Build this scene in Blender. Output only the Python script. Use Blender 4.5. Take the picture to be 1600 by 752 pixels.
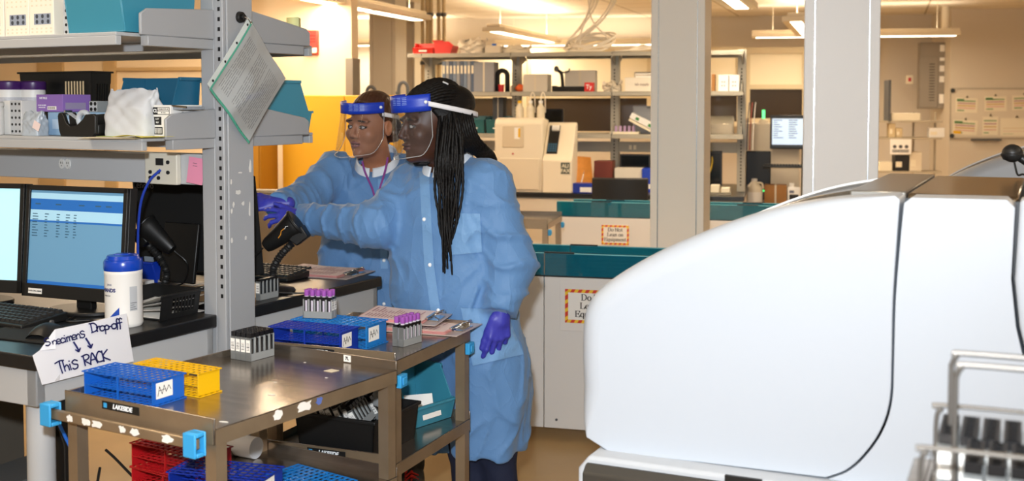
import bpy, bmesh, math, random
import numpy as np
from mathutils import Matrix, Vector

for _o in list(bpy.data.objects):
    bpy.data.objects.remove(_o)
SC = bpy.context.scene
COL = SC.collection
R = math.radians
random.seed(7)

# ------------------------------------------------------------------ camera
F_PX, CAM_H, PITCH = 1800.0, 1.55, R(2.8)
CXP, CYP = 800.0, 251.0
cam_d = bpy.data.cameras.new('camera')
cam_d.sensor_width = 36.0
cam_d.lens = F_PX / 1600 * 36.0
cam_d.shift_y = (CYP - 376.0) / 1600.0
cam_d.dof.use_dof = True
cam_d.dof.focus_distance = 3.6
cam_d.dof.aperture_fstop = 4.5
cam = bpy.data.objects.new('camera', cam_d)
cam.location = (0, 0, CAM_H)
cam.rotation_euler = (R(90) - PITCH, 0, 0)
COL.objects.link(cam)
SC.camera = cam

# ------------------------------------------------------------------ world, flash, exposure
SC.view_settings.view_transform = 'Standard'
SC.view_settings.look = 'None'
SC.view_settings.gamma = 1.0
SC.view_settings.use_curve_mapping = False
SC.view_settings.exposure = 0.16
world = bpy.data.worlds.new('world')
SC.world = world
world.use_nodes = True
world.node_tree.nodes['Background'].inputs[0].default_value = (1.0, 0.83, 0.62, 1)
world.node_tree.nodes['Background'].inputs[1].default_value = 0.42
WARM = (1.0, 0.81, 0.59)


def area_light(name, loc, rot, sx, sy, power, color):
    d = bpy.data.lights.new(name, 'AREA')
    d.shape = 'RECTANGLE'
    d.size, d.size_y, d.energy, d.color = sx, sy, power, color
    o = bpy.data.objects.new(name, d)
    o.location = loc
    o.rotation_euler = rot
    COL.objects.link(o)
    return o


# the photographer's flash gun, on the camera's hot shoe
_fd = bpy.data.lights.new('camera_flash', 'SPOT')
_fd.energy, _fd.color, _fd.shadow_soft_size, _fd.spot_size, _fd.spot_blend = 390, (0.88, 0.94, 1.0), 0.04, R(108), 1.0
_fo = bpy.data.objects.new('camera_flash', _fd)
_fo.location = (-0.05, -0.05, 1.80)
_fo.rotation_euler = (R(86), 0, R(5))
COL.objects.link(_fo)


# ------------------------------------------------------------------ projection helpers
def _ray(px, py):
    x, y = (px - CXP) / F_PX, -(py - CYP) / F_PX
    return (x, math.cos(PITCH) + y * math.sin(PITCH), -math.sin(PITCH) + y * math.cos(PITCH))


def at_y(px, py, Y):
    r = _ray(px, py)
    t = Y / r[1]
    return Vector((r[0] * t, Y, CAM_H + r[2] * t))


def at_h(px, py, h):
    r = _ray(px, py)
    t = (h - CAM_H) / r[2]
    return Vector((r[0] * t, r[1] * t, h))


# ------------------------------------------------------------------ materials
def lin(c):
    if isinstance(c, str):
        c = c.lstrip('#')
        c = [int(c[i:i + 2], 16) / 255 for i in (0, 2, 4)]
    return tuple((v / 12.92 if v <= 0.04045 else ((v + 0.055) / 1.055) ** 2.4) for v in c) + (1.0,)


_M = {}


def mat(name, col, rough=0.5, metal=0.0, bump=0.0, bscale=40.0, var=0.0, vscale=8.0, spec=0.5, emit=0.0, sheen=0.0,
        stretch=(1, 1, 1), coat=0.0):
    if name in _M:
        return _M[name]
    m = bpy.data.materials.new(name)
    m.use_nodes = True
    nt = m.node_tree
    b = nt.nodes['Principled BSDF']
    c = lin(col)
    b.inputs['Base Color'].default_value = c
    b.inputs['Roughness'].default_value = rough
    b.inputs['Metallic'].default_value = metal
    b.inputs['Specular IOR Level'].default_value = spec
    b.inputs['Coat Weight'].default_value = coat
    if sheen:
        b.inputs['Sheen Weight'].default_value = sheen
    if emit:
        b.inputs['Emission Color'].default_value = c
        b.inputs['Emission Strength'].default_value = emit
    if bump or var:
        tc = nt.nodes.new('ShaderNodeTexCoord')
        mp = nt.nodes.new('ShaderNodeMapping')
        mp.inputs['Scale'].default_value = stretch
        nt.links.new(tc.outputs['Object'], mp.inputs[0])
    if var:
        n = nt.nodes.new('ShaderNodeTexNoise')
        n.inputs['Scale'].default_value = vscale
        n.inputs['Detail'].default_value = 5
        nt.links.new(mp.outputs[0], n.inputs[0])
        r = nt.nodes.new('ShaderNodeValToRGB')
        r.color_ramp.elements[0].position, r.color_ramp.elements[1].position = 0.3, 0.7
        r.color_ramp.elements[0].color = tuple(v * (1 - var) for v in c[:3]) + (1,)
        r.color_ramp.elements[1].color = tuple(min(1, v * (1 + var)) for v in c[:3]) + (1,)
        nt.links.new(n.outputs[0], r.inputs[0])
        nt.links.new(r.outputs[0], b.inputs['Base Color'])
    if bump:
        n = nt.nodes.new('ShaderNodeTexNoise')
        n.inputs['Scale'].default_value = bscale
        n.inputs['Detail'].default_value = 4
        nt.links.new(mp.outputs[0], n.inputs[0])
        bp = nt.nodes.new('ShaderNodeBump')
        bp.inputs['Strength'].default_value = bump
        bp.inputs['Distance'].default_value = 0.01
        nt.links.new(n.outputs[0], bp.inputs['Height'])
        nt.links.new(bp.outputs[0], b.inputs['Normal'])
    _M[name] = m
    return m


def sheet_mat(name, tint, gloss=0.08, rough=0.05, body=0.0, body_col='#ffffff', fres=0.35):
    """thin clear or tinted plastic: a transparent sheet with a gloss, and a little body of its own"""
    if name in _M:
        return _M[name]
    m = bpy.data.materials.new(name)
    m.use_nodes = True
    nt = m.node_tree
    nt.nodes.clear()
    out = nt.nodes.new('ShaderNodeOutputMaterial')
    tr = nt.nodes.new('ShaderNodeBsdfTransparent')
    tr.inputs[0].default_value = lin(tint)
    gl = nt.nodes.new('ShaderNodeBsdfGlossy')
    gl.inputs['Roughness'].default_value = rough
    df = nt.nodes.new('ShaderNodeBsdfDiffuse')
    df.inputs[0].default_value = lin(body_col)
    m1 = nt.nodes.new('ShaderNodeMixShader')
    m1.inputs[0].default_value = body
    nt.links.new(tr.outputs[0], m1.inputs[1])
    nt.links.new(df.outputs[0], m1.inputs[2])
    fr = nt.nodes.new('ShaderNodeLayerWeight')
    fr.inputs[0].default_value = 0.25
    mul = nt.nodes.new('ShaderNodeMath')
    mul.operation = 'MULTIPLY_ADD'
    mul.inputs[1].default_value = fres
    mul.inputs[2].default_value = gloss
    mul.use_clamp = True
    nt.links.new(fr.outputs['Fresnel'], mul.inputs[0])
    m2 = nt.nodes.new('ShaderNodeMixShader')
    nt.links.new(mul.outputs[0], m2.inputs[0])
    nt.links.new(m1.outputs[0], m2.inputs[1])
    nt.links.new(gl.outputs[0], m2.inputs[2])
    nt.links.new(m2.outputs[0], out.inputs[0])
    _M[name] = m
    return m


# ------------------------------------------------------------------ geometry
class G:
    """collects shapes and links them as ONE mesh object"""

    def __init__(s):
        s.v, s.f, s.T = [], [], Matrix.Identity(4)

    def xf(s, T):
        s.T = T
        return s

    def mesh(s, vs, fs):
        n = len(s.v)
        s.v += [tuple(s.T @ Vector(p)) for p in vs]
        s.f += [tuple(i + n for i in f) for f in fs]
        return s

    def box(s, x0, x1, y0, y1, z0, z1):
        vs = [(x, y, z) for z in (z0, z1) for y in (y0, y1) for x in (x0, x1)]
        return s.mesh(vs, [(0, 2, 3, 1), (4, 5, 7, 6), (0, 1, 5, 4), (2, 6, 7, 3), (0, 4, 6, 2), (1, 3, 7, 5)])

    def hexa(s, a, b):
        """frustum-like block: lower quad a, upper quad b (4 points each, counter-clockwise from above)"""
        return s.mesh(list(a) + list(b), [(3, 2, 1, 0), (4, 5, 6, 7)] + [(i, (i + 1) % 4, 4 + (i + 1) % 4, 4 + i) for i in range(4)])

    def prism(s, poly, axis, a, b):
        """polygon (u, v) pushed along axis from a to b; u, v are the other two axes in order"""
        def P(u, v, w):
            return {'x': (w, u, v), 'y': (u, w, v), 'z': (u, v, w)}[axis]
        n = len(poly)
        vs = [P(u, v, a) for u, v in poly] + [P(u, v, b) for u, v in poly]
        return s.mesh(vs, [tuple(range(n))[::-1], tuple(range(n, 2 * n))] + [(i, (i + 1) % n, n + (i + 1) % n, n + i) for i in range(n)])

    def tube(s, pts, r, n=8, closed=False):
        pts = [Vector(p) for p in pts]
        k = len(pts)
        rs = r if isinstance(r, (list, tuple)) else [r] * k
        tang = []
        for i in range(k):
            a = pts[(i - 1) % k] if closed or i > 0 else pts[i]
            b = pts[(i + 1) % k] if closed or i < k - 1 else pts[i]
            t = b - a
            tang.append(t.normalized() if t.length > 1e-9 else Vector((0, 0, 1)))
        u = tang[0].orthogonal().normalized()
        vs, fs = [], []
        for i in range(k):
            t = tang[i]
            u = u - t * u.dot(t)
            u = u.normalized() if u.length > 1e-6 else t.orthogonal().normalized()
            w = t.cross(u)
            for j in range(n):
                a = 2 * math.pi * j / n
                vs.append(tuple(pts[i] + (u * math.cos(a) + w * math.sin(a)) * rs[i]))
        m = k if closed else k - 1
        for i in range(m):
            for j in range(n):
                a, b = i * n, ((i + 1) % k) * n
                fs.append((a + j, a + (j + 1) % n, b + (j + 1) % n, b + j))
        if not closed:
            fs.append(tuple(range(n))[::-1])
            fs.append(tuple(range((k - 1) * n, k * n)))
        return s.mesh(vs, fs)

    def cyl(s, p0, p1, r0, r1=None, n=16):
        return s.tube([p0, p1], [r0, r0 if r1 is None else r1], n)

    def lathe(s, prof, c=(0, 0, 0), n=32, a0=0, a1=2 * math.pi):
        """profile [(radius, z)] turned about a vertical axis through c"""
        full = abs(a1 - a0 - 2 * math.pi) < 1e-6
        m = n if full else n + 1
        vs, fs = [], []
        for r, z in prof:
            for j in range(m):
                a = a0 + (a1 - a0) * j / n
                vs.append((c[0] + r * math.cos(a), c[1] + r * math.sin(a), c[2] + z))
        for i in range(len(prof) - 1):
            for j in range(n):
                k = (j + 1) % m
                fs.append((i * m + j, i * m + k, (i + 1) * m + k, (i + 1) * m + j))
        if full:
            fs.append(tuple(range(m))[::-1])
            fs.append(tuple(range((len(prof) - 1) * m, len(prof) * m)))
        return s.mesh(vs, fs)

    def ball(s, c, r, n=16, m=10):
        rx, ry, rz = (r, r, r) if not isinstance(r, (tuple, list)) else r
        vs, fs = [], []
        for i in range(m + 1):
            t = math.pi * (i / m) * 0.998 + 0.003
            for j in range(n):
                a = 2 * math.pi * j / n
                vs.append((c[0] + rx * math.sin(t) * math.cos(a), c[1] + ry * math.sin(t) * math.sin(a), c[2] - rz * math.cos(t)))
        for i in range(m):
            for j in range(n):
                fs.append((i * n + j, i * n + (j + 1) % n, (i + 1) * n + (j + 1) % n, (i + 1) * n + j))
        fs.append(tuple(range(n))[::-1])
        fs.append(tuple(range(m * n, m * n + n)))
        return s.mesh(vs, fs)

    def grid(s, P, nu, nv, thick=None):
        """surface P(u, v), u and v from 0 to 1; thick = a vector that gives it a second side"""
        vs = [tuple(P(i / nu, j / nv)) for j in range(nv + 1) for i in range(nu + 1)]
        w = nu + 1
        fs = [(j * w + i, j * w + i + 1, (j + 1) * w + i + 1, (j + 1) * w + i) for j in range(nv) for i in range(nu)]
        if thick is not None:
            t = Vector(thick)
            n = len(vs)
            vs2 = [tuple(Vector(p) + t) for p in vs]
            rim = [i for i in range(w)] + [j * w + nu for j in range(1, nv + 1)] + [nv * w + i for i in range(nu - 1, -1, -1)] + [j * w for j in range(nv - 1, 0, -1)]
            fs2 = [tuple(q + n for q in f)[::-1] for f in fs]
            fs3 = [(rim[k], rim[k] + n, rim[(k + 1) % len(rim)] + n, rim[(k + 1) % len(rim)]) for k in range(len(rim))]
            fs3 = [f[::-1] for f in fs3]
            return s.mesh(vs + vs2, [f[::-1] for f in fs] + [f[::-1] for f in fs2] + fs3)
        return s.mesh(vs, fs)

    def build(s, name, m, parent=None, loc=None, rz=0.0, bev=0.0, seg=2, smooth=35, rot=None, sub=0):
        me = bpy.data.meshes.new(name)
        me.from_pydata(s.v, [], s.f)
        me.validate()
        bm = bmesh.new()
        bm.from_mesh(me)
        bmesh.ops.recalc_face_normals(bm, faces=bm.faces)
        bm.to_mesh(me)
        bm.free()
        me.materials.append(m)
        if smooth:
            for p in me.polygons:
                p.use_smooth = True
            me.set_sharp_from_angle(angle=R(smooth))
        o = bpy.data.objects.new(name, me)
        COL.objects.link(o)
        if parent is not None:
            o.parent = parent
        if loc is not None:
            o.location = loc
        o.rotation_euler = rot if rot is not None else (0, 0, rz)
        if bev:
            b = o.modifiers.new('bevel', 'BEVEL')
            b.width, b.segments, b.limit_method, b.angle_limit = bev, seg, 'ANGLE', R(40)
            b.harden_normals = False
        return o


def tag(o, label=None, cat=None, group=None, kind=None):
    if label:
        o['label'] = label
    if cat:
        o['category'] = cat
    if group:
        o['group'] = group
    if kind:
        o['kind'] = kind
    return o


def thing(name, label, cat, loc=(0, 0, 0), rz=0.0, group=None, rot=None):
    o = bpy.data.objects.new(name, None)
    o.empty_display_size = 0.05
    COL.objects.link(o)
    o.location = loc
    o.rotation_euler = rot if rot is not None else (0, 0, rz)
    return tag(o, label, cat, group)


def struct(o):
    o['kind'] = 'structure'
    return o


def copy_tree(o, parent=None, loc=None, rz=None, label=None, group=None):
    c = o.copy()
    COL.objects.link(c)
    if parent is not None:
        c.parent = parent
    for ch in list(_KIDS.get(o.name, [])) or list(o.children):
        copy_tree(ch, c)
    if loc is not None:
        c.location = loc
    if rz is not None:
        c.rotation_euler = (0, 0, rz)
    if label:
        c['label'] = label
    if group:
        c['group'] = group
    return c


_KIDS = {}


def bez(pts, n=12):
    """Catmull-Rom line through the points"""
    p = [Vector(q) for q in pts]
    p = [p[0] * 2 - p[1]] + p + [p[-1] * 2 - p[-2]]
    out = []
    for i in range(1, len(p) - 2):
        for k in range(n):
            t = k / n
            a, b, c, d = p[i - 1], p[i], p[i + 1], p[i + 2]
            out.append(0.5 * ((2 * b) + (c - a) * t + (2 * a - 5 * b + 4 * c - d) * t * t + (3 * b - a - 3 * c + d) * t ** 3))
    out.append(p[-2])
    return out


def text(s, size, m, parent, T, name='lettering', ext=0.0004, align='CENTER', shear=0.0, bold=0.0, sx=1.0):
    """writing as a mesh: T places its x-y plane"""
    cu = bpy.data.curves.new('writing', 'FONT')
    cu.body, cu.size, cu.extrude, cu.align_x, cu.align_y, cu.shear, cu.offset = s, size, ext, align, 'CENTER', shear, bold
    cu.resolution_u = 3
    t = bpy.data.objects.new('writing', cu)
    me = bpy.data.meshes.new_from_object(t)
    bpy.data.objects.remove(t)
    bpy.data.curves.remove(cu)
    me.transform(T @ Matrix.Diagonal((sx, 1, 1, 1)))
    me.materials.clear()
    me.materials.append(m)
    o = bpy.data.objects.new(name, me)
    COL.objects.link(o)
    o.parent = parent
    return o


def front(x, y, z, rx=0.0):
    """text plane that stands upright and faces -y"""
    return Matrix.Translation((x, y, z)) @ Matrix.Rotation(R(90) + rx, 4, 'X')


def side(x, y, z):
    """text plane that stands upright and faces +x"""
    return Matrix.Translation((x, y, z)) @ Matrix.Rotation(R(90), 4, 'Z') @ Matrix.Rotation(R(90), 4, 'X')


def pen(strokes, w, t, flat=True, nib=None):
    """handwriting: strokes are point lists in x-y; returns G with thin ribbons at z = t.
    nib=(wide, thin): a broad pen held flat, as in a serif face"""
    g = G()
    for st in strokes:
        st = [Vector((p[0], p[1], 0)) for p in st]
        for a, b in zip(st, st[1:]):
            d = (b - a)
            if d.length < 1e-7:
                continue
            if nib:
                dn = d.normalized()
                ww = (nib[1] + (nib[0] - nib[1]) * abs(dn.y) ** 1.5) / 2
            else:
                ww = w / 2
            dn = d.normalized()
            nrm = Vector((-dn.y, dn.x, 0)) * ww
            e = dn * ww * (0.6 if not nib else 0.3)
            q = [a - e - nrm, b + e - nrm, b + e + nrm, a - e + nrm]
            g.mesh([(p.x, p.y, 0) for p in q] + [(p.x, p.y, t) for p in q],
                   [(0, 1, 2, 3), (4, 5, 6, 7), (0, 1, 5, 4), (1, 2, 6, 5), (2, 3, 7, 6), (3, 0, 4, 7)])
    return g


def arc(cx, cy, rx, ry, a0, a1, n=10):
    return [(cx + rx * math.cos(R(a0 + (a1 - a0) * i / n)), cy + ry * math.sin(R(a0 + (a1 - a0) * i / n))) for i in range(n + 1)]


# palette
BLACK = mat('black_plastic', '#141414', 0.45)
BLACKM = mat('matt_black', '#0d0d0d', 0.8)
WHITE = mat('white_plastic', '#e8e6e2', 0.4)
PAPER = mat('paper', '#efece6', 0.85)
PAPER2 = mat('cream_paper', '#e6dcc4', 0.85)
PINK = mat('pink_paper', '#e8a6a0', 0.8)
GREYM = mat('grey_enamel', '#a9abae', 0.45, bump=0.02, bscale=300)
GREYL = mat('pale_grey_enamel', '#c3c4c6', 0.45)
GREYD = mat('dark_grey_plastic', '#4b4d50', 0.5)
STEEL_ = mat('brushed_steel', '#8a7f72', 0.30, 1.0, bump=0.04, bscale=30, stretch=(1, 14, 14), var=0.12, vscale=6)
CHROME = mat('chrome', '#d0d0d0', 0.12, 1.0)
TEAL = mat('teal_plastic', '#3b8aa2', 0.35)
TEALD = mat('deep_teal_plastic', '#1d5f7e', 0.4)
BLUE = mat('blue_plastic', '#1560c0', 0.38)
BLUED = mat('deep_blue_plastic', '#14329c', 0.35)
BLUEL = mat('bright_blue_plastic', '#1a78c4', 0.38)
SKYB = mat('sky_blue_rubber', '#35a0dd', 0.5)
RED = mat('red_plastic', '#b3161c', 0.38)
REDB = mat('bright_red_plastic', '#d52b22', 0.4)
YELLOW = mat('yellow_plastic', '#e8b407', 0.4)
CARR = mat('carrier_grey', '#8f9292', 0.5)
INK = mat('black_ink', '#1a1a1c', 0.7)
NAVY = mat('navy_ink', '#1c2266', 0.7)
PURPLE = mat('purple_cap', '#9c52ac', 0.4)
CREAM = mat('cream_paint', '#d8cbb4', 0.7)
WHITEINK = mat('white_ink', '#f2f2f2', 0.6)
CARD = mat('brown_cardboard', '#a0703f', 0.85, var=0.08)
ROOM = R(-18)     # the room's own axes
BEN = R(-27.9)    # the bench's axes
# ================================================================== the setting
FLOOR_M = mat('floor_vinyl', '#b89a6c', 0.35, var=0.08, vscale=3, bump=0.01, bscale=60)
struct(G().box(-14, 16, -3, 24, -0.1, 0).build('floor', FLOOR_M))


def ceiling_mat():
    m = mat('ceiling_tile', '#e4ddd0', 0.9)
    nt = m.node_tree
    b = nt.nodes['Principled BSDF']
    tc = nt.nodes.new('ShaderNodeTexCoord')
    br = nt.nodes.new('ShaderNodeTexBrick')
    br.inputs['Color1'].default_value = lin('#e6dfd2')
    br.inputs['Color2'].default_value = lin('#e2dacb')
    br.inputs['Mortar'].default_value = lin('#a89c86')
    br.inputs['Scale'].default_value = 1.0
    br.inputs['Mortar Size'].default_value = 0.012
    br.inputs['Brick Width'].default_value = 1.2
    br.inputs['Row Height'].default_value = 0.6
    br.offset = 0.0
    nt.links.new(tc.outputs['Object'], br.inputs[0])
    nt.links.new(br.outputs[0], b.inputs['Base Color'])
    return m


struct(G().box(-15, 18, 0, 26, 0, 0.1).build('ceiling', ceiling_mat(), loc=(0, -1.5, 2.75), rz=ROOM))
WALLM = mat('warm_wall_paint', '#e2d3b8', 0.8, bump=0.01, bscale=120)
WALLW = mat('back_wall_paint', '#cfc6b8', 0.8)
BR = R(-8)
pb = at_y(1400, 163, 15.5)
struct(G().box(-16, 5.5, 0, 0.15, 0, 2.9).build('wall_back', WALLW, loc=(pb.x, pb.y, 0), rz=BR))
# the partition on the left, with its yellow lower part standing before it
pl = at_y(550, 163, 9.3)
PLZ = R(-14)
struct(G().box(-9, 0, 0, 0.14, 0, 2.75).build('wall_left', mat('partition_paint', '#ecd8b8', 0.8), loc=(pl.x, pl.y, 0), rz=PLZ))
struct(G().box(-0.05, 0.012, -0.01, 0.15, 1.0, 1.92).build('trim_1', mat('steel_corner_guard', '#8d857a', 0.4, 0.7), loc=(pl.x, pl.y, 0), rz=PLZ))
# right-hand wall section that stands forward of the back wall (whiteboard hangs on it)
pr_ = at_y(1484, 163, 14.6)
struct(G().box(0, 6, 0, 1.0, 0, 2.9).build('wall_right', mat('right_wall_paint', '#d3c8b6', 0.8), loc=(pr_.x, pr_.y, 0), rz=R(-4)))
# columns
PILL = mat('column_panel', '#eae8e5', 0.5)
SEAM = mat('aluminium_strip', '#b9bbbd', 0.25, 1.0)


def pillar(px0, px1, Y, rz, name, dp=0.34, m=PILL):
    a, b = at_y(px0, 163, Y), at_y(px1, 163, Y)
    w = (b.x - a.x) / math.cos(rz) * 0.93
    o = G().box(0, w, 0, dp, 0, 2.75).build(name, m, loc=(a.x, Y + w * math.sin(-rz) * 0.5, 0), rz=rz, bev=0.004)
    struct(o)
    for f in (0.14, 0.86):
        s = G().box(w * f - 0.002, w * f + 0.002, -0.0025, 0.0, 0.02, 2.74).build('trim_strip', SEAM, o)
        s['kind'] = 'structure'
    return o


pillar(1018, 1105, 6.15, R(-16), 'column_1', 0.30, mat('lit_column_panel', '#f2ebde', 0.5))  # paler copy of the column panel: warm lamp light put into its colour
pillar(1259, 1378, 4.55, R(-14), 'column_2', 0.30)
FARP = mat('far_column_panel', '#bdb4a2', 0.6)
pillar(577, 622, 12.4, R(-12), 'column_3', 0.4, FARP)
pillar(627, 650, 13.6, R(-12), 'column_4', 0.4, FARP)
# glazed screen in the back wall: pale blind above, dark glass below
SCREENM = mat('pale_blind', '#e9dfc4', 0.6)
DARKG = mat('dark_window_glass', '#3a3026', 0.12, spec=0.6)
FRAMEM = mat('window_frame_paint', '#cdbf9f', 0.6)


def window(n, px0, px1, y0, ym, y1, Y):
    a, b, c = at_y(px0, y0, Y), at_y(px1, y0, Y), at_y(px0, ym, Y)
    d = at_y(px0, y1, Y)
    o = G()
    w = b.x - a.x
    for x0, x1, z0, z1 in ((-0.08, 0, d.z, a.z + 0.08), (w, w + 0.08, d.z, a.z + 0.08), (0, w, a.z, a.z + 0.08), (0, w, c.z - 0.03, c.z + 0.03), (0, w, d.z - 0.06, d.z)):
        o.box(x0, x1, -0.05, 0.02, z0, z1)
    o = struct(o.build('window_%d' % n, FRAMEM, loc=(a.x, Y, 0), rz=BR))
    struct(G().box(0, w, -0.01, 0.015, c.z + 0.03, a.z).build('blind', SCREENM, o))
    struct(G().box(0, w, -0.01, 0.015, d.z, c.z - 0.03).build('pane', DARKG, o))


window(1, 1172, 1252, 84, 136, 185, 15.0)
window(2, 1040, 1150, 84, 146, 190, 14.9)
window(3, 830, 1010, 86, 150, 205, 14.6)
window(4, 690, 815, 86, 150, 205, 14.2)

# ------------------------------------------------------------------ pendant lamps
AMB = 0.85
LAMPB = mat('lamp_enamel', '#e8dcc4', 0.5)
GLOW = mat('lamp_tube_glow', '#fff1d6', 0.5, emit=6.0)


def pendant(p, rz, L, power, label, lens=2, wid=0.26):
    t = thing('pendant_lamp', label, 'ceiling lamp', p, rz, 'pendant fluorescent lamps')
    G().box(-wid / 2, wid / 2, 0, L, 0.0, 0.05).box(-wid / 2 + 0.05, wid / 2 - 0.05, 0, L, 0.05, 0.085).build('housing', LAMPB, t, bev=0.006)
    n = max(1, int(round(L / 1.25)))
    for i in range(n):
        G().box(-0.055, 0.055, L * i / n + 0.05, L * (i + 1) / n - 0.04, -0.004, 0.0).build('diffuser', GLOW, t)
    for y in (0.25, L - 0.25):
        G().cyl((0, y, 0.08), (0, y, 2.75 - p[2]), 0.004, n=6).build('hanger', LAMPB, t)
    a = bpy.data.lights.new('lamp_down', 'AREA')
    a.shape, a.size, a.size_y, a.energy, a.color = 'RECTANGLE', 0.11, L - 0.1, power * AMB, WARM
    o = bpy.data.objects.new('lamp_down', a)
    COL.objects.link(o)
    o.parent = t
    o.location = (0, L / 2, -0.012)
    a = bpy.data.lights.new('lamp_up', 'AREA')
    a.shape, a.size, a.size_y, a.energy, a.color = 'RECTANGLE', 0.15, L - 0.1, power * 0.55 * AMB, WARM
    o = bpy.data.objects.new('lamp_up', a)
    COL.objects.link(o)
    o.parent = t
    o.location = (0, L / 2, 0.095)
    o.rotation_euler = (R(180), 0, 0)
    return t


def pendant_px(px, py, z, rz, L, power, label):
    p = at_h(px, py, z)
    # (px, py) is the FAR end's middle
    d = Vector((-math.sin(rz), math.cos(rz), 0))
    return pendant(tuple(p - d * L), rz, L, power, label)


LZ = R(-17)
pendant_px(655, 32, 2.36, LZ, 3.6, 60, 'long white pendant lamp whose end hangs beside the pale wall corner')
pendant_px(862, 67, 2.36, LZ, 2.5, 60, 'white pendant lamp hanging over the red bin on the shelving')
pendant_px(1160, 14, 2.36, LZ, 3.6, 60, 'white pendant lamp just beside the top of the near beige column')
pendant_px(1262, 56, 2.36, LZ, 2.5, 60, 'twin-tube white pendant lamp seen from below between the two columns')
pendant(tuple(at_h(1290, 59, 2.36) + Vector((-0.9, 0.0, 0))), R(-100), 2.4, 16, 'white pendant lamp hung crosswise behind the twin-tube lamp')
pendant(tuple(at_h(775, 72, 2.36) + Vector((0.0, 0, 0))), R(-100), 2.4, 14, 'white pendant lamp hung crosswise behind the coiled white cables')
pendant(tuple(at_h(500, 72, 2.36)), R(-100), 1.8, 40, 'white pendant lamp far behind the pale wall corner')
pendant((-2.6, 0.6, 2.4), LZ, 3.6, 20, 'added unseen pendant lamp above the desk with the two monitors')  # out of view; added as fill light over the near bench
pendant((-0.5, -1.2, 2.42), LZ, 3.6, 14, 'added unseen pendant lamp over the near end of the aisle')  # out of view; added to brighten surfaces that face the camera
pendant((1.9, 0.2, 2.4), LZ, 3.0, 10, 'added unseen pendant lamp above the big white analyser')  # unseen lamp, added as fill light on the near right
pendant((-3.2, 6.0, 2.4), LZ, 2.5, 60, 'added unseen pendant lamp before the yellow cabinet')  # unseen lamp, added for more light at the left
pendant((5.4, 8.0, 2.4), LZ, 3.6, 70, 'added unseen pendant lamp before the whiteboard')  # added lamp outside the view, for light at the far right
# ================================================================== bench at the left
BO = at_h(55, 558, 0.91)
BO.z = 0.0
BC, BS = math.cos(BEN), math.sin(BEN)


def bw(x, y, z=0.0):
    """bench coordinates to the room"""
    return Vector((BO.x + BC * x - BS * y, BO.y + BS * x + BC * y, z))


def bl(px, py, h):
    """a pixel on the level h, in bench coordinates"""
    p = at_h(px, py, h) - BO
    return (BC * p.x + BS * p.y, -BS * p.x + BC * p.y)


TOPB = mat('black_epoxy_top', '#17181a', 0.32, bump=0.01, bscale=200, var=0.15, vscale=30)
ENAM = mat('bench_enamel', '#b4b6b8', 0.42, bump=0.01, bscale=300)
b = thing('lab_bench', 'grey steel lab bench with black worktops and central upright', 'lab bench', BO, BEN)
G().box(-3.4, 0, 0, 0.665, 0.872, 0.91).build('worktop', TOPB, b, bev=0.004)
G().box(-3.4, 0, 0.815, 1.549, 0.872, 0.91).build('worktop', TOPB, b, bev=0.004)
for y0, y1 in ((0.012, 0.66), (0.82, 1.535)):
    g = G().box(-0.05, -0.012, y0, y1, 0.775, 0.872).box(-3.4, -0.012, y0, y0 + 0.03, 0.775, 0.872).box(-3.4, -0.012, y1 - 0.03, y1, 0.775, 0.872)
    g.build('apron', ENAM, b, bev=0.004)
for y in (0.075, 0.60, 0.88, 1.475):
    for x in (-0.075, -3.3):
        G().cyl((x, y, 0.01), (x, y, 0.775), 0.036, n=24).cyl((x, y, 0), (x, y, 0.012), 0.03, n=20).build('leg', ENAM, b)
# upright post
POST = mat('post_enamel', '#a4a6a9', 0.42, bump=0.01, bscale=250)


def post_at(x):
    G().box(x - 0.062, x - 0.010, 0.675, 0.805, 0, 2.3).box(x - 0.012, x + 0.03, 0.690, 0.805, 0, 2.3).box(x - 0.010, x + 0.026, 0.675, 0.69, 0, 2.3).build('upright', POST, b, bev=0.003)
    g = G()
    for i in range(36):
        z = 0.96 + i * 0.03
        g.box(x + 0.007, x + 0.016, 0.6742, 0.676, z, z + 0.012)
    g.build('slot_strip', BLACKM, b)


post_at(0.0)
post_at(-1.9)
# patches of old tape and chipped paint on the post
g = G()
random.seed(3)
for px, py, w, h in ((350, 285, 4, 10), (372, 300, 12, 7), (380, 318, 6, 8), (391, 262, 5, 20), (390, 330, 4, 26), (341, 332, 4, 8), (337, 380, 4, 9), (365, 320, 5, 9), (375, 270, 10, 3), (384, 372, 5, 8)):
    p = at_h(px, py, 1.0)
    # on the end face: x = 0.03 plane of the bench
    r = Vector(_ray(px, py))
    n = Vector((BC, BS, 0))
    t = (bw(0.0305, 0) - Vector((0, 0, CAM_H))).dot(n) / r.dot(n)
    q = Vector((0, 0, CAM_H)) + r * t
    y = -BS * (q.x - BO.x) + BC * (q.y - BO.y)
    y = min(max(y, 0.70), 0.795)
    z = q.z
    pts = [(y + (w / 900) * math.cos(a) * random.uniform(.5, 1.2), z + (h / 900) * math.sin(a) * random.uniform(.5, 1.2)) for a in [k * math.pi / 4 for k in range(8)]]
    g.prism(pts, 'x', 0.0302, 0.0308)
g.build('tape_scrap', mat('old_tape', '#dcdad4', 0.8), b)
# cantilever brackets, two levels, both sides
BRK = mat('bracket_enamel', '#9fa1a4', 0.42, bump=0.01, bscale=250)
SH_T, SH_M = 1.745, 1.447


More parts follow.
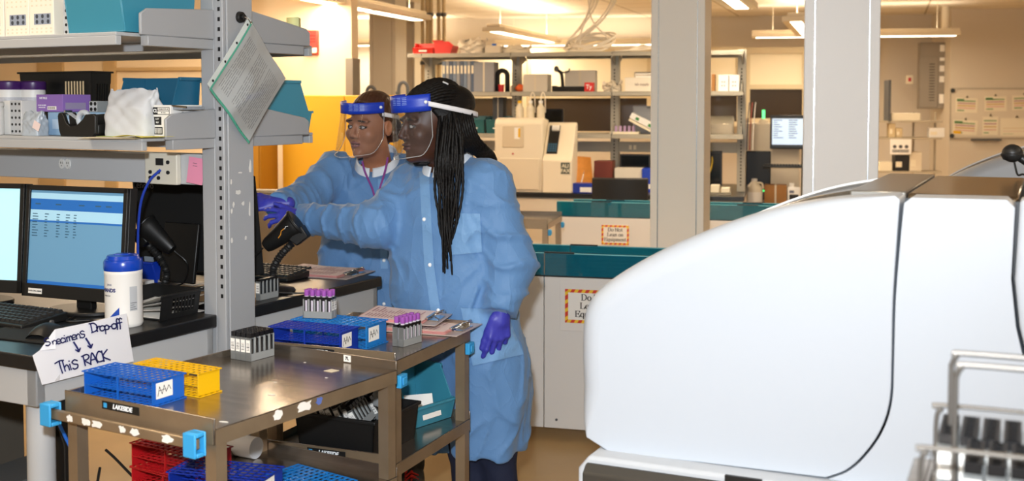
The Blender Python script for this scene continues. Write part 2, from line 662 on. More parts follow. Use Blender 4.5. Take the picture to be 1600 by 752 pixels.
def bracket(x, z, sgn):
    # plate is tallest at the post and tapers to the tip
    L = (.335 if z > 1.6 else .325) if sgn > 0 else (.295 if z > 1.6 else .205)
    def Y(v):
        return (0.675 - v) if sgn < 0 else (0.805 + v)
    if sgn < 0:
        pl = [(Y(0), z), (Y(0.0), z + 0.090), (Y(L - .025), z + 0.075), (Y(L), z + 0.06), (Y(L), z)]
    else:
        pl = [(Y(0), z), (Y(0), z + 0.105), (Y(L - 0.02), z + 0.058), (Y(L), z + 0.045), (Y(L), z)]
    G().prism(pl, 'x', x - 0.006, x + 0.004).build('bracket', BRK, b, bev=0.003)
    ya, yb = sorted((Y(0), Y(L - .03)))
    G().box(x - 0.03, x, ya, yb, z - 0.03, z).build('bracket_flange', BRK, b, bev=0.002)


for z in (SH_T, SH_M):
    for sg in (-1, 1):
        for x in (-0.01, -1.89):
            bracket(x, z, sg)
SHE = mat('shelf_enamel', '#aeb0b2', 0.45)
for z in (SH_T, SH_M):
    for y0, y1 in ((0.325 if z > 1.6 else 0.415, 0.672), (0.808, 1.20)):
        g = G().box(-3.4, -0.045, y0, y1, z - 0.004, z + 0.006)
        yl = y0 if y0 < 0.5 else y1 - 0.02
        g.box(-3.4, -0.045, yl, yl + 0.02, z - 0.030, z - 0.004)
        g.box(-3.4, -0.045, y0 + y1 - yl - 0.02, y0 + y1 - yl, z - 0.03, z - 0.004)
        g.build('shelf', SHE, b, bev=0.002)
# wiring channel below the middle shelf
G().box(-3.4, -0.07, 0.70, 0.78, 1.300, 1.395).build('wiring_channel', GREYL, b, bev=0.003)
# bench-frame backing under the worktop
G().box(-3.3, -0.2, 0.70, 0.78, 0.60, 0.87).build('service_panel', mat('service_panel_paint', '#8f8a80', 0.6), b)
# duplex outlet, data box
o = thing('duplex_outlet', 'white double power outlet on the grey wiring channel', 'power outlet', bw(-0.685, 0.6985, 1.352), BEN)
g = G()
for dx in (-0.014, 0.014):
    g.prism([(dx + u, v) for u, v in arc(0, 0, 0.0125, 0.0165, 0, 360, 20)[:-1]], 'y', -0.004, 0.001)
g.build('face_plate', WHITE, o)
g = G()
for dx in (-0.014, 0.014):
    for s in (-0.004, 0.004):
        g.box(dx + s - 0.0008, dx + s + 0.0008, -0.0046, -0.0035, 0.0, 0.007)
    g.box(dx - 0.0015, dx + 0.0015, -0.0046, -0.0035, -0.008, -0.005)
g.build('slot', BLACKM, o)
o = thing('data_outlet_box', 'cream data and audio outlet box above the blue cable', 'outlet box', bw(-0.235, 0.6985, 1.349), BEN)
G().box(-0.07, 0.065, -0.02, 0.0, -0.05, 0.048).build('housing', mat('ivory_plastic', '#e2dccb', 0.45), o, bev=0.003)
g = G()
for x, z in ((-0.045, -0.012), (-0.01, -0.012), (-0.045, -0.03), (-0.01, -0.03), (0.03, -0.012), (0.03, 0.02)):
    g.cyl((x, -0.024, z), (x, -0.02, z), 0.006, n=12)
g.box(-0.02, 0.01, -0.0235, -0.02, 0.010, 0.032)
g.build('socket', INK, o)
# sticky note
G().grid(lambda u, v: (-0.035 + 0.07 * u, -0.012 * (1 - v) ** 2 * (0.4 + 0.6 * u), -0.04 + 0.08 * v), 6, 8, (0, -0.0006, 0)).build('n_', mat('pink_note_paper', '#f29ab8', 0.8))
n = bpy.data.objects['n_']
n.name = 'sticky_note'
tag(n, 'pink sticky note hanging from the wiring channel beside the post', 'sticky note')
n.location = bw(-0.098, 0.690, 1.345)
n.rotation_euler = (0, R(6), BEN)
pen([[(x / 1000, y / 1000) for x, y in l] for l in ([(-14, 22), (-10, 23), (-6, 22)], [(-4, 22), (2, 22.5)], [(-14, 14), (-8, 15)], [(-6, 14), (4, 14.5)])], 0.0012, 0.0002).build('handwriting', GREYD, n, rot=(R(90), 0, 0), loc=(0, -0.004, 0))
# ================================================================== things on the bench
def bx(px, y, z=1.4):
    """bench x at which a point of depth y shows at the column px"""
    k = (px - CXP) / F_PX
    cp, sp = math.cos(PITCH), math.sin(PITCH)
    # X = k (Y cp - dz sp)
    return (k * ((BO.y + BC * y) * cp - (z - CAM_H) * sp) - (BO.x - BS * y)) / (BC - k * BS * cp)


def bplane(px, py, x):
    """ray through a pixel met with the bench's plane x = const, as room point"""
    r = Vector(_ray(px, py))
    n = Vector((BC, BS, 0))
    t = (bw(x, 0) - Vector((0, 0, CAM_H))).dot(n) / r.dot(n)
    return Vector((0, 0, CAM_H)) + r * t


def on_bench(q):
    return Vector((BC * (q.x - BO.x) + BS * (q.y - BO.y), -BS * (q.x - BO.x) + BC * (q.y - BO.y), q.z))


TOP = 0.9105
MS = 1.4535   # middle shelf surface
TS = 1.7515   # top shelf surface


def hopper_bin(name_label, cat, loc, rz, m, W, L, H, group=None, low=0.45, label_m=None, name='hopper_bin', slope=0.35):
    """stacking bin: open top, front lower than the back, sloping cheeks; local x width, y depth (front at 0)"""
    t = thing(name, name_label, cat, loc, rz, group)
    w, k = 0.004, 0.012
    hl = H * low
    prof = [(0.02, 0), (L - 0.015, 0), (L, H), (L * slope + 0.03, H), (L * slope * 0.55, hl), (0, hl)]
    g = G()
    g.prism(prof, 'x', 0, w).prism(prof, 'x', W - w, W)
    g.hexa([(w, 0.02, 0), (W - w, 0.02, 0), (W - w, L - 0.015, 0), (w, L - 0.015, 0)], [(w, 0.019, w), (W - w, 0.019, w), (W - w, L - 0.015, w), (w, L - 0.015, w)])
    g.hexa([(w, 0.02, 0), (W - w, 0.02, 0), (W - w, 0.026, 0), (w, 0.026, 0)], [(w, 0, hl), (W - w, 0, hl), (W - w, 0.005, hl), (w, 0.005, hl)])
    g.hexa([(w, L - 0.02, 0), (W - w, L - 0.02, 0), (W - w, L - 0.015, 0), (w, L - 0.015, 0)], [(w, L - 0.006, H), (W - w, L - 0.006, H), (W - w, L, H), (w, L, H)])
    g.build('body', m, t, bev=0.0012)
    g = G()
    r0 = L * slope + 0.03
    for x in (-k * .6, W):
        g.box(x, x + k * .6, r0, L, H - 0.010, H)
    g.box(0, W, L, L + k * .6, H - 0.010, H)
    g.build('rim', m, t, bev=0.001)
    G().box(-0.002, W + 0.002, -0.005, 0.002, hl - 0.008, hl).build('front_lip', m, t, bev=0.001)
    if label_m:
        G().box(W * .3, W * .7, 0.004, 0.0052, hl * .35, hl * .75).build('card_label', label_m, t, rot=(R(-12), 0, 0), loc=(0, -0.003 + 0.0 * hl, 0))
    return t


# ---- monitors -------------------------------------------------------------------------------------------
def screen_mat(name, base, head):
    m = mat(name, base, 0.25, emit=0.55, spec=0.4)
    return m


SCR = mat('screen_glow', '#5a86a4', 0.3, emit=0.48)
SCR2 = mat('screen_glow_pale', '#9fd0dc', 0.3, emit=0.8)
SCR_BAR = mat('screen_bar', '#1c5a9e', 0.3, emit=0.55)
SCR_PALE = mat('screen_pale', '#8fb6c9', 0.3, emit=0.6)
SCR_INK = mat('screen_ink', '#31566e', 0.4, emit=0.25)


def monitor(label, x, y, rz, scr, tilt=R(-5), W=0.405, H=0.345, group=None, lines=True):
    t = thing('computer_monitor', label, 'monitor', bw(x, y, TOP), rz, group)
    T = Matrix.Translation((0, 0, 0.045)) @ Matrix.Rotation(tilt, 4, 'X')
    g = G().xf(T)
    b_ = 0.016
    g.box(-W / 2, W / 2, 0.004, 0.035, 0, H)
    g.box(-W / 2, W / 2, -0.008, 0.004, H - b_, H).box(-W / 2, W / 2, -0.008, 0.004, 0, 0.040).box(-W / 2, -W / 2 + b_, -0.008, 0.004, 0, H).box(W / 2 - b_, W / 2, -0.008, 0.004, 0, H)
    g.box(-W * .3, W * .3, 0.03, 0.06, H * .2, H * .8)
    g.build('casing', BLACK, t, bev=0.002)
    s = G().xf(T).box(-W / 2 + b_, W / 2 - b_, -0.001, 0.004, 0.040, H - b_).build('screen', scr, t)
    sw, z0, z1 = W / 2 - b_, 0.040, H - b_
    if lines:
        for a_, b_2, n_2 in ((z1 - .060, z1 - .026, 'title_bar'), (z1 - .098, z1 - .092, 'selected_row'), (z0, z0 + .010, 'task_bar')):
            G().xf(T).box(-sw, sw, -0.0014, -0.001, a_, b_2).build(n_2, SCR_BAR, s)
        G().xf(T).box(-sw, sw, -0.0013, -0.001, z1 - 0.026, z1 - 0.008).box(-sw, sw, -0.0013, -0.001, z1 - 0.092, z1 - 0.060).build('tool_bar', SCR_PALE, s)
        g = G().xf(T)
        random.seed(5)
        for r_ in range(9):
            z = z1 - 0.074 - r_ * 0.0085
            for c0, cw in ((-.95, .13), (-.68, .10), (-.42, .08), (-.22, .09), (-.05, .07)):
                g.box(sw * c0, sw * (c0 + cw * random.uniform(.5, 1)), -0.0017, -0.0012, z, z + 0.0028)
        for c0 in (-.9, -.45, .05, .4, .62):
            g.box(sw * c0, sw * (c0 + .12), -0.0017, -0.0012, z1 - 0.044, z1 - 0.040)
        o = g.build('screen_writing', SCR_INK, s)
        o['kind'] = 'stuff'
        G().xf(T).box(-W / 2 + 0.03, -W / 2 + 0.085, -0.0095, -0.008, 0.010, 0.026).build('asset_label', PAPER, t)
        text('WSPECHN-LABNA', 0.0065, INK, t, T @ front(-W / 2 + 0.0575, -0.0098, 0.018), name='label_lettering')
    G().box(-0.03, 0.03, 0.045, 0.07, 0.004, 0.20).build('stand_neck', BLACK, t, bev=0.003)
    G().prism([(u, v + 0.05) for u, v in arc(0, 0, 0.12, 0.085, 0, 360, 28)[:-1]], 'z', 0, 0.012).build('stand_base', BLACK, t, bev=0.003)
    return t


m1y = 0.46
m1x = bx(112, m1y, 1.1)
monitor('black computer monitor showing a blue spreadsheet page, beside the wipes tub', m1x, m1y, BEN + R(4), SCR)
monitor('black computer monitor with a pale screen, cut by the picture edge', bx(-62, 0.40, 1.1), 0.42, BEN + R(14), SCR2, lines=False)
# the far-side computer, seen from behind
ay = 1.10
ax0, ax1 = bx(222, ay, 1.2), bx(409, ay, 1.2)
t = thing('all_in_one_computer', 'black all-in-one computer seen from behind with its maker lettering', 'computer', bw((ax0 + ax1) / 2, ay, TOP), BEN)
W = ax1 - ax0
T = Matrix.Translation((0, 0.0, 0.052)) @ Matrix.Rotation(R(7), 4, 'X')
H_ = 0.345
G().xf(T).hexa([(-W / 2 + .012, -.03, 0), (W / 2 - .012, -.03, 0), (W / 2, .012, 0), (-W / 2, .012, 0)], [(-W / 2 + .004, -.012, H_), (W / 2 - .004, -.012, H_), (W / 2, .012, H_), (-W / 2, .012, H_)]).build('casing', BLACKM, t, bev=0.004)
G().xf(T).box(-W / 2 + .015, W / 2 - .015, 0.012, 0.0135, 0.03, H_ - .015).build('screen', SCR_PALE, t)
text('Lenovo', 0.034, mat('dim_lettering', '#8a8d92', 0.4), t, T @ front(-W / 2 + 0.062, -0.0175, H_ - 0.045, R(-3)), name='maker_lettering')
G().xf(Matrix.Rotation(R(-9), 4, 'X')).box(-0.10, 0.06, -0.105, -0.09, 0.0, 0.21).build('stand_leg', BLACK, t, bev=0.004)
G().box(-0.12, 0.08, -0.13, 0.02, 0.0, 0.008).build('stand_base', BLACK, t, bev=0.003)
G().xf(T).box(-W / 2 + .045, -W / 2 + .085, -.034, -.028, 0.022, 0.040).build('service_label', mat('service_sticker', '#8f9aa6', .5), t)
# ---- keyboards, mouse -------------------------------------------------------------------------------------
KEYM = mat('key_cap', '#232323', 0.5)


def keyboard(label, loc, rz, W=0.44, D=0.165):
    t = thing('keyboard', label, 'keyboard', loc, rz)
    G().hexa([(0, 0, 0), (W, 0, 0), (W, D, 0), (0, D, 0)], [(0, 0, 0.012), (W, 0, 0.012), (W, D, 0.026), (0, D, 0.026)]).build('casing', BLACK, t, bev=0.003)
    g = G()
    for r in range(6):
        y = 0.018 + r * 0.0235 + (0.006 if r == 5 else 0)
        z = 0.012 + (y / D) * 0.014
        for c in range(21):
            x = 0.012 + c * 0.0199
            if c in (15, 18) and r < 5 and False:
                continue
            if r == 0 and 4 <= c <= 8:
                continue
            g.hexa([(x, y, z), (x + .017, y, z), (x + .017, y + .018, z + .001), (x, y + .018, z + .001)], [(x + .002, y + .002, z + .008), (x + .015, y + .002, z + .008), (x + .015, y + .015, z + .009), (x + .002, y + .015, z + .009)])
    g.box(0.012 + 4 * .0199, 0.012 + 9 * .0199 - .003, 0.018, 0.036, 0.013, 0.021)
    k = g.build('key', KEYM, t, smooth=0)
    k.name = 'keys'
    k['kind'] = 'stuff'
    return t


kx, ky = bl(113, 487, 0.935)
keyboard('black keyboard below the blue-paged monitor', bw(kx - 0.44, ky - 0.18, TOP), BEN)
mx, my = bl(40, 530, 0.913)
pad = G().prism([(-0.17, -0.10), (0.10, -0.10), (0.10, 0.10), (-0.17, 0.10)], 'z', 0, 0.004).build('mouse_pad', BLACKM, loc=bw(mx - 0.02, my + 0.075, TOP), rz=BEN + R(4), bev=0.0015)
tag(pad, 'flat black mouse pad near the worktop corner', 'mouse pad')
t = thing('computer_mouse', 'black computer mouse on its pad behind the handwritten sign', 'mouse', bw(*bl(72, 524, 0.915), TOP + 0.0042), BEN + R(20))
g = G().grid(lambda u, v: (0.031 * math.cos(math.pi * (1 - u)) * (1 - 0.12 * abs(2 * v - 1) ** 2), -0.055 + 0.11 * v, 0.034 * math.sin(math.pi * u) ** 0.7 * math.sin(math.pi * (0.06 + 0.86 * v)) ** 0.6), 16, 16)
g.build('shell', BLACK, t, smooth=60)
G().cyl((-0.003, 0.03, 0.028), (0.003, 0.03, 0.028), 0.009, n=14).build('scroll_wheel', GREYD, t)
# ---- tub of wipes ------------------------------------------------------------------------------------------
cx_, cy_ = bl(194, 508, TOP)
t = thing('wipes_tub', 'white wipes tub with blue lid at the front of the worktop', 'wipes tub', bw(cx_, cy_, TOP), 0)
r = 0.0535
G().lathe([(r * .93, 0), (r, .006), (r, .012), (r * .985, .016), (r * .985, .148), (r, .152), (r, .160), (r * .96, .164)], n=40).build('tub', WHITE, t, smooth=40)
G().lathe([(r * 1.0, .162), (r * 1.02, .166), (r * 1.02, .186), (r * .97, .192), (r * .9, .194), (r * .82, .204), (r * .5, .207), (0.002, .207)], n=40).build('lid', mat('wipes_lid_blue', '#0a3fb0', 0.25), t, smooth=35)
G().xf(Matrix.Translation((0, 0, .2))).box(-.022, .022, -.018, .012, 0, .0095).build('lid_flap', mat('wipes_lid_blue', '#0a3fb0', 0.25), t, bev=0.003)


def on_tub(pts, rr, z0=0, a0=-90):
    """(arc metres, z) wrapped on the tub"""
    return [(rr * math.cos(R(a0) + u / rr), rr * math.sin(R(a0) + u / rr), v + z0) for u, v in pts]


def tub_patch(u0, u1, z0, z1, m, name, rr, par, wedge=False, n=10):
    g = G().grid(lambda u, v: on_tub([(u0 + (u1 - u0) * u, z0 + (z1 - z0) * v * ((u if wedge else 1)))], rr)[0], n, 3)
    return g.build(name, m, par)


def tub_text(s, size, u, z, m, par, rr, name='lettering', **k):
    o = text(s, size, m, par, Matrix.Identity(4), name=name, **k)
    for v in o.data.vertices:
        x, y, zz = v.co
        p = on_tub([(x + u, y + z)], rr + max(zz, 0))[0]
        v.co = p
    return o


rr = r * .985 + .0006
tub_patch(-.045, .005, .012, .06, mat('wipes_blue_print', '#1746a8', .5), 'blue_wedge', rr, t, wedge=True)
tub_patch(.034, .058, .048, .118, mat('wipes_grey_print', '#b9bcc0', .5), 'direction_panel', rr, t)
tub_text('HANDS', 0.0145, -.030, .108, NAVY, t, rr, bold=0.0006)
tub_text('SANI', 0.008, -.026, .124, NAVY, t, rr)
tub_text('wipes for', 0.007, -.034, .093, GREYD, t, rr)
g = G()
for k in range(11):
    tub_patch(.036, .056 - .004 * (k % 3), .052 + k * .006, .0535 + k * .006, GREYD, 'small_print', rr + .0004, t) if k < 4 else None
tub_text('0', 0.014, .003, .030, NAVY, t, rr)
# ---- letter basket -------------------------------------------------------------------------------------------


def slotted_tray(name, label, cat, loc, rz, W, L, H, m, nslot=7, open_front=False):
    """open tray, local x 0..W, y 0..L, with a row of upright slots in the +x end wall"""
    t = thing(name, label, cat, loc, rz)
    w = 0.003
    fl = 0.012
    g = G().box(fl, W - fl, fl, L - fl, 0, w)
    o4 = [(0, 0, H), (W, 0, H), (W, L, H), (0, L, H)]
    i4 = [(fl, fl, 0), (W - fl, fl, 0), (W - fl, L - fl, 0), (fl, L - fl, 0)]
    for k in ((2, 3) if open_front else (0, 2, 3)):
        a, b_, c, d = Vector(i4[k]), Vector(i4[(k + 1) % 4]), Vector(o4[(k + 1) % 4]), Vector(o4[k])
        n = (Vector((W / 2, L / 2, H / 2)) - (a + b_ + c + d) / 4).normalized() * w
        g.mesh([tuple(q) for q in (a, b_, c, d)] + [tuple(q + n) for q in (a, b_, c, d)], [(0, 1, 2, 3), (7, 6, 5, 4), (0, 4, 5, 1), (1, 5, 6, 2), (2, 6, 7, 3), (3, 7, 4, 0)])
    g.build('tray', m, t)
    # slotted wall from bars
    g = G()

    def P(v, z):
        return Vector((W - fl + fl * z / H, v, z))

    def bar(y0, y1, z0, z1):
        q = [P(y0, z0), P(y1, z0), P(y1, z1), P(y0, z1)]
        d = Vector((-w, 0, 0))
        g.mesh([tuple(p) for p in q] + [tuple(p + d) for p in q], [(0, 1, 2, 3), (7, 6, 5, 4), (0, 4, 5, 1), (1, 5, 6, 2), (2, 6, 7, 3), (3, 7, 4, 0)])
    s0, s1 = L * .30, L * .86
    bar(0.004, L - 0.004, 0, H * .22)
    bar(0, L, H * .80, H)
    bar(0.004, s0, H * .22, H * .80)
    bar(s1, L - 0.002, H * .22, H * .80)
    for k in range(nslot - 1):
        y = s0 + (s1 - s0) * (k + 1) / nslot
        hw = (s1 - s0) / nslot * .22
        bar(y - hw, y + hw, H * .22, H * .80)
    g.build('slotted_end', m, t)
    g = G()
    q = [(-.004, -.004), (W + .004, -.004), (W + .004, L + .004), (-.004, L + .004)]
    for k in range(4):
        a, b_ = q[k], q[(k + 1) % 4]
        if open_front and k == 0:
            continue
        g.box(min(a[0], b_[0]) - .002, max(a[0], b_[0]) + .002, min(a[1], b_[1]) - .002, max(a[1], b_[1]) + .002, H - .006, H)
    g.build('rim', m, t, bev=0.0015)
    return t


nx0, ny0 = bl(253, 504, TOP)
nx1, ny1 = bl(347, 489, TOP)
slotted_tray('letter_basket', 'black slotted letter basket holding white papers beside the post', 'basket', bw(nx0 - 0.20, ny0, TOP), BEN, 0.20, min(ny1, .668) - ny0 - 0.012, 0.078, BLACK, open_front=True)
random.seed(11)
for k in range(4):
    a = random.uniform(-.25, .25)
    lift = 0.005 + 0.011 * k
    o = G().grid(lambda u, v: (0.165 * u, 0.19 * v, 0.03 * max(0, u - .35) * k * .6 + 0.004 * math.sin(5 * v + k)), 8, 6, (0, 0, -.0006)).build('paper_sheet', PAPER, loc=bw(nx0 - 0.183, ny0 + 0.018 + .002 * k, TOP + lift), rz=BEN + a * .1)
    tag(o, 'white paper sheet lying loose in the black letter basket', 'paper', 'papers in the letter basket')
# grey flat device behind the basket, cream box, blue bin, second scanner on a stand
x, y = bl(275, 437, 0.92)
o = G().box(-0.13, 0.13, -0.03, 0.05, 0, 0.010).build('flat_board', mat('pale_board', '#b9b4ab', .5), loc=bw(x + .02, y - .02, TOP), rz=BEN - R(10), bev=.002)
tag(o, 'pale grey flat board lying behind the black letter basket', 'board')
x, y = bl(247, 424, TOP)
o = thing('card_box', 'small cream cardboard box behind the letter basket', 'box', bw(x, y, TOP), BEN + R(10))
G().box(-0.026, 0.026, 0, 0.045, 0, 0.056).build('carton', PAPER2, o, bev=.0015)
G().box(-0.0262, 0.0262, 0.02, 0.024, 0.0, 0.0565).build('tape', mat('clear_tape_yellowed', '#d2c49c', .4), o)
y = 1.02
x = bx(222, y, 1.0)
hopper_bin('small royal blue bin between the monitor and the black computer', 'bin', bw(x - 0.05, y, TOP), BEN, mat('royal_blue_plastic', '#123bb5', .4), 0.10, 0.13, 0.095, low=.8)
o = thing('red_capped_vial_box', 'small box of red-capped vials behind the monitor edge', 'vial box', bw(bx(203, .86, 1), .86, TOP), BEN)
G().box(-.03, .03, 0, .08, 0, .03).build('tray', WHITE, o)
for k in range(3):
    G().cyl((-.018 + .018 * k, .02, .0), (-.018 + .018 * k, .02, .062), .007, n=10).build('vial', RED, o)


def scanner(label, loc, rz, lean=0.0, mark=True, s=1.0):
    """hand-held bar-code reader resting in the cradle of a gooseneck stand; local -x is where it looks"""
    t = thing('barcode_scanner', label, 'scanner', loc, rz)
    G().lathe([(.062 * s, 0), (.066 * s, .004), (.06 * s, .012), (.03 * s, .022), (.012 * s, .026)], n=32).build('stand_base', BLACK, t)
    nk = bez([(0, 0, .02), (-.012 * s, 0, .07 * s), (.012 * s, 0, .12 * s), (.055 * s, 0, .165 * s)], 14)
    rs = [.0125 * s + .0022 * math.sin(i * 2.6) for i in range(len(nk))]
    G().tube(nk, rs, 12).build('gooseneck', mat('gooseneck_rubber', '#1a1a1a', .55), t)
    # cradle cup
    T = Matrix.Translation((.03 * s, 0, .205 * s)) @ Matrix.Rotation(R(-38), 4, 'Y')
    g = G().xf(T)
    L = .075 * s
    prof = [(-.085, .020), (-.07, .026), (-.02, .034), (.03, .043), (.052, .047), (.058, .044), (.060, .030), (.060, .002)]
    n = 24
    vs, fs = [], []
    for x_, rr_ in prof:
        for j in range(n):
            a = 2 * math.pi * j / n
            vs.append((x_ * s, rr_ * .82 * s * math.cos(a), rr_ * s * math.sin(a)))
    for i in range(len(prof) - 1):
        for j in range(n):
            fs.append((i * n + j, i * n + (j + 1) % n, (i + 1) * n + (j + 1) % n, (i + 1) * n + j))
    fs.append(tuple(range(n)))
    g.mesh(vs, fs)
    g.build('scanner_head', BLACK, t, smooth=50)
    g = G().xf(T)
    g.tube([(.052 * s, .046 * .82 * s * math.cos(a), .046 * s * math.sin(a)) for a in [2 * math.pi * k / 28 for k in range(28)]], .0042 * s, 8, closed=True)
    g.build('head_rim', BLACK, t)
    G().xf(T).hexa([(.01 * s, -.02 * s, -.065 * s), (.062 * s, -.02 * s, -.065 * s), (.062 * s, .02 * s, -.065 * s), (.01 * s, .02 * s, -.065 * s)], [(.0 * s, -.024 * s, -.03 * s), (.066 * s, -.024 * s, -.02 * s), (.066 * s, .024 * s, -.02 * s), (.0 * s, .024 * s, -.03 * s)]).build('cradle', BLACK, t, bev=.004)
    if mark:
        G().xf(T).tube([(-.02 * s, -.031 * s, -.006), (-.005 * s, -.0335 * s, -.002), (.004 * s, -.0345 * s, .006), (.018 * s, -.0365 * s, .006)], .0016, 6).build('emblem_stroke', mat('emblem_orange', '#e89a2a', .5), t)
        G().xf(T).tube([(.018 * s, -.0367 * s, .004), (.027 * s, -.0378 * s, .008), (.034 * s, -.0385 * s, .004)], .0013, 6).build('emblem_tail', WHITEINK, t)
    cab = bez([(-.045 * s, 0, .15 * s), (-.085, -.01, .10), (-.06, -.04, .04), (-.01, -.062, .012), (.08, -.06, .006), (.2, -.03, .006)], 10)
    G().tube(cab, .0028, 6).build('cable', BLACK, t)
    return t


scx, scy = bl(432, 456, TOP)
scanner('black barcode scanner cradled on a gooseneck stand under the gloved hand', bw(scx, scy, TOP), R(-6))
scanner('black barcode scanner on a stand behind the blue-lidded wipes tub', bw(bx(221, .80, .95), .90, TOP), R(165), mark=False, s=.95)


# ---- sample carriers, tube racks -----------------------------------------------------------------------------
CAPB = mat('cap_black', '#101012', .34, spec=.5)
BARM = mat('barcode_ink', '#2a2a2c', .7)


def carrier(label, loc, rz, L=0.094, W=0.0178, H=0.064, n=5, group=None, caps=True, lab=True, name='sample_carrier', lab_end=0):
    """narrow grey carrier with n places in a row along y, black inserts that stand up above it, bar-code label on its end"""
    t = thing(name, label, 'sample carrier', loc, rz, group)
    g = G().box(0, W, 0, L, 0, 0.020).box(0, 0.002, 0, L, 0.02, H)
    p = L / n
    for k in range(n + 1):
        y = k * p
        hw = p * .16
        g.box(0.002, W, max(0, y - hw), min(L, y + hw), 0.02, H)
    g.box(0, W, 0, 0.004, 0, H)
    g.build('frame', CARR, t, bev=0.0006, seg=1)
    g = G()
    for k in range(n):
        y = (k + .5) * p
        g.box(0.003, W - .0035, y - p * .36, y + p * .36, 0.0195, H - .004)
    if not caps:
        g.box(0.002, W - .002, .001, L - .001, H - .004, H + .007)
    i = g.build('insert_strip', CAPB, t)
    if caps:
        for k in range(n):
            y, h_ = (k + .5) * p, p * .40
            c_ = G()
            q, z0_, z1_ = [(.0012, y - h_), (W - .0012, y - h_), (W - .0012, y + h_), (.0012, y + h_)], H, H + .0125
            rr_ = min(W, p) * .34
            ring = [(W / 2 + rr_ * math.cos(a), y + rr_ * math.sin(a)) for a in [2 * math.pi * (j + .5) / 12 - math.pi * .75 for j in range(12)]]
            vs = [(a, b, z0_) for a, b in q] + [(a, b, z1_) for a, b in q] + [(a, b, z1_) for a, b in ring] + [(a, b, z1_ - .008) for a, b in ring]
            fs = [(3, 2, 1, 0)] + [(j, (j + 1) % 4, 4 + (j + 1) % 4, 4 + j) for j in range(4)] + [(8 + j, 8 + (j + 1) % 12, 20 + (j + 1) % 12, 20 + j) for j in range(12)] + [tuple(range(20, 32))]
            for j in range(12):
                fs.append((8 + j, 8 + (j + 1) % 12, 4 + (((j + 1) // 3) % 4)) if (j + 1) % 3 else (8 + j, 8 + (j + 1) % 12, 4 + ((j + 1) // 3) % 4, 4 + (j // 3) % 4))
            c_.mesh(vs, fs)
            c_.build('cap', CAPB, t, smooth=30)
    if lab:
        ye = -0.0006 if not lab_end else L
        o = G().box(0.0015, W - .0015, ye, ye + .0006, 0.024, H - .006).build('barcode_label', PAPER, t)
        g = G()
        for k, w_ in enumerate((.0012, .0006, .0018, .0008, .0012, .0006)):
            z = 0.030 + k * 0.0036
            g.box(0.004, W - .004, ye - .0003 if not lab_end else ye + .0006, ye if not lab_end else ye + .0009, z, z + w_)
        o2 = g.build('bars', BARM, o)
    return t


def carrier_copy(src, label, loc, rz, group=None):
    return copy_tree(src, None, loc, rz, label, group)


def rack_plate(g, L, W, nx, ny, z, th=0.003, bar=0.0034):
    """grid of square holes"""
    for i in range(nx + 1):
        x = L * i / nx
        h = bar if 0 < i < nx else bar * 1.2
        g.box(max(0, x - h / 2), min(L, x + h / 2), 0, W, z, z + th)
    for j in range(ny + 1):
        y = W * j / ny
        g.box(0, L, max(0, y - bar / 2), min(W, y + bar / 2), z + .0002, z + th - .0002)


def tube_rack(label, loc, rz, m, L=0.25, W=0.11, H=0.066, nx=12, ny=6, group=None, lab=True, rot=None, labtxt=None, cat='test tube rack'):
    t = thing('test_tube_rack', label, cat, loc, rz, group, rot)
    g = G()
    rack_plate(g, L, W, nx, ny, H - .004)
    g.build('top_grid', m, t)
    g = G()
    rack_plate(g, L - .016, W - .006, nx, ny, H * .42)
    o = g.build('middle_grid', m, t, loc=(.008, .003, 0))
    g = G()
    rack_plate(g, L, W, nx, ny, 0)
    g.build('base_grid', m, t)
    for x in (0.006, L - .009):
        G().box(x, x + .003, 0.002, W - .002, .003, H - .004).build('end_wall', m, t)
    for x in (L * .5,):
        G().box(x - .002, x + .002, 0.0, .004, .003, H - .004).box(x - .002, x + .002, W - .004, W, .003, H - .004).build('side_strut', m, t)
    if lab:
        o = G().box(L - .006, L - .0054, W * .12, W * .62, H * .25, H * .85).build('paper_label', PAPER, t)
        if labtxt:
            text(labtxt, .016, INK, o, Matrix.Translation((L - .005, W * .37, H * .55)) @ Matrix.Rotation(R(90), 4, 'Z') @ Matrix.Rotation(R(90), 4, 'X'), name='handwriting', sx=.8)
        else:
            T = Matrix.Translation((L - .0053, 0, 0)) @ Matrix.Rotation(R(90), 4, 'Z') @ Matrix.Rotation(R(90), 4, 'X')
            q = [[(W * .17, H * .35), (W * .22, H * .7), (W * .3, H * .4), (W * .36, H * .72), (W * .42, H * .45), (W * .5, H * .68), (W * .56, H * .5)], [(W * .2, H * .55), (W * .4, H * .56)]]
            h = pen(q, .0013, .0004)
            h.build('handwriting', INK, o).data.transform(T)
    return t


def purple_tubes(positions, labels, group, ztop):
    first = None
    for p, lb in zip(positions, labels):
        if first is None:
            t = thing('blood_tube', lb, 'blood tube', p, 0, group)
            G().lathe([(.0055, 0), (.0062, .003), (.0062, ztop - .016)], n=14).build('tube_body', mat('tube_glass_label', '#cfc6d4', .3), t)
            G().lathe([(.0068, ztop - .018), (.0076, ztop - .016), (.0076, ztop - .001), (.0068, ztop), (.003, ztop - .001)], n=16).build('cap', PURPLE, t)
            first = t
        else:
            copy_tree(first, None, p, 0, lb, group)
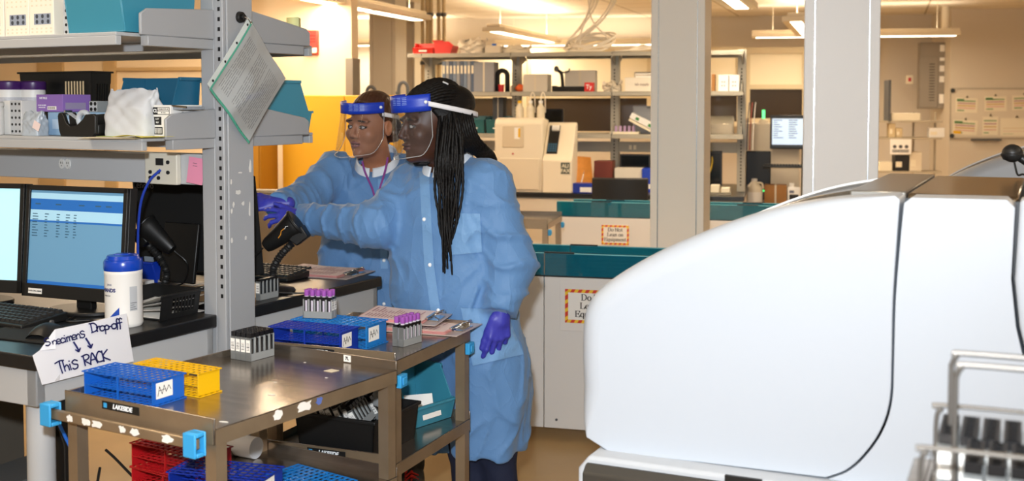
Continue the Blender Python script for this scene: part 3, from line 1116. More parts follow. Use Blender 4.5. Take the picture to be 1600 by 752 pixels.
# ---- things on the middle shelf ------------------------------------------------------------------------------
# white crumpled bag
def bag(name, label, cat, loc, rz, W, D, H, m, seed=1, amp=.008, group=None):
    rnd = random.Random(seed)
    ph = [rnd.uniform(0, 6.3) for _ in range(12)]

    def P(u, v):
        a = 2 * math.pi * u
        c, s_ = math.cos(a), math.sin(a)
        e = 7.0 if v < .6 else 7.0 - 4 * (v - .6) / .4
        k = (abs(c) ** e + abs(s_) ** e) ** (-1 / e)
        top = max(0, v - .62) / .38
        fx, fy = 1 - .05 * v + .10 * top, 1 - .10 * v - .62 * top
        w = amp * (math.sin(3 * a + 9 * v + ph[0]) + .7 * math.sin(7 * a - 14 * v + ph[1]) + .5 * math.sin(11 * a + 21 * v + ph[2])) * (.35 + v)
        z = H * v + amp * top * (1.3 * math.sin(4 * a + ph[3]) + math.sin(9 * a + ph[4]))
        return (W / 2 * k * c * fx + w * c, D / 2 * k * s_ * fy + w * s_, max(z, 0))
    g = G().grid(P, 72, 40)
    t = g.build(name, m, loc=loc, rz=rz, smooth=28)
    return tag(t, label, cat, group)


bx0, bx1 = bx(167, .50, 1.5), bx(246, .50, 1.5)
bag('paper_bag', 'crumpled white paper bag standing beside the tape dispenser', 'bag', bw((bx0 + bx1) / 2, .51, MS), BEN, (bx1 - bx0) * .84, .09, .140, mat('white_bag_paper', '#c6c9ce', .65, bump=.12, bscale=25), 2, .0024)
# deep teal bin behind it
tx0 = bx(183, .57, 1.6)
hopper_bin('long deep teal bin behind the white paper bag', 'bin', bw(tx0, .555, MS), BEN, TEALD, -.078 - tx0, .135, .178, low=.42, slope=.1)
o = thing('tool_pouch', 'grey clipped pouch lying in the front of the deep teal bin', 'pouch', bw(bx(275, .55, 1.5), .545, MS + .080), BEN)
G().box(-.06, .06, -.03, .06, .0, .010).build('pouch', mat('grey_pouch', '#8b929a', .5), o, bev=.002)
G().tube([(-.06, -.032, .006), (.02, -.034, .012), (.075, -.03, .008)], .003, 6).build('zip', CHROME, o)
# white carton with CL label
x0 = bx(238, .505, 1.5)
t = thing('label_carton', 'white carton with black CL print against the shelf bracket', 'carton', bw(x0, .505, MS), BEN)
G().box(0, .072, 0, .13, 0, .094).build('carton', WHITE, t, bev=.001)
p = G().box(.004, .068, -.0006, 0, .066, .088).build('print_panel', INK, t)
G().box(.0225, .0665, -.0009, -.0005, .078, .0862).build('white_field', PAPER, p)
G().box(.0225, .0665, -.0009, -.0005, .0678, .0762).build('white_field', PAPER, p)
text('CL', .014, WHITEINK, p, front(.0132, -.0009, .077), bold=.0004)
text('CALIBRATOR LIQ', .0052, INK, p, front(.0445, -.0012, .082))
text('10 x 5 mL', .0045, INK, p, front(.0445, -.0012, .072))
p = G().box(.006, .036, -.0006, 0, .036, .060).build('print_panel', INK, t)
text('LOT', .007, WHITEINK, p, front(.021, -.0009, .053))
text('REF', .007, WHITEINK, p, front(.021, -.0009, .043))
p = G().box(.008, .040, -.0006, 0, .008, .030).build('barcode_panel', INK, t)
g = G()
for k in range(9):
    g.box(.011 + k * .003, .0125 + k * .003 - (.0006 if k % 2 else 0), -.0009, -.0005, .011, .027)
g.build('bars', PAPER, p)
text('..', .02, INK, t, Matrix.Translation((.0723, .05, .078)) @ Matrix.Rotation(R(90), 4, 'Z') @ Matrix.Rotation(R(90), 4, 'X'))
# yellow papers overhanging the shelf edge
for nm, lb, m_, px, dx, dy, w, d, a, z in (
        ('manila_sheet', 'cream paper sheet overhanging the middle shelf edge', PAPER2, 120, 0, .365, .21, .11, 6, .0006),
        ('green_sheet', 'pale green paper sheet under the white bag', mat('green_paper', '#c3d27a', .8), 150, 0, .425, .11, .09, 25, .0022),
        ('yellow_sheet', 'yellow paper sheet with a curled edge below the white bag', mat('yellow_paper', '#e9e06a', .8), 176, 0, .385, .12, .12, -4, .0036)):
    o = G().grid(lambda u, v: (w * u, d * v, (.006 * (1 - v) ** 2 * math.sin(3.1 * u) if nm == 'yellow_sheet' else -.004 * max(0, .35 - v) * (1 if nm == 'manila_sheet' else 0))), 10, 6, (0, 0, -.0005)).build(nm, m_, loc=bw(bx(px, dy, MS), dy, MS + z), rz=BEN + R(a))
    tag(o, lb, 'paper')
# tape dispenser
x0 = bx(92, .45, 1.5)
t = thing('tape_dispenser', 'black desk tape dispenser with a white roll on the shelf', 'tape dispenser', bw(x0, .445, MS), BEN)
pf = [(.012, 0), (.145, 0), (.158, .010), (.160, .062), (.150, .068), (.118, .066), (.104, .050), (.080, .034), (.052, .030), (.036, .040), (.026, .062), (.018, .072), (.004, .070), (.0, .060), (.004, .020)]
G().prism(pf, 'y', 0, .012).prism([(a, min(b_, .036)) for a, b_ in pf], 'y', .012, .042).prism(pf, 'y', .042, .054).build('body', BLACK, t, bev=.002)
G().tube([(.082 + .0215 * math.cos(a), .027, .051 + .0215 * math.sin(a)) for a in [2 * math.pi * k / 36 for k in range(36)]], .0085, 10, closed=True).build('tape_roll', mat('tape_white', '#b9c2cc', .3), t)
G().mesh([(.06, .017, .051), (.06, .036, .051), (.022, .036, .071), (.022, .017, .071), (.06, .017, .050), (.06, .036, .050), (.022, .036, .070), (.022, .017, .070)], [(0, 1, 2, 3), (7, 6, 5, 4), (0, 4, 5, 1), (1, 5, 6, 2), (2, 6, 7, 3), (3, 7, 4, 0)]).build('tape_end', mat('tape_white', '#b9c2cc', .3), t)
G().box(.012, .018, .014, .040, .066, .078).build('cutter', CHROME, t)
# light blue pack behind the dispenser
x0, x1 = bx(74, .51, 1.5), bx(166, .51, 1.5)
t = thing('pale_blue_carton', 'pale blue carton lying behind the tape dispenser', 'carton', bw(x0, .512, MS), BEN)
G().box(0, x1 - x0, 0, .12, 0, .072).build('carton', mat('pale_blue_card', '#8fb0cf', .6, var=.06, vscale=20), t, bev=.0015)
G().box(.02, .10, -.0006, 0, .02, .05).build('print_panel', mat('pale_blue_print', '#b6cbe0', .6), t)
# clear grey packet
bag('clear_packet', 'clear grey plastic packet leaning on the perforated block', 'packet', bw(bx(55, .465, 1.5), .465, MS), BEN, .072, .05, .074, mat('clear_packet_film', '#aab4bf', .25, bump=.3, bscale=30), 8, .0014)
G().box(-.018, .012, -.0006, .0, .02, .045).build('n_', mat('packet_tag', '#e6d3d0', .7), loc=bw(bx(53, .436, 1.5), .436, MS), rot=(0, R(25), BEN))
tag(bpy.data.objects['n_'], 'small pinkish paper slip stuck on the clear grey packet', 'paper slip')
bpy.data.objects['n_'].name = 'paper_slip'


# perforated blocks
def holed_block(label, loc, rz, W, D, H, nx, nz, name='perforated_block', m=None, r=.0042, wf=.55, cat='tube block'):
    """white block whose front has a grid of round holes over its right part"""
    t = thing(name, label, cat, loc, rz)
    G().box(0, W, 0, D, 0, H).build('block', m or WHITE, t, bev=.001)
    g = G().box(W * (1 - wf), W - .001, -.0006, 0, .002, H - .002)
    f = g.build('face_panel', mat('block_face_grey', '#b6b9bd', .5), t)
    g = G()
    for i in range(nx):
        for k in range(nz):
            x = W * (1 - wf) + W * wf * (i + .5) / nx
            z = H * (k + .5) / nz
            g.prism([(x + r * math.cos(a), z + r * math.sin(a)) for a in [2 * math.pi * q / 14 for q in range(14)]], 'y', -.0010, -.0004)
    o = g.build('hole', BLACKM, f)
    o.name = 'holes'
    return t


x0 = bx(8, .51, 1.5)
holed_block('tall white perforated tube block beside the clear packet', bw(x0, .505, MS), BEN, .083, .08, .108, 3, 5, wf=.62)
x0 = bx(134, .55, 1.5)
holed_block('small grey two-by-two tube block beside the violet glove box', bw(x0 + .004, .56, MS + .0725), BEN, .036, .06, .034, 2, 2, wf=.95, m=CARR, r=.006)
# violet glove box on top of the blue carton
x0 = bx(50, .515, 1.55)
t = thing('glove_box', 'violet glove carton lying on the pale blue carton', 'glove box', bw(x0 + .02, .515, MS + .0732), BEN)
VIO = mat('violet_card', '#8d6bb8', .45)
G().box(0, .118, 0, .11, 0, .054).build('carton', VIO, t, bev=.001)
p = G().box(.05, .09, -.0006, 0, .006, .017).build('barcode_panel', PAPER, t)
g = G()
for k in range(11):
    g.box(.053 + k * .003, .0544 + k * .003 - (.0006 if k % 3 else 0), -.0009, -.0005, .008, .015)
g.build('bars', BARM, p)
text('NITRILE', .010, WHITEINK, t, front(.032, -.0006, .042))
text('EXAM GLOVES', .0055, WHITEINK, t, front(.026, -.0006, .020))
text('POWDER FREE', .0045, WHITEINK, t, front(.026, -.0006, .013))
p = G().box(.118, .1186, .01, .09, .008, .028).build('grey_panel', mat('violet_box_panel', '#9a8fae', .4), t)
# purple-lid tubs
for k, (px, y, lb) in enumerate(((14, .585, 'white wipes tub with purple lid at the picture edge of the shelf'), (52, .635, 'white wipes tub with purple lid behind the perforated block'))):
    t = thing('purple_lid_tub', lb, 'wipes tub', bw(bx(px, y, 1.55), y, MS), 0)
    rr_ = .046 if k == 0 else .040
    G().lathe([(rr_ * .95, 0), (rr_, .006), (rr_ * .98, .14), (rr_ * .95, .145)], n=32).build('tub', WHITE, t)
    G().lathe([(rr_ * 1.0, .144), (rr_ * 1.03, .147), (rr_ * 1.03, .168), (rr_ * .95, .172), (.002, .174)], n=32).build('lid', mat('purple_lid', '#3f1a5c', .35), t)
    G().lathe([(rr_ * .985, .03), (rr_ * .988, .031), (rr_ * .988, .118), (rr_ * .985, .119)], n=32).build('printed_sleeve', mat('sleeve_print', '#c2c3c9', .5, var=.1, vscale=120), t)
t = thing('white_canister', 'plain white canister cut by the picture edge of the shelf', 'canister', bw(bx(-14, .46, 1.5), .46, MS), 0)
G().lathe([(.036, 0), (.038, .004), (.038, .085), (.035, .09)], n=28).build('canister', WHITE, t)
G().lathe([(.038, .09), (.039, .092), (.039, .102), (.034, .105), (.002, .105)], n=28).build('lid', WHITE, t)
# black slotted basket on the shelf back
x1 = bx(131, .66, 1.6)
slotted_tray('shelf_basket', 'tall black slotted basket at the back of the middle shelf', 'basket', bw(x1 - .34, .69, MS), BEN, .34, .085, .205, BLACK, nslot=5)
g = G()
t_ = bpy.data.objects['shelf_basket']
# the long side that faces us has slots too
for k in range(7):
    u = .225 + k * .0135
    g.box(u, u + .0062, -.0052, -.0042, .118, .172)
g.build('slot', mat('slot_glimpse', '#e0c79c', .7), t_)
# ---- top shelf -------------------------------------------------------------------------------------------------
IV = mat('ivory_block', '#e9e1d2', .5)


def window_block(label, px0, px1, y, H=.13):
    x0, x1 = bx(px0, y, 1.8), bx(px1, y, 1.8)
    W = x1 - x0
    t = thing('tube_storage_block', label, 'tube block', bw(x0, y, TS), BEN)
    G().box(0, W, 0, .11, 0, H).build('block', IV, t, bev=.002)
    g = G().box(W * .2, W * .88, -.0008, 0, .034, .066)
    f = g.build('window_panel', mat('block_window', '#8d97a8', .4), t)
    g = G()
    for i in range(3):
        for k in range(2):
            x, z = W * (.32 + .23 * i), .042 + .016 * k
            g.prism([(x + .0055 * math.cos(a), z + .0062 * math.sin(a)) for a in [2 * math.pi * q / 14 for q in range(14)]], 'y', -.0014, -.0006)
    g.build('tube_bottoms', mat('tube_bottom', '#3d434d', .4), f)
    g = G()
    for i in range(5):
        for z in (.012, .022, .090, .104):
            x = W * (.12 + .19 * i)
            g.box(x - .0035, x + .0035, -.0006, 0, z - .0025, z + .0025)
    g.build('moulded_dots', mat('ivory_dot', '#d9cfba', .6), t)
    return t


window_block('ivory tube storage block at the picture edge of the top shelf', -42, 6, .38)
window_block('ivory tube storage block second from the teal bin', 8, 45, .38)
window_block('ivory tube storage block nearest the teal bin on the top shelf', 46, 84, .38)
x0 = bx(85, .37, 1.8)
holed_block('grey perforated tube block standing against the teal top-shelf bin', bw(x0 + .002, .40, TS), BEN, .045, .10, .125, 2, 6, wf=.96, m=GREYL, r=.0048)
tx0 = bx(102, .36, 1.8)
hopper_bin('large teal stacking bin on the top shelf beside the bracket', 'bin', bw(tx0 + .008, .345, TS + .002), BEN, TEAL, .225, .30, .17, low=.75, slope=.25)
# right side of the top shelf: papers
o = thing('paper_stack', 'stack of white printed papers behind the post on the top shelf', 'papers', bw(-.16, .98, TS), BEN)
g = G()
for k in range(6):
    g.box(-.09 + .002 * (k % 3), .09, -.12, .12 - .002 * (k % 2), .012 * k, .012 * k + .0105)
g.build('ream', PAPER, o)
g = G()
for k in range(3):
    g.box(.0900, .0906, -.06, .02 + .02 * (k % 2), .030 + k * .009, .033 + k * .009)
g.build('print_line', GREYD, o)
o = thing('yellow_card', 'folded yellow card standing at the post on the top shelf', 'card', bw(-.075, 1.10, TS), BEN + R(15))
G().mesh([(0, 0, 0), (.05, -.02, 0), (.05, -.02, .09), (0, 0, .09), (.03, .05, 0), (.03, .05, .09)], [(0, 1, 2, 3), (1, 4, 5, 2)]).build('fold', mat('pale_yellow_card', '#d9dca0', .8), o)
o.children[0].modifiers.new('thickness', 'SOLIDIFY').thickness = .001
# far-side teal bin beyond the post, middle shelf
q0 = bw(-.26, .90, MS)
hopper_bin('teal stacking bin on the far side of the middle shelf behind the hanging sleeve', 'bin', bw(-.02, 1.165, MS), BEN + R(180), TEAL, .22, .30, .176, low=.42, slope=.12)
# ---- hanging plastic sleeve ------------------------------------------------------------------------------------
SX = .052
C = [on_bench(bplane(px, py, SX)) for px, py in ((393, 34), (329, 138), (389, 223), (447, 123))]   # top, left, bottom, right
t = thing('plastic_sleeve', 'clear plastic sleeve with printed sheets hanging cornerwise on the post', 'document sleeve', bw(0, 0, 0), BEN)


def sl(u, v, off=0.0):
    """u along top->right, v along top->left"""
    a = C[0] + (C[3] - C[0]) * u + (C[1] - C[0]) * v + (C[2] - C[3] - C[1] + C[0]) * u * v
    bow = .006 * math.sin(math.pi * u) * math.sin(math.pi * v) + .0025 * math.sin(9 * u + 4 * v)
    return Vector((a.x + bow + off, a.y, a.z))


G().grid(lambda u, v: sl(u, v, -.004), 16, 16, (.0014, 0, 0)).build('paper_sheets', mat('sleeve_paper', '#d4d5d6', .7), t)
G().grid(lambda u, v: sl(-.01 + 1.02 * u, -.0 + 1.0 * v, .001), 16, 16).build('sleeve_film', sheet_mat('clear_film', '#f4f6f6', .10, .12), t)
g = G()
g.grid(lambda u, v: sl(-.075 + .085 * u, v, -.001), 3, 16, (.0015, 0, 0))
g.build('binder_strip', mat('strip_white', '#cfd6d2', .4), t)
G().grid(lambda u, v: sl(-.005 + .022 * u, v, .0015), 2, 16, (.0012, 0, 0)).grid(lambda u, v: sl(u, .985 + .03 * v, .0), 16, 2, (.001, 0, 0)).build('green_edge', mat('green_binding', '#4fa58c', .4), t)
for v in (.08, .36, .64, .92):
    a = sl(-.035, v, .002)
    G().cyl((a.x, a.y, a.z), (a.x + .0008, a.y, a.z), .004, n=12).build('punch_hole', INK, t)
g = G()
rnd = random.Random(4)
for k in range(26):
    u = .10 + k * .033
    if k in (7, 8, 16):
        continue
    v0 = .14
    while v0 < .86:
        v1 = min(.88, v0 + rnd.uniform(.05, .2))
        a0, a1 = sl(u, v0, -.0022), sl(u, v1, -.0022)
        b0, b1 = sl(u + .008, v0, -.0022), sl(u + .008, v1, -.0022)
        g.mesh([tuple(a0), tuple(a1), tuple(b1), tuple(b0)], [(0, 1, 2, 3)])
        v0 = v1 + .02
o = g.build('printed_lines', mat('print_grey', '#8b8d90', .7), t)
o['kind'] = 'stuff'
k = on_bench(bplane(374, 27, .03))
o = thing('magnet_hook', 'round black magnet hook at the top of the grey post', 'hook', bw(.0302, k.y, k.z), BEN)
G().cyl((0, 0, 0), (.012, 0, 0), .018, .016, n=28).cyl((.012, 0, 0), (.022, 0, 0), .008, n=16).build('magnet', BLACK, o, bev=.001)
G().tube(bez([(.020, 0, 0), (.030, .004, -.006), (.030, .018, -.018), (.024, .028, -.012)], 8), .0022, 8).build('hook_wire', CHROME, o)
# ---- hand-lettered sign on the bench end --------------------------------------------------------------------------
PX_ = .009
t = thing('paper_sign', 'hand-lettered white paper sign taped to the bench end', 'sign', bw(0, 0, 0), BEN)


def sg(px, py, off=0.0):
    q = on_bench(bplane(px, py, PX_))
    q.x += off
    return tuple(q)


out = [(51, 556), (66, 602), (135, 584), (209, 565), (203, 528), (198, 490), (140, 504), (86, 515), (62, 548)]
mid = sg(135, 550, .004)
vs = [sg(*p) for p in out]
n = len(vs)
vs = [mid] + vs + [(mid[0] - .001, mid[1], mid[2])] + [(v[0] - .001, v[1], v[2]) for v in vs]
fs = [(0, 1 + i, 1 + (i + 1) % n) for i in range(n)] + [(n + 1, n + 2 + (i + 1) % n, n + 2 + i) for i in range(n)] + [(1 + i, n + 2 + i, n + 2 + (i + 1) % n, 1 + (i + 1) % n) for i in range(n)]
G().mesh(vs, fs).build('sheet', mat('sign_paper', '#e9e9ee', .8, bump=.05, bscale=12), t)
G().mesh([sg(62, 548, .001), sg(86, 515, .001), sg(83, 545, .010)], [(0, 1, 2)]).build('folded_corner', mat('sign_paper', '#e9e9ee', .8), t)
HW = {
    'S': ([[(.75, .85), (.45, 1.0), (.15, .85), (.2, .6), (.6, .45), (.75, .2), (.45, 0), (.1, .12)]], .85),
    'p': ([[(.12, .5), (.15, 0), (.12, -.4)], [(.14, .35), (.35, .52), (.58, .35), (.5, .08), (.15, .05)]], .68),
    'e': ([[(.1, .27), (.55, .3), (.5, .5), (.25, .55), (.08, .3), (.2, .03), (.55, .06)]], .66),
    'c': ([[(.55, .46), (.3, .55), (.08, .3), (.2, .02), (.55, .08)]], .62),
    'i': ([[(.15, .5), (.17, .0)], [(.16, .74), (.17, .78)]], .34),
    'm': ([[(.08, .52), (.1, 0)], [(.1, .35), (.28, .54), (.38, .4), (.38, 0)], [(.38, .35), (.58, .54), (.68, .4), (.7, 0)]], .86),
    'n': ([[(.08, .52), (.1, 0)], [(.1, .32), (.34, .54), (.5, .4), (.5, 0)]], .66),
    's': ([[(.62, .62), (.4, .75), (.15, .62), (.25, .42), (.55, .3), (.5, .05), (.25, -.03), (.06, .08)]], .72),
    'D': ([[(.15, 1.0), (.18, 0)], [(.0, .98), (.5, .95), (.78, .6), (.65, .15), (.1, .0)]], .92),
    'r': ([[(.1, .52), (.12, 0)], [(.12, .3), (.3, .52), (.5, .5)]], .55),
    'o': ([[(.32, .54), (.08, .4), (.1, .08), (.36, .0), (.58, .2), (.52, .46), (.32, .54)]], .68),
    '-': ([[(.05, .3), (.45, .32)]], .54),
    'f': ([[(.5, .88), (.32, 1.0), (.2, .8), (.2, .2), (.15, -.15)], [(.02, .5), (.45, .54)]], .46),
    'T': ([[(-.05, .88), (.4, 1.0), (.75, .96)], [(.36, .98), (.34, .5), (.38, -.1)]], .72),
    'h': ([[(.1, .95), (.12, 0)], [(.12, .32), (.34, .5), (.48, .35), (.5, 0)]], .66),
    'R': ([[(.15, .95), (.16, 0)], [(.0, .9), (.5, .98), (.68, .75), (.45, .52), (.18, .48), (.72, .0)]], .8),
    'A': ([[(.05, 0), (.4, 1.0), (.72, 0)], [(.15, .38), (.62, .4)]], .8),
    'C': ([[(.68, .85), (.4, 1.0), (.1, .55), (.2, .1), (.68, .08)]], .76),
    'K': ([[(.12, 1.0), (.14, 0)], [(.65, 1.0), (.15, .48), (.72, 0)]], .8),
    ' ': ([], .4),
}


def write_px(s, px, py, size, slope, proj, w, adv=1.0, off=.0012):
    """handwriting along a baseline that starts at a pixel; proj puts pixels on a surface"""
    g = G()
    c, sn = math.cos(slope), math.sin(slope)
    x = 0.0
    for ch in s:
        st, a = HW[ch]
        for pl in st:
            sm = [(p.x, p.y) for p in bez([(q[0], q[1], 0) for q in pl], 5)] if len(pl) > 2 else pl
            for p, q in zip(sm, sm[1:]):
                A = ((x + p[0]) * size, -p[1] * size)
                B = ((x + q[0]) * size, -q[1] * size)
                d = Vector((B[0] - A[0], B[1] - A[1]))
                if d.length < 1e-6:
                    continue
                d.normalize()
                nn = Vector((-d.y, d.x)) * w / 2
                e = d * w * .3
                qd = [(A[0] - e.x - nn.x, A[1] - e.y - nn.y), (B[0] + e.x - nn.x, B[1] + e.y - nn.y), (B[0] + e.x + nn.x, B[1] + e.y + nn.y), (A[0] - e.x + nn.x, A[1] - e.y + nn.y)]
                g.mesh([proj(px + c * u - sn * v, py + sn * u + c * v, off) for u, v in qd], [(0, 1, 2, 3)])
        x += a * adv
    return g


g = write_px('pecimens', 79, 540, 13.5, R(-15), lambda a, b_, o: sg(a, b_, .0065), 1.9, .75)
g.build('handwriting', NAVY, t)
write_px('S', 66, 541, 12, R(-18), lambda a, b_, o: sg(a, b_, .0112), 1.9).build('handwriting', NAVY, t)
write_px('Drop-off', 139, 520, 14.5, R(-10), lambda a, b_, o: sg(a, b_, .0065), 2.1, .68).build('handwriting', NAVY, t)
write_px('This', 88, 583, 18, R(-15), lambda a, b_, o: sg(a, b_, .0065), 2.2, .74).build('handwriting', NAVY, t)
write_px('RACK', 128, 572, 17, R(-13), lambda a, b_, o: sg(a, b_, .0065), 2.3, .76).build('handwriting', NAVY, t)
g = G()


def pxline(g, pts, w):
    for A, B in zip(pts, pts[1:]):
        d = (Vector(B) - Vector(A)).normalized()
        nn = Vector((-d.y, d.x)) * w / 2
        g.mesh([sg(A[0] - nn.x, A[1] - nn.y, .0065), sg(B[0] - nn.x, B[1] - nn.y, .0065), sg(B[0] + nn.x, B[1] + nn.y, .0065), sg(A[0] + nn.x, A[1] + nn.y, .0065)], [(0, 1, 2, 3)])


for A in ((112, 534), (131, 528)):
    a, b_ = A
    pxline(g, [(a, b_), (a + 4, b_ + 6), (a + 8, b_ + 13), (a + 8.5, b_ + 15)], 3.0)
    pxline(g, [(a + 3, b_ + 12), (a + 8.5, b_ + 16), (a + 11, b_ + 9)], 2.4)
g.build('drawn_arrows', NAVY, t)
G().mesh([sg(84, 596, .003), sg(92, 594, .003), sg(92, 585, .003)], [(0, 1, 2)]).build('tape_piece', sheet_mat('sticky_tape', '#fafafa', .1, .2, .2), t)
# ---- cables on and about the desk ---------------------------------------------------------------------------------
cb = bez([bw(-.235, .676, 1.345), bw(-.262, .655, 1.31), bw(-.285, .64, 1.24), bw(-.305, .645, 1.12), bw(-.315, .66, 1.0), bw(-.33, .70, .915)], 10)
tag(G().tube(cb, .0042, 8).build('network_cable', mat('blue_cable', '#1d3fae', .4)), 'blue network cable running down from the data outlet box', 'cable')
for k, (lb, pts) in enumerate((
        ('black cord trailing over the monitor bezel to the keyboard', [bw(-.93, .30, .945), bw(-.80, .24, 1.0), bw(-.70, .21, .985), bw(-.66, .22, .935)]),
        ('black cord lying between the monitor and the wipes tub', [bw(-.60, .48, .914), bw(-.45, .42, .914), bw(-.36, .44, .914), bw(-.30, .36, .914), bw(-.25, .40, .914)]),
        ('black cord looped in front of the monitor stand', [bw(-.58, .36, .914), bw(-.46, .34, .914), bw(-.40, .28, .914), bw(-.36, .22, .914), bw(-.33, .24, .914)]),
        ('grey cord lying behind the letter basket', [bw(-.30, .80, .93), bw(-.20, .86, .945), bw(-.12, .86, .955), bw(-.09, .84, .93)]))):
    tag(G().tube(bez(pts, 10), .0032, 7).build('cord', BLACK if k < 3 else GREYD), lb, 'cord')
# carriers and clipboard on the far worktop
px_, py_ = bl(404, 470, TOP)
carrier('single grey sample carrier standing at the post foot', bw(px_ - .012, py_, TOP), BEN, H=.062, caps=False)


def clipboard(label, loc, rz, W=.23, L=.315, nsheet=6, m=PINK, seed=0, rot=None):
    """flat board with sheets, steel clip at +x end"""
    t = thing('clipboard', label, 'clipboard', loc, rz, rot=rot)
    G().box(0, L, 0, W, 0, .003).build('board', mat('clear_board', '#b9a9a2', .3), t, bev=.001)
    rnd = random.Random(seed)
    g = G()
    for k in range(nsheet):
        z = .0036 + k * .0013
        dx, dy = rnd.uniform(-.004, .004), rnd.uniform(-.004, .004)
        g.grid(lambda u, v: (.006 + dx + (L - .05) * u, .007 + dy + (W - .014) * v, z + .007 * max(0, .4 - u) * (k / nsheet) * (1 + v)), 6, 4, (0, 0, -.0009))
    g.build('sheets', m, t)
    zt = .0036 + nsheet * .0013
    top = G().grid(lambda u, v: (.008 + (L - .055) * u, .010 + (W - .02) * v, zt + .007 * max(0, .4 - u) * (1 + v)), 8, 6, (0, 0, -.0006)).build('top_sheet', mat('form_paper', '#e9d3cc', .8), t)
    g = G()
    for k in range(16):
        u = .06 + k * .052
        for v0, v1 in ((.08, .30 + .1 * rnd.random()), (.46, .6 + .3 * rnd.random())):
            x = .008 + (L - .055) * u
            zz = zt + .0006 + .0005
            g.box(x, x + .003, .010 + (W - .02) * v0, .010 + (W - .02) * v1, zz + .007 * max(0, .4 - u) * (1 + v0), zz + .0003 + .007 * max(0, .4 - u) * (1 + v1))
    g.build('form_lines', mat('form_ink', '#b5888a', .8), top)['kind'] = 'stuff'
    g = G().box(L - .048, L - .008, W * .28, W * .72, .003, .007)
    g.tube([(L - .044, W * .25, .011), (L - .044, W * .75, .011)], .005, 10)
    c = g.build('clip_plate', CHROME, t, bev=.001)
    G().tube(bez([(L - .042, W * .30, .013), (L - .012, W * .33, .026), (L + .002, W * .5, .030), (L - .012, W * .67, .026), (L - .042, W * .70, .013)], 6), .0022, 7).build('clip_lever', CHROME, c)
    return t


cx0, cy0 = bl(552, 434, TOP)
clipboard('clipboard with pink papers lying on the far worktop corner', bw(cx0 - .30, cy0 - .10, TOP), BEN + R(8), seed=3)
keyboard('black keyboard on the far worktop behind the scanner', bw(-.66, 1.27, TOP), BEN, D=.13)
# ================================================================== steel carts
CZ = 0.85
STEELD = mat('cart_steel', '#a99f94', 0.22, 0.92, bump=0.02, bscale=25, stretch=(1, 10, 10), var=.14, vscale=5)
STEELE = mat('cart_edge_steel', '#a8947a', 0.40, 0.7, bump=.02, bscale=30, var=.12, vscale=9)
MIDS = .565


def cart(label, loc, rz, W, L, ends=((0, -1),)):
    """local origin at the near right corner on the floor; x to -W, y to L"""
    t = thing('utility_cart', label, 'cart', loc, rz)
    for z, nm in ((CZ, 'top_shelf'), (MIDS, 'middle_shelf'), (.16, 'bottom_shelf')):
        g = G().box(-W, 0, 0, L, z - .004, z)
        g.box(-W, -W + .004, 0, L, z - .035, z + .022).box(-W, 0, 0, .004, z - .035, z + .024).box(-W, 0, L - .004, L, z - .035, z + .024)
        g.box(-.004, 0, 0, L, z - .035, z - .0)
        g.build(nm, STEELD, t, bev=.0015)
        G().box(-.0045, .001, .004, L - .004, z - .036, z - .002).box(-W + .004, -.004, -.0012, 0, z - .034, z + .022).build('rolled_edge', STEELE, t)
    for x in (-W + .002, -.034):
        for y in (.006, L - .038):
            G().prism([(x, y), (x + .032, y), (x + .032, y + .032), (x + .028, y + .032), (x + .028, y + .004), (x, y + .004)], 'z', .12, CZ - .004).build('leg', STEELE, t)
    for x in (-W + .03, -.03):
        for y in (.04, L - .04):
            g = G().cyl((x - .012, y, .05), (x + .012, y, .05), .05, n=24)
            w = g.build('caster_wheel', GREYD, t, bev=.004)
            G().box(x - .018, x - .014, y - .02, y + .02, .05, .125).box(x + .014, x + .018, y - .02, y + .02, .05, .125).box(x - .018, x + .018, y - .02, y + .02, .115, .125).build('caster_fork', STEELE, w)
    # push rail with corner bumpers, at both ends
    for yy, sg_ in ends:
        y = yy + sg_ * .028
        G().box(-W - .022, -.020, y - .006, y + .006, CZ - .040, CZ - .016).build('push_rail', STEELE, t, bev=.003)
        for x in (-W - .022, -.046):
            b_ = G()
            a0, a1 = (x - .004, x + .034) if x > -.1 else (x - .012, x + .026)
            for q in ((y - .017, y - .011), (y + .011, y + .017)):
                b_.box(a0, a1, q[0], q[1], CZ - .056, CZ - .002)
            b_.box(a0, a1, y - .011, y + .011, CZ - .056, CZ - .046).box(a0, a1, y - .011, y + .011, CZ - .012, CZ - .002)
            b_.box(a0, a0 + .006, y - .011, y + .011, CZ - .046, CZ - .012) if x < -.1 else None
            b_.build('corner_bumper', SKYB, t, bev=.003)
    if not ends:
        for y in (.022, L - .022):
            G().box(.001, .016, y - .020, y + .020, CZ - .075, CZ - .040).box(.016, .020, y - .012, y + .012, CZ - .068, CZ - .047).build('corner_bumper', SKYB, t, bev=.003)
    for z, u in ((CZ, -W * .60), (MIDS, -W * .52)):
        p = G().box(u - .062, u + .062, -.0026, -.0012, z - .002, z + .017).build('name_plate', BLACK, t, bev=.0006)
        text('LAKESIDE', .0150, mat('plate_lettering', '#f4f7fa', .5), p, front(u + .007, -.0030, z + .0075), bold=.0005, shear=.2)
        G().box(u - .056, u - .045, -.0030, -.0024, z + .002, z + .013).build('plate_emblem', SKYB, p)
    return t


c1 = at_h(335, 672, CZ)
C1Z = R(-31)
c2 = Vector((-.318, 3.108, CZ))
C2Z = R(-22)
W1, L1, W2, L2 = .49, .655, .42, .50
ct1 = cart('near steel utility cart with the bar-coded carriers on its empty top', (c1.x, c1.y, 0), C1Z, W1, L1)
cart('far steel utility cart beside the standing person with clipboards on top', (c2.x, c2.y, 0), C2Z, W2, L2, ())


def cw(c, rz, x, y, z):
    return Vector((c.x + math.cos(rz) * x - math.sin(rz) * y, c.y + math.sin(rz) * x + math.cos(rz) * y, z))


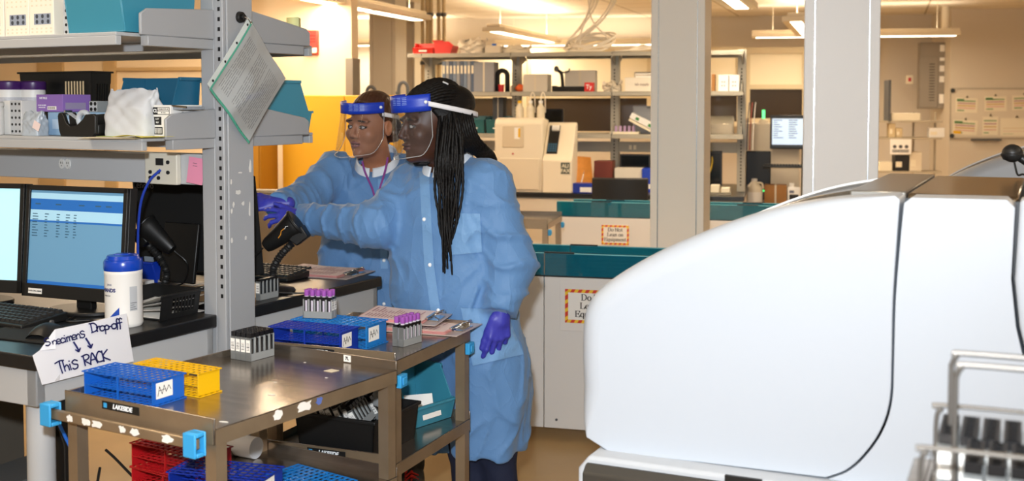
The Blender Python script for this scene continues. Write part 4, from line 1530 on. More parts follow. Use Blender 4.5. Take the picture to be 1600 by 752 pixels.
def cl(c, rz, px, py, h):
    p = at_h(px, py, h) - Vector((c.x, c.y, 0))
    return (math.cos(rz) * p.x + math.sin(rz) * p.y, -math.sin(rz) * p.x + math.cos(rz) * p.y)


# torn labels on the near cart
rnd = random.Random(9)


def scrap(label, at, rot, w, h, m=PAPER, n=14):
    # torn outline: a rectangle with a ragged rim
    pts = []
    for a in [2 * math.pi * k / n + .3 for k in range(n)]:
        c_, s_ = math.cos(a), math.sin(a)
        e = (abs(c_) ** 5 + abs(s_) ** 5) ** -.2 * (rnd.uniform(.62, 1.08) if n > 6 else 1.1)
        pts.append((w / 2 * c_ * e, h / 2 * s_ * e))
    o = G().prism(pts, 'z', 0, .0006).build('label_scrap', m, loc=at, rot=rot)
    return tag(o, label, 'label scrap')


y_rail = -.028 - .0066
for k, (px, lb) in enumerate(((115, 'torn white label on the push rail beside its blue bumper'), (143, 'torn white label on the push rail below the black name plate edge'), (162, 'narrow torn label second along the push rail'), (202, 'torn white label mid-way along the near push rail'), (222, 'small torn label just past the middle of the push rail'), (272, 'torn white label on the push rail nearest the big blue bumper'))):
    lo = -W1 - .01 + (px - 80) / (310 - 80) * (W1 - .02)
    scrap(lb, cw(c1, C1Z, lo, y_rail, CZ - .028), (R(90), 0, C1Z), .022 + .008 * (k % 3), .019)
for px, py, w, h, lb in ((372, 637 + 0, .030, .034, 'crumpled white label on the near cart edge'), (440, 640, .022, .022, 'small white label with a mark on the cart edge')):
    pass
for f, w, h, lb in ((.30, .034, .026, 'crumpled white label stuck on the long near cart edge'), (.44, .055, .024, 'white printed label on the long near cart edge')):
    o = scrap(lb, cw(c1, C1Z, .0016, L1 * f, CZ - .014), (R(90), 0, C1Z + R(90)), w, h)
o = scrap('blue and white label end on the long near cart edge', cw(c1, C1Z, .0018, L1 * .52, CZ - .012), (R(90), 0, C1Z + R(90)), .026, .018, mat('blue_label', '#5a6fb5', .7))
for px, py, w, lb in ((518, 580, .036, 'cream paper square lying on the near cart top'), (425, 618, .022, 'sliver of torn paper in the middle of the near cart top'), (350, 660, .026, 'torn paper scrap at the near right corner of the cart top'), (430, 598, .010, 'tiny paper crumb on the near cart top below the carriers'), (510, 591, .010, 'tiny paper crumb below the cream paper square'), (476, 567, .008, 'tiny paper crumb near the back lip of the near cart')):
    x, y = cl(c1, C1Z, px, py, CZ)
    scrap(lb, cw(c1, C1Z, x, y, CZ + .0006), (0, 0, C1Z + R(20)), w, w * (.9 if px == 518 else .4), PAPER2 if px == 518 else PAPER, 4 if px == 518 else 7)
x, y = cl(c1, C1Z, 539, 557, CZ + .02)
o = G().box(-.012, .012, -.001, 0, -.009, .009).build('label_scrap', PAPER, loc=cw(c1, C1Z, x, L1 - .0048, CZ + .012), rz=C1Z)
tag(o, 'small white tag with black marks on the near cart back lip', 'label scrap')
text('7L', .012, INK, o, front(0, -.0012, 0), bold=.0005)

# -- racks on the near cart
bx_, by_ = cl(c1, C1Z, 282, 622, CZ + .02)
rk = tube_rack('blue wire-grid tube rack on the near cart corner with an inked label', cw(c1, C1Z, -W1 + .005, .045, CZ + .0005), C1Z + R(3), BLUE, L=.235, W=.105, H=.062)
q = G().box(.06, .17, .0, .1, -.002, .0)
x2, y2 = cl(c1, C1Z, 200, 596, CZ)
tube_rack('yellow tube rack standing behind the blue one on the near cart', cw(c1, C1Z, -W1 + .04, .170, CZ + .0005), C1Z + R(1), YELLOW, L=.225, W=.075, H=.060, ny=4, lab=False)

# -- four bar-coded carriers
x, y = cl(c1, C1Z, 392, 566, CZ)
lbs = ['outermost', 'second', 'third', 'last']
prev = None
for k in range(4):
    lb = ('bar-coded grey carrier in the block on the near cart, first from the post', 'bar-coded grey carrier in the block on the near cart, second from the post', 'bar-coded grey carrier in the block on the near cart, third from the post', 'bar-coded grey carrier in the block on the near cart, farthest from the post')[k]
    p = cw(c1, C1Z - R(0), x - .0188 * (4 - k), y, CZ + .0005)
    if prev is None:
        prev = carrier(lb, p, C1Z, group='carriers in the block on the near cart')
        for ch in list(COL.objects):
            pass
        CAR = prev
    else:
        pass
    _ = lb
bpy.context.view_layer.update()
for k in range(1, 4):
    lb = ('', 'bar-coded grey carrier in the block on the near cart, second from the post', 'bar-coded grey carrier in the block on the near cart, third from the post', 'bar-coded grey carrier in the block on the near cart, farthest from the post')[k]
    carrier_copy(CAR, lb, cw(c1, C1Z, x - .0188 * (4 - k), y, CZ + .0005), C1Z, 'carriers in the block on the near cart')

# -- far cart top: blue racks, carriers with purple tubes, clipboards
x, y = cl(c2, C2Z, 520, 553, CZ)
tube_rack('deep blue tube rack on the far cart, nearest its front lip', cw(c2, C2Z, -W2 + .006, .008, CZ + .0005), C2Z - R(1), BLUED, L=.245, W=.10, H=.066)
tube_rack('bright blue tube rack on the far cart under the purple tubes', cw(c2, C2Z, -W2 + .012, .115, CZ + .0005), C2Z - R(2), BLUEL, L=.265, W=.115, H=.068)
zr = CZ + .0685
base = at_h(473, 497, zr)
az = C2Z + R(8)


def rl(x, y, z):
    return Vector((base.x + math.cos(az) * x - math.sin(az) * y, base.y + math.sin(az) * x + math.cos(az) * y, z))


car2 = carrier('grey carrier of purple tubes standing on the bright blue rack, nearer row', rl(0, .018, zr + .0005), az - R(90), n=5, caps=False, lab_end=1, L=.092, H=.056, group='carriers holding purple tubes')
bpy.context.view_layer.update()
copy_tree(car2, None, rl(0, .0375, zr + .0005), az - R(90), 'grey carrier of purple tubes standing on the bright blue rack, farther row')
pos, labs = [], []
for r_ in range(2):
    for k in range(5):
        pos.append(rl(.0095 + k * .0184, .018 + .0195 * r_ - .009, zr + .018))
        labs.append('purple-capped blood tube in the %s row on the blue rack, %s along' % (('nearer', 'farther')[r_], ('first', 'second', 'third', 'fourth', 'fifth')[k]))
purple_tubes(pos, labs, 'purple-capped tubes on the blue rack', .066)
b2 = at_h(613, 541, CZ)
az2 = R(-31)


def r2(x, y, z):
    return Vector((b2.x + math.cos(az2) * x - math.sin(az2) * y, b2.y + math.sin(az2) * x + math.cos(az2) * y, z))


copy_tree(car2, None, r2(.000, .0, CZ + .0005), az2, 'grey carrier of purple tubes beside the clipboards, row nearer the post')
copy_tree(car2, None, r2(.0215, .0, CZ + .0005), az2, 'grey carrier of purple tubes beside the clipboards, row nearer the person')
pos, labs = [], []
for r_ in range(2):
    for k in range(5):
        pos.append(r2(.009 + .0215 * r_, .0095 + k * .0184, CZ + .018))
        labs.append('purple-capped blood tube in the row nearer the %s by the clipboards, %s from the front' % (('post', 'person')[r_], ('first', 'second', 'third', 'fourth', 'fifth')[k]))
purple_tubes(pos, labs, 'purple-capped tubes by the clipboards', .068)
p = at_h(556, 494, CZ)
clipboard('lower pink-paper clipboard on the far cart', at_h(567, 516, CZ + .001), C2Z + R(2), W=.21, L=.315, seed=5)
clipboard('upper pink-paper clipboard lying across the other on the far cart', at_h(556, 502, CZ + .03), C2Z + R(4), W=.20, L=.255, seed=7, rot=(0, R(1.5), C2Z + R(10)))

# -- middle shelf of the far cart: black tote with carriers, teal bin
MZ = MIDS + .0008
tote = thing('black_tote', 'deep black tote bin filled with carriers under the far cart top', 'tote', cw(c2, C2Z, -.335, .02, MZ), C2Z - R(3))
TW, TL, TH = .265, .25, .108
g = G()
i4, o4 = [(.01, .01, 0), (TW - .01, .01, 0), (TW - .01, TL - .01, 0), (.01, TL - .01, 0)], [(0, 0, TH), (TW, 0, TH), (TW, TL, TH), (0, TL, TH)]
g.box(.01, TW - .01, .01, TL - .01, 0, .004)
for k in range(4):
    a, b_, c, d = Vector(i4[k]), Vector(i4[(k + 1) % 4]), Vector(o4[(k + 1) % 4]), Vector(o4[k])
    nn = (Vector((TW / 2, TL / 2, TH / 2)) - (a + b_ + c + d) / 4).normalized() * .004
    g.mesh([tuple(q) for q in (a, b_, c, d)] + [tuple(q + nn) for q in (a, b_, c, d)], [(0, 1, 2, 3), (7, 6, 5, 4), (0, 4, 5, 1), (1, 5, 6, 2), (2, 6, 7, 3), (3, 7, 4, 0)])
g.build('tote_body', mat('black_tote_plastic', '#101010', .5), tote)
g = G()
for x0_, x1_, y0_, y1_ in ((-.006, TW + .006, -.006, .002), (-.006, TW + .006, TL - .002, TL + .006), (-.006, .002, 0, TL), (TW - .002, TW + .006, 0, TL)):
    g.box(x0_, x1_, y0_, y1_, TH - .010, TH)
g.build('rim', mat('black_tote_plastic', '#101010', .5), tote, bev=.002)
car3 = carrier('grey carrier lying tilted in the black tote, first from the near corner', cw(c2, C2Z, -.30, .045, MZ + .062), C2Z, n=5, L=.094, H=.064)
car3.rotation_euler = (R(12), R(-28), C2Z)
bpy.context.view_layer.update()
ords = ['second', 'third', 'fourth', 'fifth', 'sixth', 'seventh', 'eighth', 'ninth', 'tenth', 'eleventh', 'twelfth', 'thirteenth', 'fourteenth']
i = 0
for rr_ in range(2):
    for k in range(7):
        if rr_ == 0 and k == 0:
            continue
        c = copy_tree(car3, None, cw(c2, C2Z, -.30 + .026 * k + .004 * rr_, .045 + .11 * rr_, MZ + .062), None, 'grey carrier in the black tote, %s row from its front, %s from the post' % (('first', 'second')[rr_], ('first', 'second', 'third', 'fourth', 'fifth', 'sixth', 'seventh')[k]), 'carriers in the black tote')
        c.rotation_euler = (R(10 - 3 * (k % 2)), R(-28 + 4 * (k % 3)), C2Z + R(2 * (k % 2)))
car3['group'] = 'carriers in the black tote'
car3['label'] = 'grey carrier in the black tote, first row from its front, first from the post'
c = copy_tree(car3, None, cw(c2, C2Z, -.125, .10, MZ + .125), None, 'grey carrier lying flat on top of the others in the black tote')
c.rotation_euler = (R(90), R(0), C2Z + R(70))
tb = hopper_bin('teal stacking bin beyond the black tote on the far cart shelf', 'bin', cw(c2, C2Z, -.098, .285, MZ), C2Z + R(74), TEAL, .205, .18, .165, low=.42, slope=.18, label_m=PAPER)
o = G().grid(lambda u, v: (.09 * u, .004 * math.sin(3 * u), .06 * v), 6, 4, (0, .0006, 0)).build('n_', PAPER, loc=cw(c2, C2Z, -.155, .36, MZ + .03), rot=(R(-25), 0, C2Z + R(40)))
tag(o, 'white folded paper standing inside the teal bin of the far cart', 'paper')
o.name = 'folded_paper'
# -- middle shelf of the near cart: red and blue racks, cartons
N1 = MIDS + .0008
def stack(c, rz, x, y, z, a, m, lbs, **k):
    out = []
    for i_, lb in enumerate(lbs):
        out.append(tube_rack(lb, cw(c, rz, x + .008 * i_, y - .006 * i_, z + i_ * (k.get('H', .062) + .001)), rz + a + R(3 * i_), m, **k))
    return out


rx_, ry_ = cl(c1, C1Z, 183, 690, N1 + .13)
stack(c1, C1Z, rx_ + .02, ry_ + .02, N1, R(-2), RED, ['lower red tube rack of the stack inside the near cart', 'upper red tube rack of the stack inside the near cart'], L=.25, W=.11, H=.064, labtxt='2120215')
rx_, ry_ = cl(c1, C1Z, 258, 738, N1 + .12)
stack(c1, C1Z, rx_, ry_ - .0, N1, R(12), BLUED, ['lower deep blue tube rack behind the near leg of the cart', 'upper deep blue tube rack behind the near leg of the cart'], L=.25, W=.115, H=.062)
rx_, ry_ = cl(c1, C1Z, 412, 742, N1 + .058)
stack(c1, C1Z, rx_, ry_, N1, R(-6), BLUEL, ['bright blue tube rack alone on the near cart middle shelf'], L=.215, W=.115, H=.058)

# rolled paper and a round stool seen between the cart legs
x, y = cl(c1, C1Z, 425, 655, MIDS + .05)
o = G().tube([(-.10, 0, .030), (.10, 0, .030)], .030, 24).build('paper_roll', mat('roll_paper', '#cfcfd2', .7), loc=cw(c1, C1Z, x + .02, L1 - .09, N1), rz=C1Z + R(4))
tag(o, 'rolled white paper lying at the back of the near cart middle shelf', 'paper roll')
p = at_h(430, 612, .47)
t = thing('round_stool', 'round tan stool with a black rim under the bench end behind the near cart', 'stool', (p.x, p.y, 0), 0)
G().lathe([(.10, .44), (.165, .445), (.17, .46), (.165, .472), (.002, .475)], n=36).build('seat', mat('tan_seat', '#b58a4e', .5), t)
G().tube([(.172 * math.cos(a), .172 * math.sin(a), .456) for a in [2 * math.pi * k / 36 for k in range(36)]], .010, 8, closed=True).build('seat_rim', BLACK, t)
G().cyl((0, 0, .08), (0, 0, .44), .025, n=16).build('column', BLACK, t)
G().tube([(.15 * math.cos(a), .15 * math.sin(a), .22) for a in [2 * math.pi * k / 36 for k in range(36)]], .009, 8, closed=True).build('foot_ring', BLACK, t)
for k in range(5):
    a = 2 * math.pi * k / 5
    G().tube([(0, 0, .09), (.2 * math.cos(a), .2 * math.sin(a), .03)], [.02, .014], 8).build('base_arm', BLACK, t)
    G().ball((.2 * math.cos(a), .2 * math.sin(a), .02), .02, 12, 8).build('caster', BLACK, t)
# ================================================================== frames for the rest of the room
class Frame:
    def __init__(s, o, rz):
        s.o, s.rz = Vector((o.x, o.y, 0)), rz
        s.c, s.s = math.cos(rz), math.sin(rz)

    def w(s, x, y, z=0.0):
        return Vector((s.o.x + s.c * x - s.s * y, s.o.y + s.s * x + s.c * y, z))

    def fx(s, px, y, z=1.4):
        k = (px - CXP) / F_PX
        cp, sp = math.cos(PITCH), math.sin(PITCH)
        return (k * ((s.o.y + s.c * y) * cp - (z - CAM_H) * sp) - (s.o.x - s.s * y)) / (s.c - k * s.s * cp)

    def plane(s, px, py, y):
        """ray met with the plane y = const: local (x, z)"""
        r = Vector(_ray(px, py))
        n = Vector((-s.s, s.c, 0))
        t = (s.w(0, y) - Vector((0, 0, CAM_H))).dot(n) / r.dot(n)
        q = Vector((0, 0, CAM_H)) + r * t
        d = q - s.o
        return (s.c * d.x + s.s * d.y, q.z)

    def fz(s, px, py, y):
        return s.plane(px, py, y)[1]


# ------------------------------------------------------------------ the big white analyser
AF = Frame(at_y(915, 500, 2.5), R(-25))
HOOD = mat('analyser_white', '#b4bbc4', 0.4)
HOODB = mat('analyser_base_white', '#b6bbc1', 0.42)
SMOKE = sheet_mat('smoked_cover', '#b9b4aa', .16, .04, .12, '#8d857a')
TOPM = mat('analyser_top_metal', '#6b5a45', 0.22, 0.85)
DGREY = mat('analyser_dark_grey', '#37342f', 0.45)


def smooth_poly(pts, n=6):
    return [(p.x, p.y) for p in bez([(a, b, 0) for a, b in pts], n)]


PROF = [(916, 684), (914.5, 640), (914.5, 560), (916, 500), (925, 470), (945, 446), (985, 418), (1040, 388), (1100, 362), (1160, 340), (1225, 322), (1300, 310.5), (1360, 307), (1398, 306)]
profile = smooth_poly([AF.plane(px, py, .054 * max(0, min(1, k / 1.5, (len(PROF) - 1 - k) / 3.5))) for k, (px, py) in enumerate(PROF)])
z_top = profile[-1][1]
x_top = profile[-1][0]
t = thing('analyser', 'large white laboratory analyser with curved hood filling the near side', 'analyser', AF.w(0, 0), AF.rz)
seam = smooth_poly([AF.plane(px, py, 0) for px, py in ((1406, 312), (1401, 380), (1395, 470), (1393, 560), (1390, 625), (1376, 672), (1350, 710), (1322, 735), (1290, 747))])
bot = [AF.plane(px, py, 0) for px, py in ((1240, 741), (1100, 724), (1000, 713), (952, 707))]
profile = [p for p in profile if p[0] < seam[0][0] - .006]
poly = profile + seam + bot
DT = .10
def round_door(poly, wts, r, depth, name, seg=9):
    """panel in the x-z plane whose front rim is rounded over, most where the weight is 1"""
    n = len(poly)
    P = [Vector(p) for p in poly]
    ar = sum(P[k].x * P[(k + 1) % n].y - P[(k + 1) % n].x * P[k].y for k in range(n))
    sg_ = 1 if ar > 0 else -1
    N = []
    for k in range(n):
        e1, e2 = (P[k] - P[k - 1]), (P[(k + 1) % n] - P[k])
        n1, n2 = Vector((-e1.y, e1.x)).normalized() * sg_, Vector((-e2.y, e2.x)).normalized() * sg_
        N.append((n1 + n2).normalized())
    vs = [(p.x, depth, p.y) for p in P]
    for q in range(seg + 1):
        a = math.pi / 2 * q / seg
        for k in range(n):
            rr = r * wts[k]
            c = P[k] + N[k] * rr * (1 - math.cos(a))
            vs.append((c.x, rr * (1 - math.sin(a)), c.y))
    fs = [tuple(range(n))]
    for q in range(seg + 1):
        fs += [(q * n + k, q * n + (k + 1) % n, (q + 1) * n + (k + 1) % n, (q + 1) * n + k) for k in range(n)]
    b0 = (seg + 1) * n
    vs += [tuple(v) for v in vs[b0:b0 + n]]
    b0 += n
    cx = sum(v[0] for v in vs[b0:]) / n
    cz = sum(v[2] for v in vs[b0:]) / n
    vs.append((cx, vs[b0 + n // 4][1], cz))
    fs += [(b0 + k, b0 + (k + 1) % n, len(vs) - 1) for k in range(n)]
    return G().mesh(vs, fs).build(name, HOOD, t, smooth=60)


_m = len(profile)
wt = [max(.06, min(1.0, k / 9, (_m - 1 - k) / 22)) for k in range(_m)] + [.06] * (len(seam) + len(bot))
round_door(poly, wt, .052, DT, 'hood_door')
# middle door, with its own seams
gapx = .0075
m0 = smooth_poly([AF.plane(px, py, 0) for px, py in ((1412, 318), (1406, 380), (1399, 470), (1396.5, 560), (1393.5, 627), (1379, 674.5), (1353, 712.5), (1325, 737.5), (1293, 750))])
zb = m0[-1][1] - .01
x2 = AF.plane(1586, 330, 0)[0]
mid = [AF.plane(1424, 309, 0)] + [(x2 - .015, z_top - .001), (x2, z_top - .015), (x2 - .004, z_top - .15), (x2 + .006, z_top - .24), (x2 + .02, z_top - .30), (x2 + .25, z_top - .38), (x2 + .25, zb)] + m0[::-1]
o = G().prism(mid, 'y', .002, DT).build('middle_door', HOOD, t, bev=.010, seg=4, smooth=50)
o.modifiers['bevel'].angle_limit = R(50)
rt = [(x2 + .008, z_top), (x2 + .8, z_top), (x2 + .8, z_top - .6), (x2 + .262, z_top - .382), (x2 + .026, z_top - .297), (x2 + .012, z_top - .24), (x2 + .002, z_top - .15)]
o = G().prism(rt, 'y', .0, DT).build('end_door', HOOD, t, bev=.008, seg=4, smooth=50)
# dark carcass behind the doors, metal top, smoked curved cover and its rear rim
DY = .74
inner = [(x + (.02 if i < 30 else 0), z - .012) for i, (x, z) in enumerate(profile)] + [(x2 + .8, z_top - .012), (x2 + .8, zb + .01), (profile[0][0] + .03, profile[0][1] + .02)]
G().prism(inner, 'y', DT + .003, DT + .02).build('door_gap_lining', mat('gap_dark', '#26282b', .5), t)
G().box(x_top + .012, x2 + .004, DT + .003, DY, z_top - .05, z_top - .002).build('metal_top', TOPM, t, bev=.006)
G().box(x2 + .012, x2 + .8, DT + .003, DY, z_top - .05, z_top - .002).build('end_top', HOODB, t, bev=.006)
vs, fs = [], []
pp = profile[::2]
for x, z in pp:
    vs += [(x, DT + .003, z - .006), (x, DY, z - .006)]
for i in range(len(pp) - 1):
    fs.append((2 * i, 2 * i + 1, 2 * i + 3, 2 * i + 2))
o = G().mesh(vs, fs).build('smoked_cover', SMOKE, t, smooth=60)
o.modifiers.new('thickness', 'SOLIDIFY').thickness = .003
rim = G()
pp = profile[::2]
rim.prism(pp + [(x + .02 * (1 if i < len(pp) * .55 else 0), z - .012) for i, (x, z) in list(enumerate(pp))[::-1]], 'y', DY - .004, DY + .012)
rim.build('cover_rear_rim', mat('rim_white', '#f2f4f6', .2), t)
G().box(x_top - .10, x_top + .010, DT + .003, DY, z_top - .030, z_top + .001).build('cover_hinge_plate', mat('hinge_silver', '#8d8a84', .3, .7), t, bev=.003)
# base
zh = AF.fz(1000, 712, -.03)
bl0 = AF.plane(900, 712, -.055)
xb = bl0[0]
base = [(xb, bl0[1] - .022), (xb + .008, bl0[1] - .006), (xb + .03, zb + .045), (xb + 1.9, zb + .045), (xb + 1.9, 0.03), (xb, .03)]
zbt = profile[0][1] - .022
g = G().prism([(xb + .004, .03), (xb + 2.0, .03), (xb + 2.0, zbt), (xb + .028, zbt), (xb + .004, zbt - .03)], 'y', -.055, DY)
g.build('base_cabinet', HOODB, t, bev=.008, seg=3)
d0 = AF.plane(913, 722, -.062)
d1 = AF.plane(911, 760, -.062)
G().hexa([(d0[0], -.078, .2), (d0[0] + 1.9, -.078, .2), (d0[0] + 1.9, -.055, .2), (d0[0], -.055, .2)], [(d0[0], -.078, d0[1] - .02), (d0[0] + 1.9, -.078, d0[1] - .02), (d0[0] + 1.9, -.055, d0[1]), (d0[0], -.055, d0[1])]).build('drawer_front', DGREY, t, bev=.006)
k0 = AF.plane(1133, 745, -.058)
G().box(k0[0], k0[0] + .075, -.062, -.054, k0[1] - .02, k0[1] + .004).build('latch_recess', BLACK, t)
for x in (xb + .1, xb + 1.8):
    for y in (.02, .65):
        G().cyl((x, y, 0), (x, y, .035), .03, n=18).build('foot', GREYD, t)
AN = t
bpy.context.view_layer.update()
c = at_y(1437, 240, 5.25)
an2 = copy_tree(AN, None, (c.x, c.y, 0), R(-25), 'second white analyser with curved hood standing below the whiteboard')
# round-headed black reader on the top of the big machine
p = AF.w(x2 - .02, .50, z_top)
t = thing('ball_head_reader', 'black ball-headed reader on an arm above the white analyser', 'reader', at_y(1606, 275, 2.75) * 1.0, R(-25))
t.location.z = z_top
dz = at_y(1582, 240, 2.75)
zl = dz.z - z_top
g = G().ball((-.035, 0, zl), (.024, .024, .022), 24, 14)
g.build('reader_head', BLACK, t, smooth=70)
G().lathe([(.020, zl - .016), (.026, zl - .006), (.026, zl - .002), (.021, zl + .004)], (-.035, 0, 0), n=24).build('head_collar', BLACK, t)
G().tube(bez([(-.02, 0, zl - .008), (0, 0, zl - .022), (.02, .0, zl - .045), (.03, 0, 0)], 8), .011, 12).build('reader_arm', BLACK, t)
G().tube(bez([(-.03, -.02, zl - .02), (-.022, -.02, zl - .05), (-.01, -.01, .01), (.01, 0, .001)], 8), .0025, 6).build('cable', BLACK, t)
G().cyl((.03, 0, 0), (.03, 0, .008), .03, n=24).build('reader_base', BLACK, t)
# ------------------------------------------------------------------ basket of carriers, close by at the right
BF = Frame(at_y(1463, 690, 1.33), R(-24))
zc = AF.o.z + at_y(1473, 685, 1.33).z       # cap level
z0 = zc - .080
t = thing('wire_basket', 'steel wire basket with tall handles holding black-topped carriers', 'wire basket', BF.w(0, 0, z0), BF.rz)
WIRE = mat('steel_wire', '#6b6762', .45, .7)
BW_, BD0, BD1 = .62, -.115, .125
x0w = -.012


def loopy(x0, x1, y0, y1, z):
    return [(x0, y0, z), (x1, y0, z), (x1, y1, z), (x0, y1, z)]


g = G()
for z in (.003, .028):
    g.tube(loopy(x0w, BW_, BD0, BD1, z), .0022, 8, closed=True)
for k in range(24):
    x = x0w + .01 + k * .0265
    g.tube([(x, BD0, .003), (x, BD1, .003)], .0016, 6)
g.build('basket_wires', WIRE, t)


def rod(pts, r=.0034):
    return G().tube(bez(pts, 6), r, 10)


hx = .022
zt1 = BF.fz(1560, 557, .06) - z0
zt2 = BF.fz(1560, 575, -.005) - z0
for y, zt, x0_ in ((.06, zt1, .012), (-.004, zt2, .020)):
    rod([(x0_, y, .004), (x0_, y, zt - .03), (x0_ + .001, y, zt - .014), (x0_ + .006, y, zt - .004), (x0_ + .018, y, zt), (x0_ + .2, y, zt), (BW_ - .03, y, zt), (BW_ - .012, y, zt - .004), (BW_ - .004, y, zt - .018), (BW_ - .004, y, .004)]).build('handle', WIRE, t)
zf = BF.fz(1540, 712, BD0 - .005) - z0
rod([(x0w + .004, BD0, .004), (x0w + .004, BD0, zf - .02), (x0w + .010, BD0, zf - .006), (x0w + .024, BD0, zf), (.3, BD0, zf), (BW_, BD0, zf)], .003).build('front_rail', WIRE, t)
zr_ = BF.fz(1540, 640, BD1) - z0
rod([(x0w + .004, BD1, .004), (x0w + .004, BD1, zr_ - .02), (x0w + .010, BD1, zr_ - .006), (x0w + .024, BD1, zr_), (.3, BD1, zr_), (BW_, BD1, zr_)], .003).build('rear_rail', WIRE, t)
car4 = carrier('black-topped carrier in the wire basket, rear row, first from its handle end', BF.w(.0, .012, z0 + .006), BF.rz, n=5, L=.098, W=.0215, H=.064, group='carriers in the wire basket')
bpy.context.view_layer.update()
nm = ['first', 'second', 'third', 'fourth', 'fifth', 'sixth', 'seventh', 'eighth', 'ninth']
for rr_ in range(2):
    for k in range(7):
        if rr_ == 0 and k == 0:
            continue
        copy_tree(car4, None, BF.w(.0236 * k + (.0 if rr_ == 0 else .0325), .012 - .105 * rr_, z0 + .006), BF.rz, 'black-topped carrier in the wire basket, %s row, %s from its handle end' % (('rear', 'front')[rr_], nm[k]))
# trolley below it
g = thing('steel_trolley', 'steel trolley that carries the wire basket of black-topped carriers', 'trolley', BF.w(-.04, -.17, 0), BF.rz)
zt = z0 - .0005
G().box(0, .70, 0, .36, zt - .03, zt).build('top_tray', STEELD, g, bev=.003)
G().box(0.02, .68, 0.02, .34, .3, .33).build('lower_tray', STEELD, g, bev=.003)
for x in (.01, .665):
    for y in (.01, .325):
        G().box(x, x + .025, y, y + .025, 0, zt - .03).build('leg', STEELE, g)
# ------------------------------------------------------------------ track conveyors
TG = sheet_mat('teal_acrylic', '#58b4c2', .08, .03, .45, '#1c86a0')
TGE = mat('acrylic_edge', '#7fc7cf', .15, .0)
TRK = mat('track_teal', '#12617f', .4)
CONW = mat('conveyor_panel', '#dfdcd8', .5)


def conveyor(label, fr, x0, x1, gap=None):
    t = thing('track_conveyor', label, 'conveyor', fr.w(0, 0), fr.rz)
    zt, zg = .770, .874
    joints = [x0] + [x0 + (x1 - x0) * k / 3 for k in (1, 2)] + [x1]
    for a, b_ in zip(joints, joints[1:]):
        G().box(a + .002, b_ - .002, 0, .03, .06, zt - .01).build('front_panel', CONW, t, bev=.002)
    G().box(x0, x1, .03, .60, .12, zt - .06).build('carcass', CONW, t)
    G().box(x0, x1, .01, .60, zt - .06, zt - .01).build('track_bed', TRK, t)
    g = G()
    for y in (.13, .24, .38, .49):
        g.box(x0, x1, y, y + .02, zt - .01, zt + .01)
    g.build('track_rail', mat('track_rail_grey', '#3c6a75', .4), t)
    G().box(x0, x1, .004, .014, zt - .012, zt - .004).build('black_seal', BLACK, t)
    for y, nme in ((.008, 'front_guard'), (.575, 'rear_guard')):
        zg = .866 if y < .1 else .834
        gd = G().box(x0, x1, y, y + .006, zt - .004, zg).build(nme, TG, t)
        G().box(x0, x1, y - .0005, y + .0065, zg, zg + .004).build('guard_edge', TGE, gd)
        g = G()
        for a in joints[1:-1]:
            g.box(a - .002, a + .002, y - .001, y + .007, zt, zg + .003)
        if len(joints) > 2:
            g.build('guard_joint', CHROME, gd)
        for a in (x0 + .25, x0 + .75, x0 + 1.25):
            G().box(a, a + .14, y - .002, y + .010, zg + .001, zg + .008).build('guard_clip', BLACK, gd)
    g = G()
    for a in joints[:-1]:
        g.cyl((a + .06, -.003, .10), (a + .06, .001, .10), .006, n=12)
    g.build('panel_screw', GREYD, t)
    for x in (x0 + .1, x1 - .1):
        for y in (.08, .52):
            G().cyl((x, y, 0), (x, y, .13), .025, n=16).build('foot', GREYD, t)
    return t


K1 = Frame(at_y(850, 432, 5.25), R(-15))
conveyor('white track conveyor with teal guards behind the standing pair, nearer one', K1, -.75, 1.5)
K2 = Frame(at_y(850, 335, 8.1), R(-15))
conveyor('white track conveyor with teal guards in front of the black chair', K2, .09, 2.6)
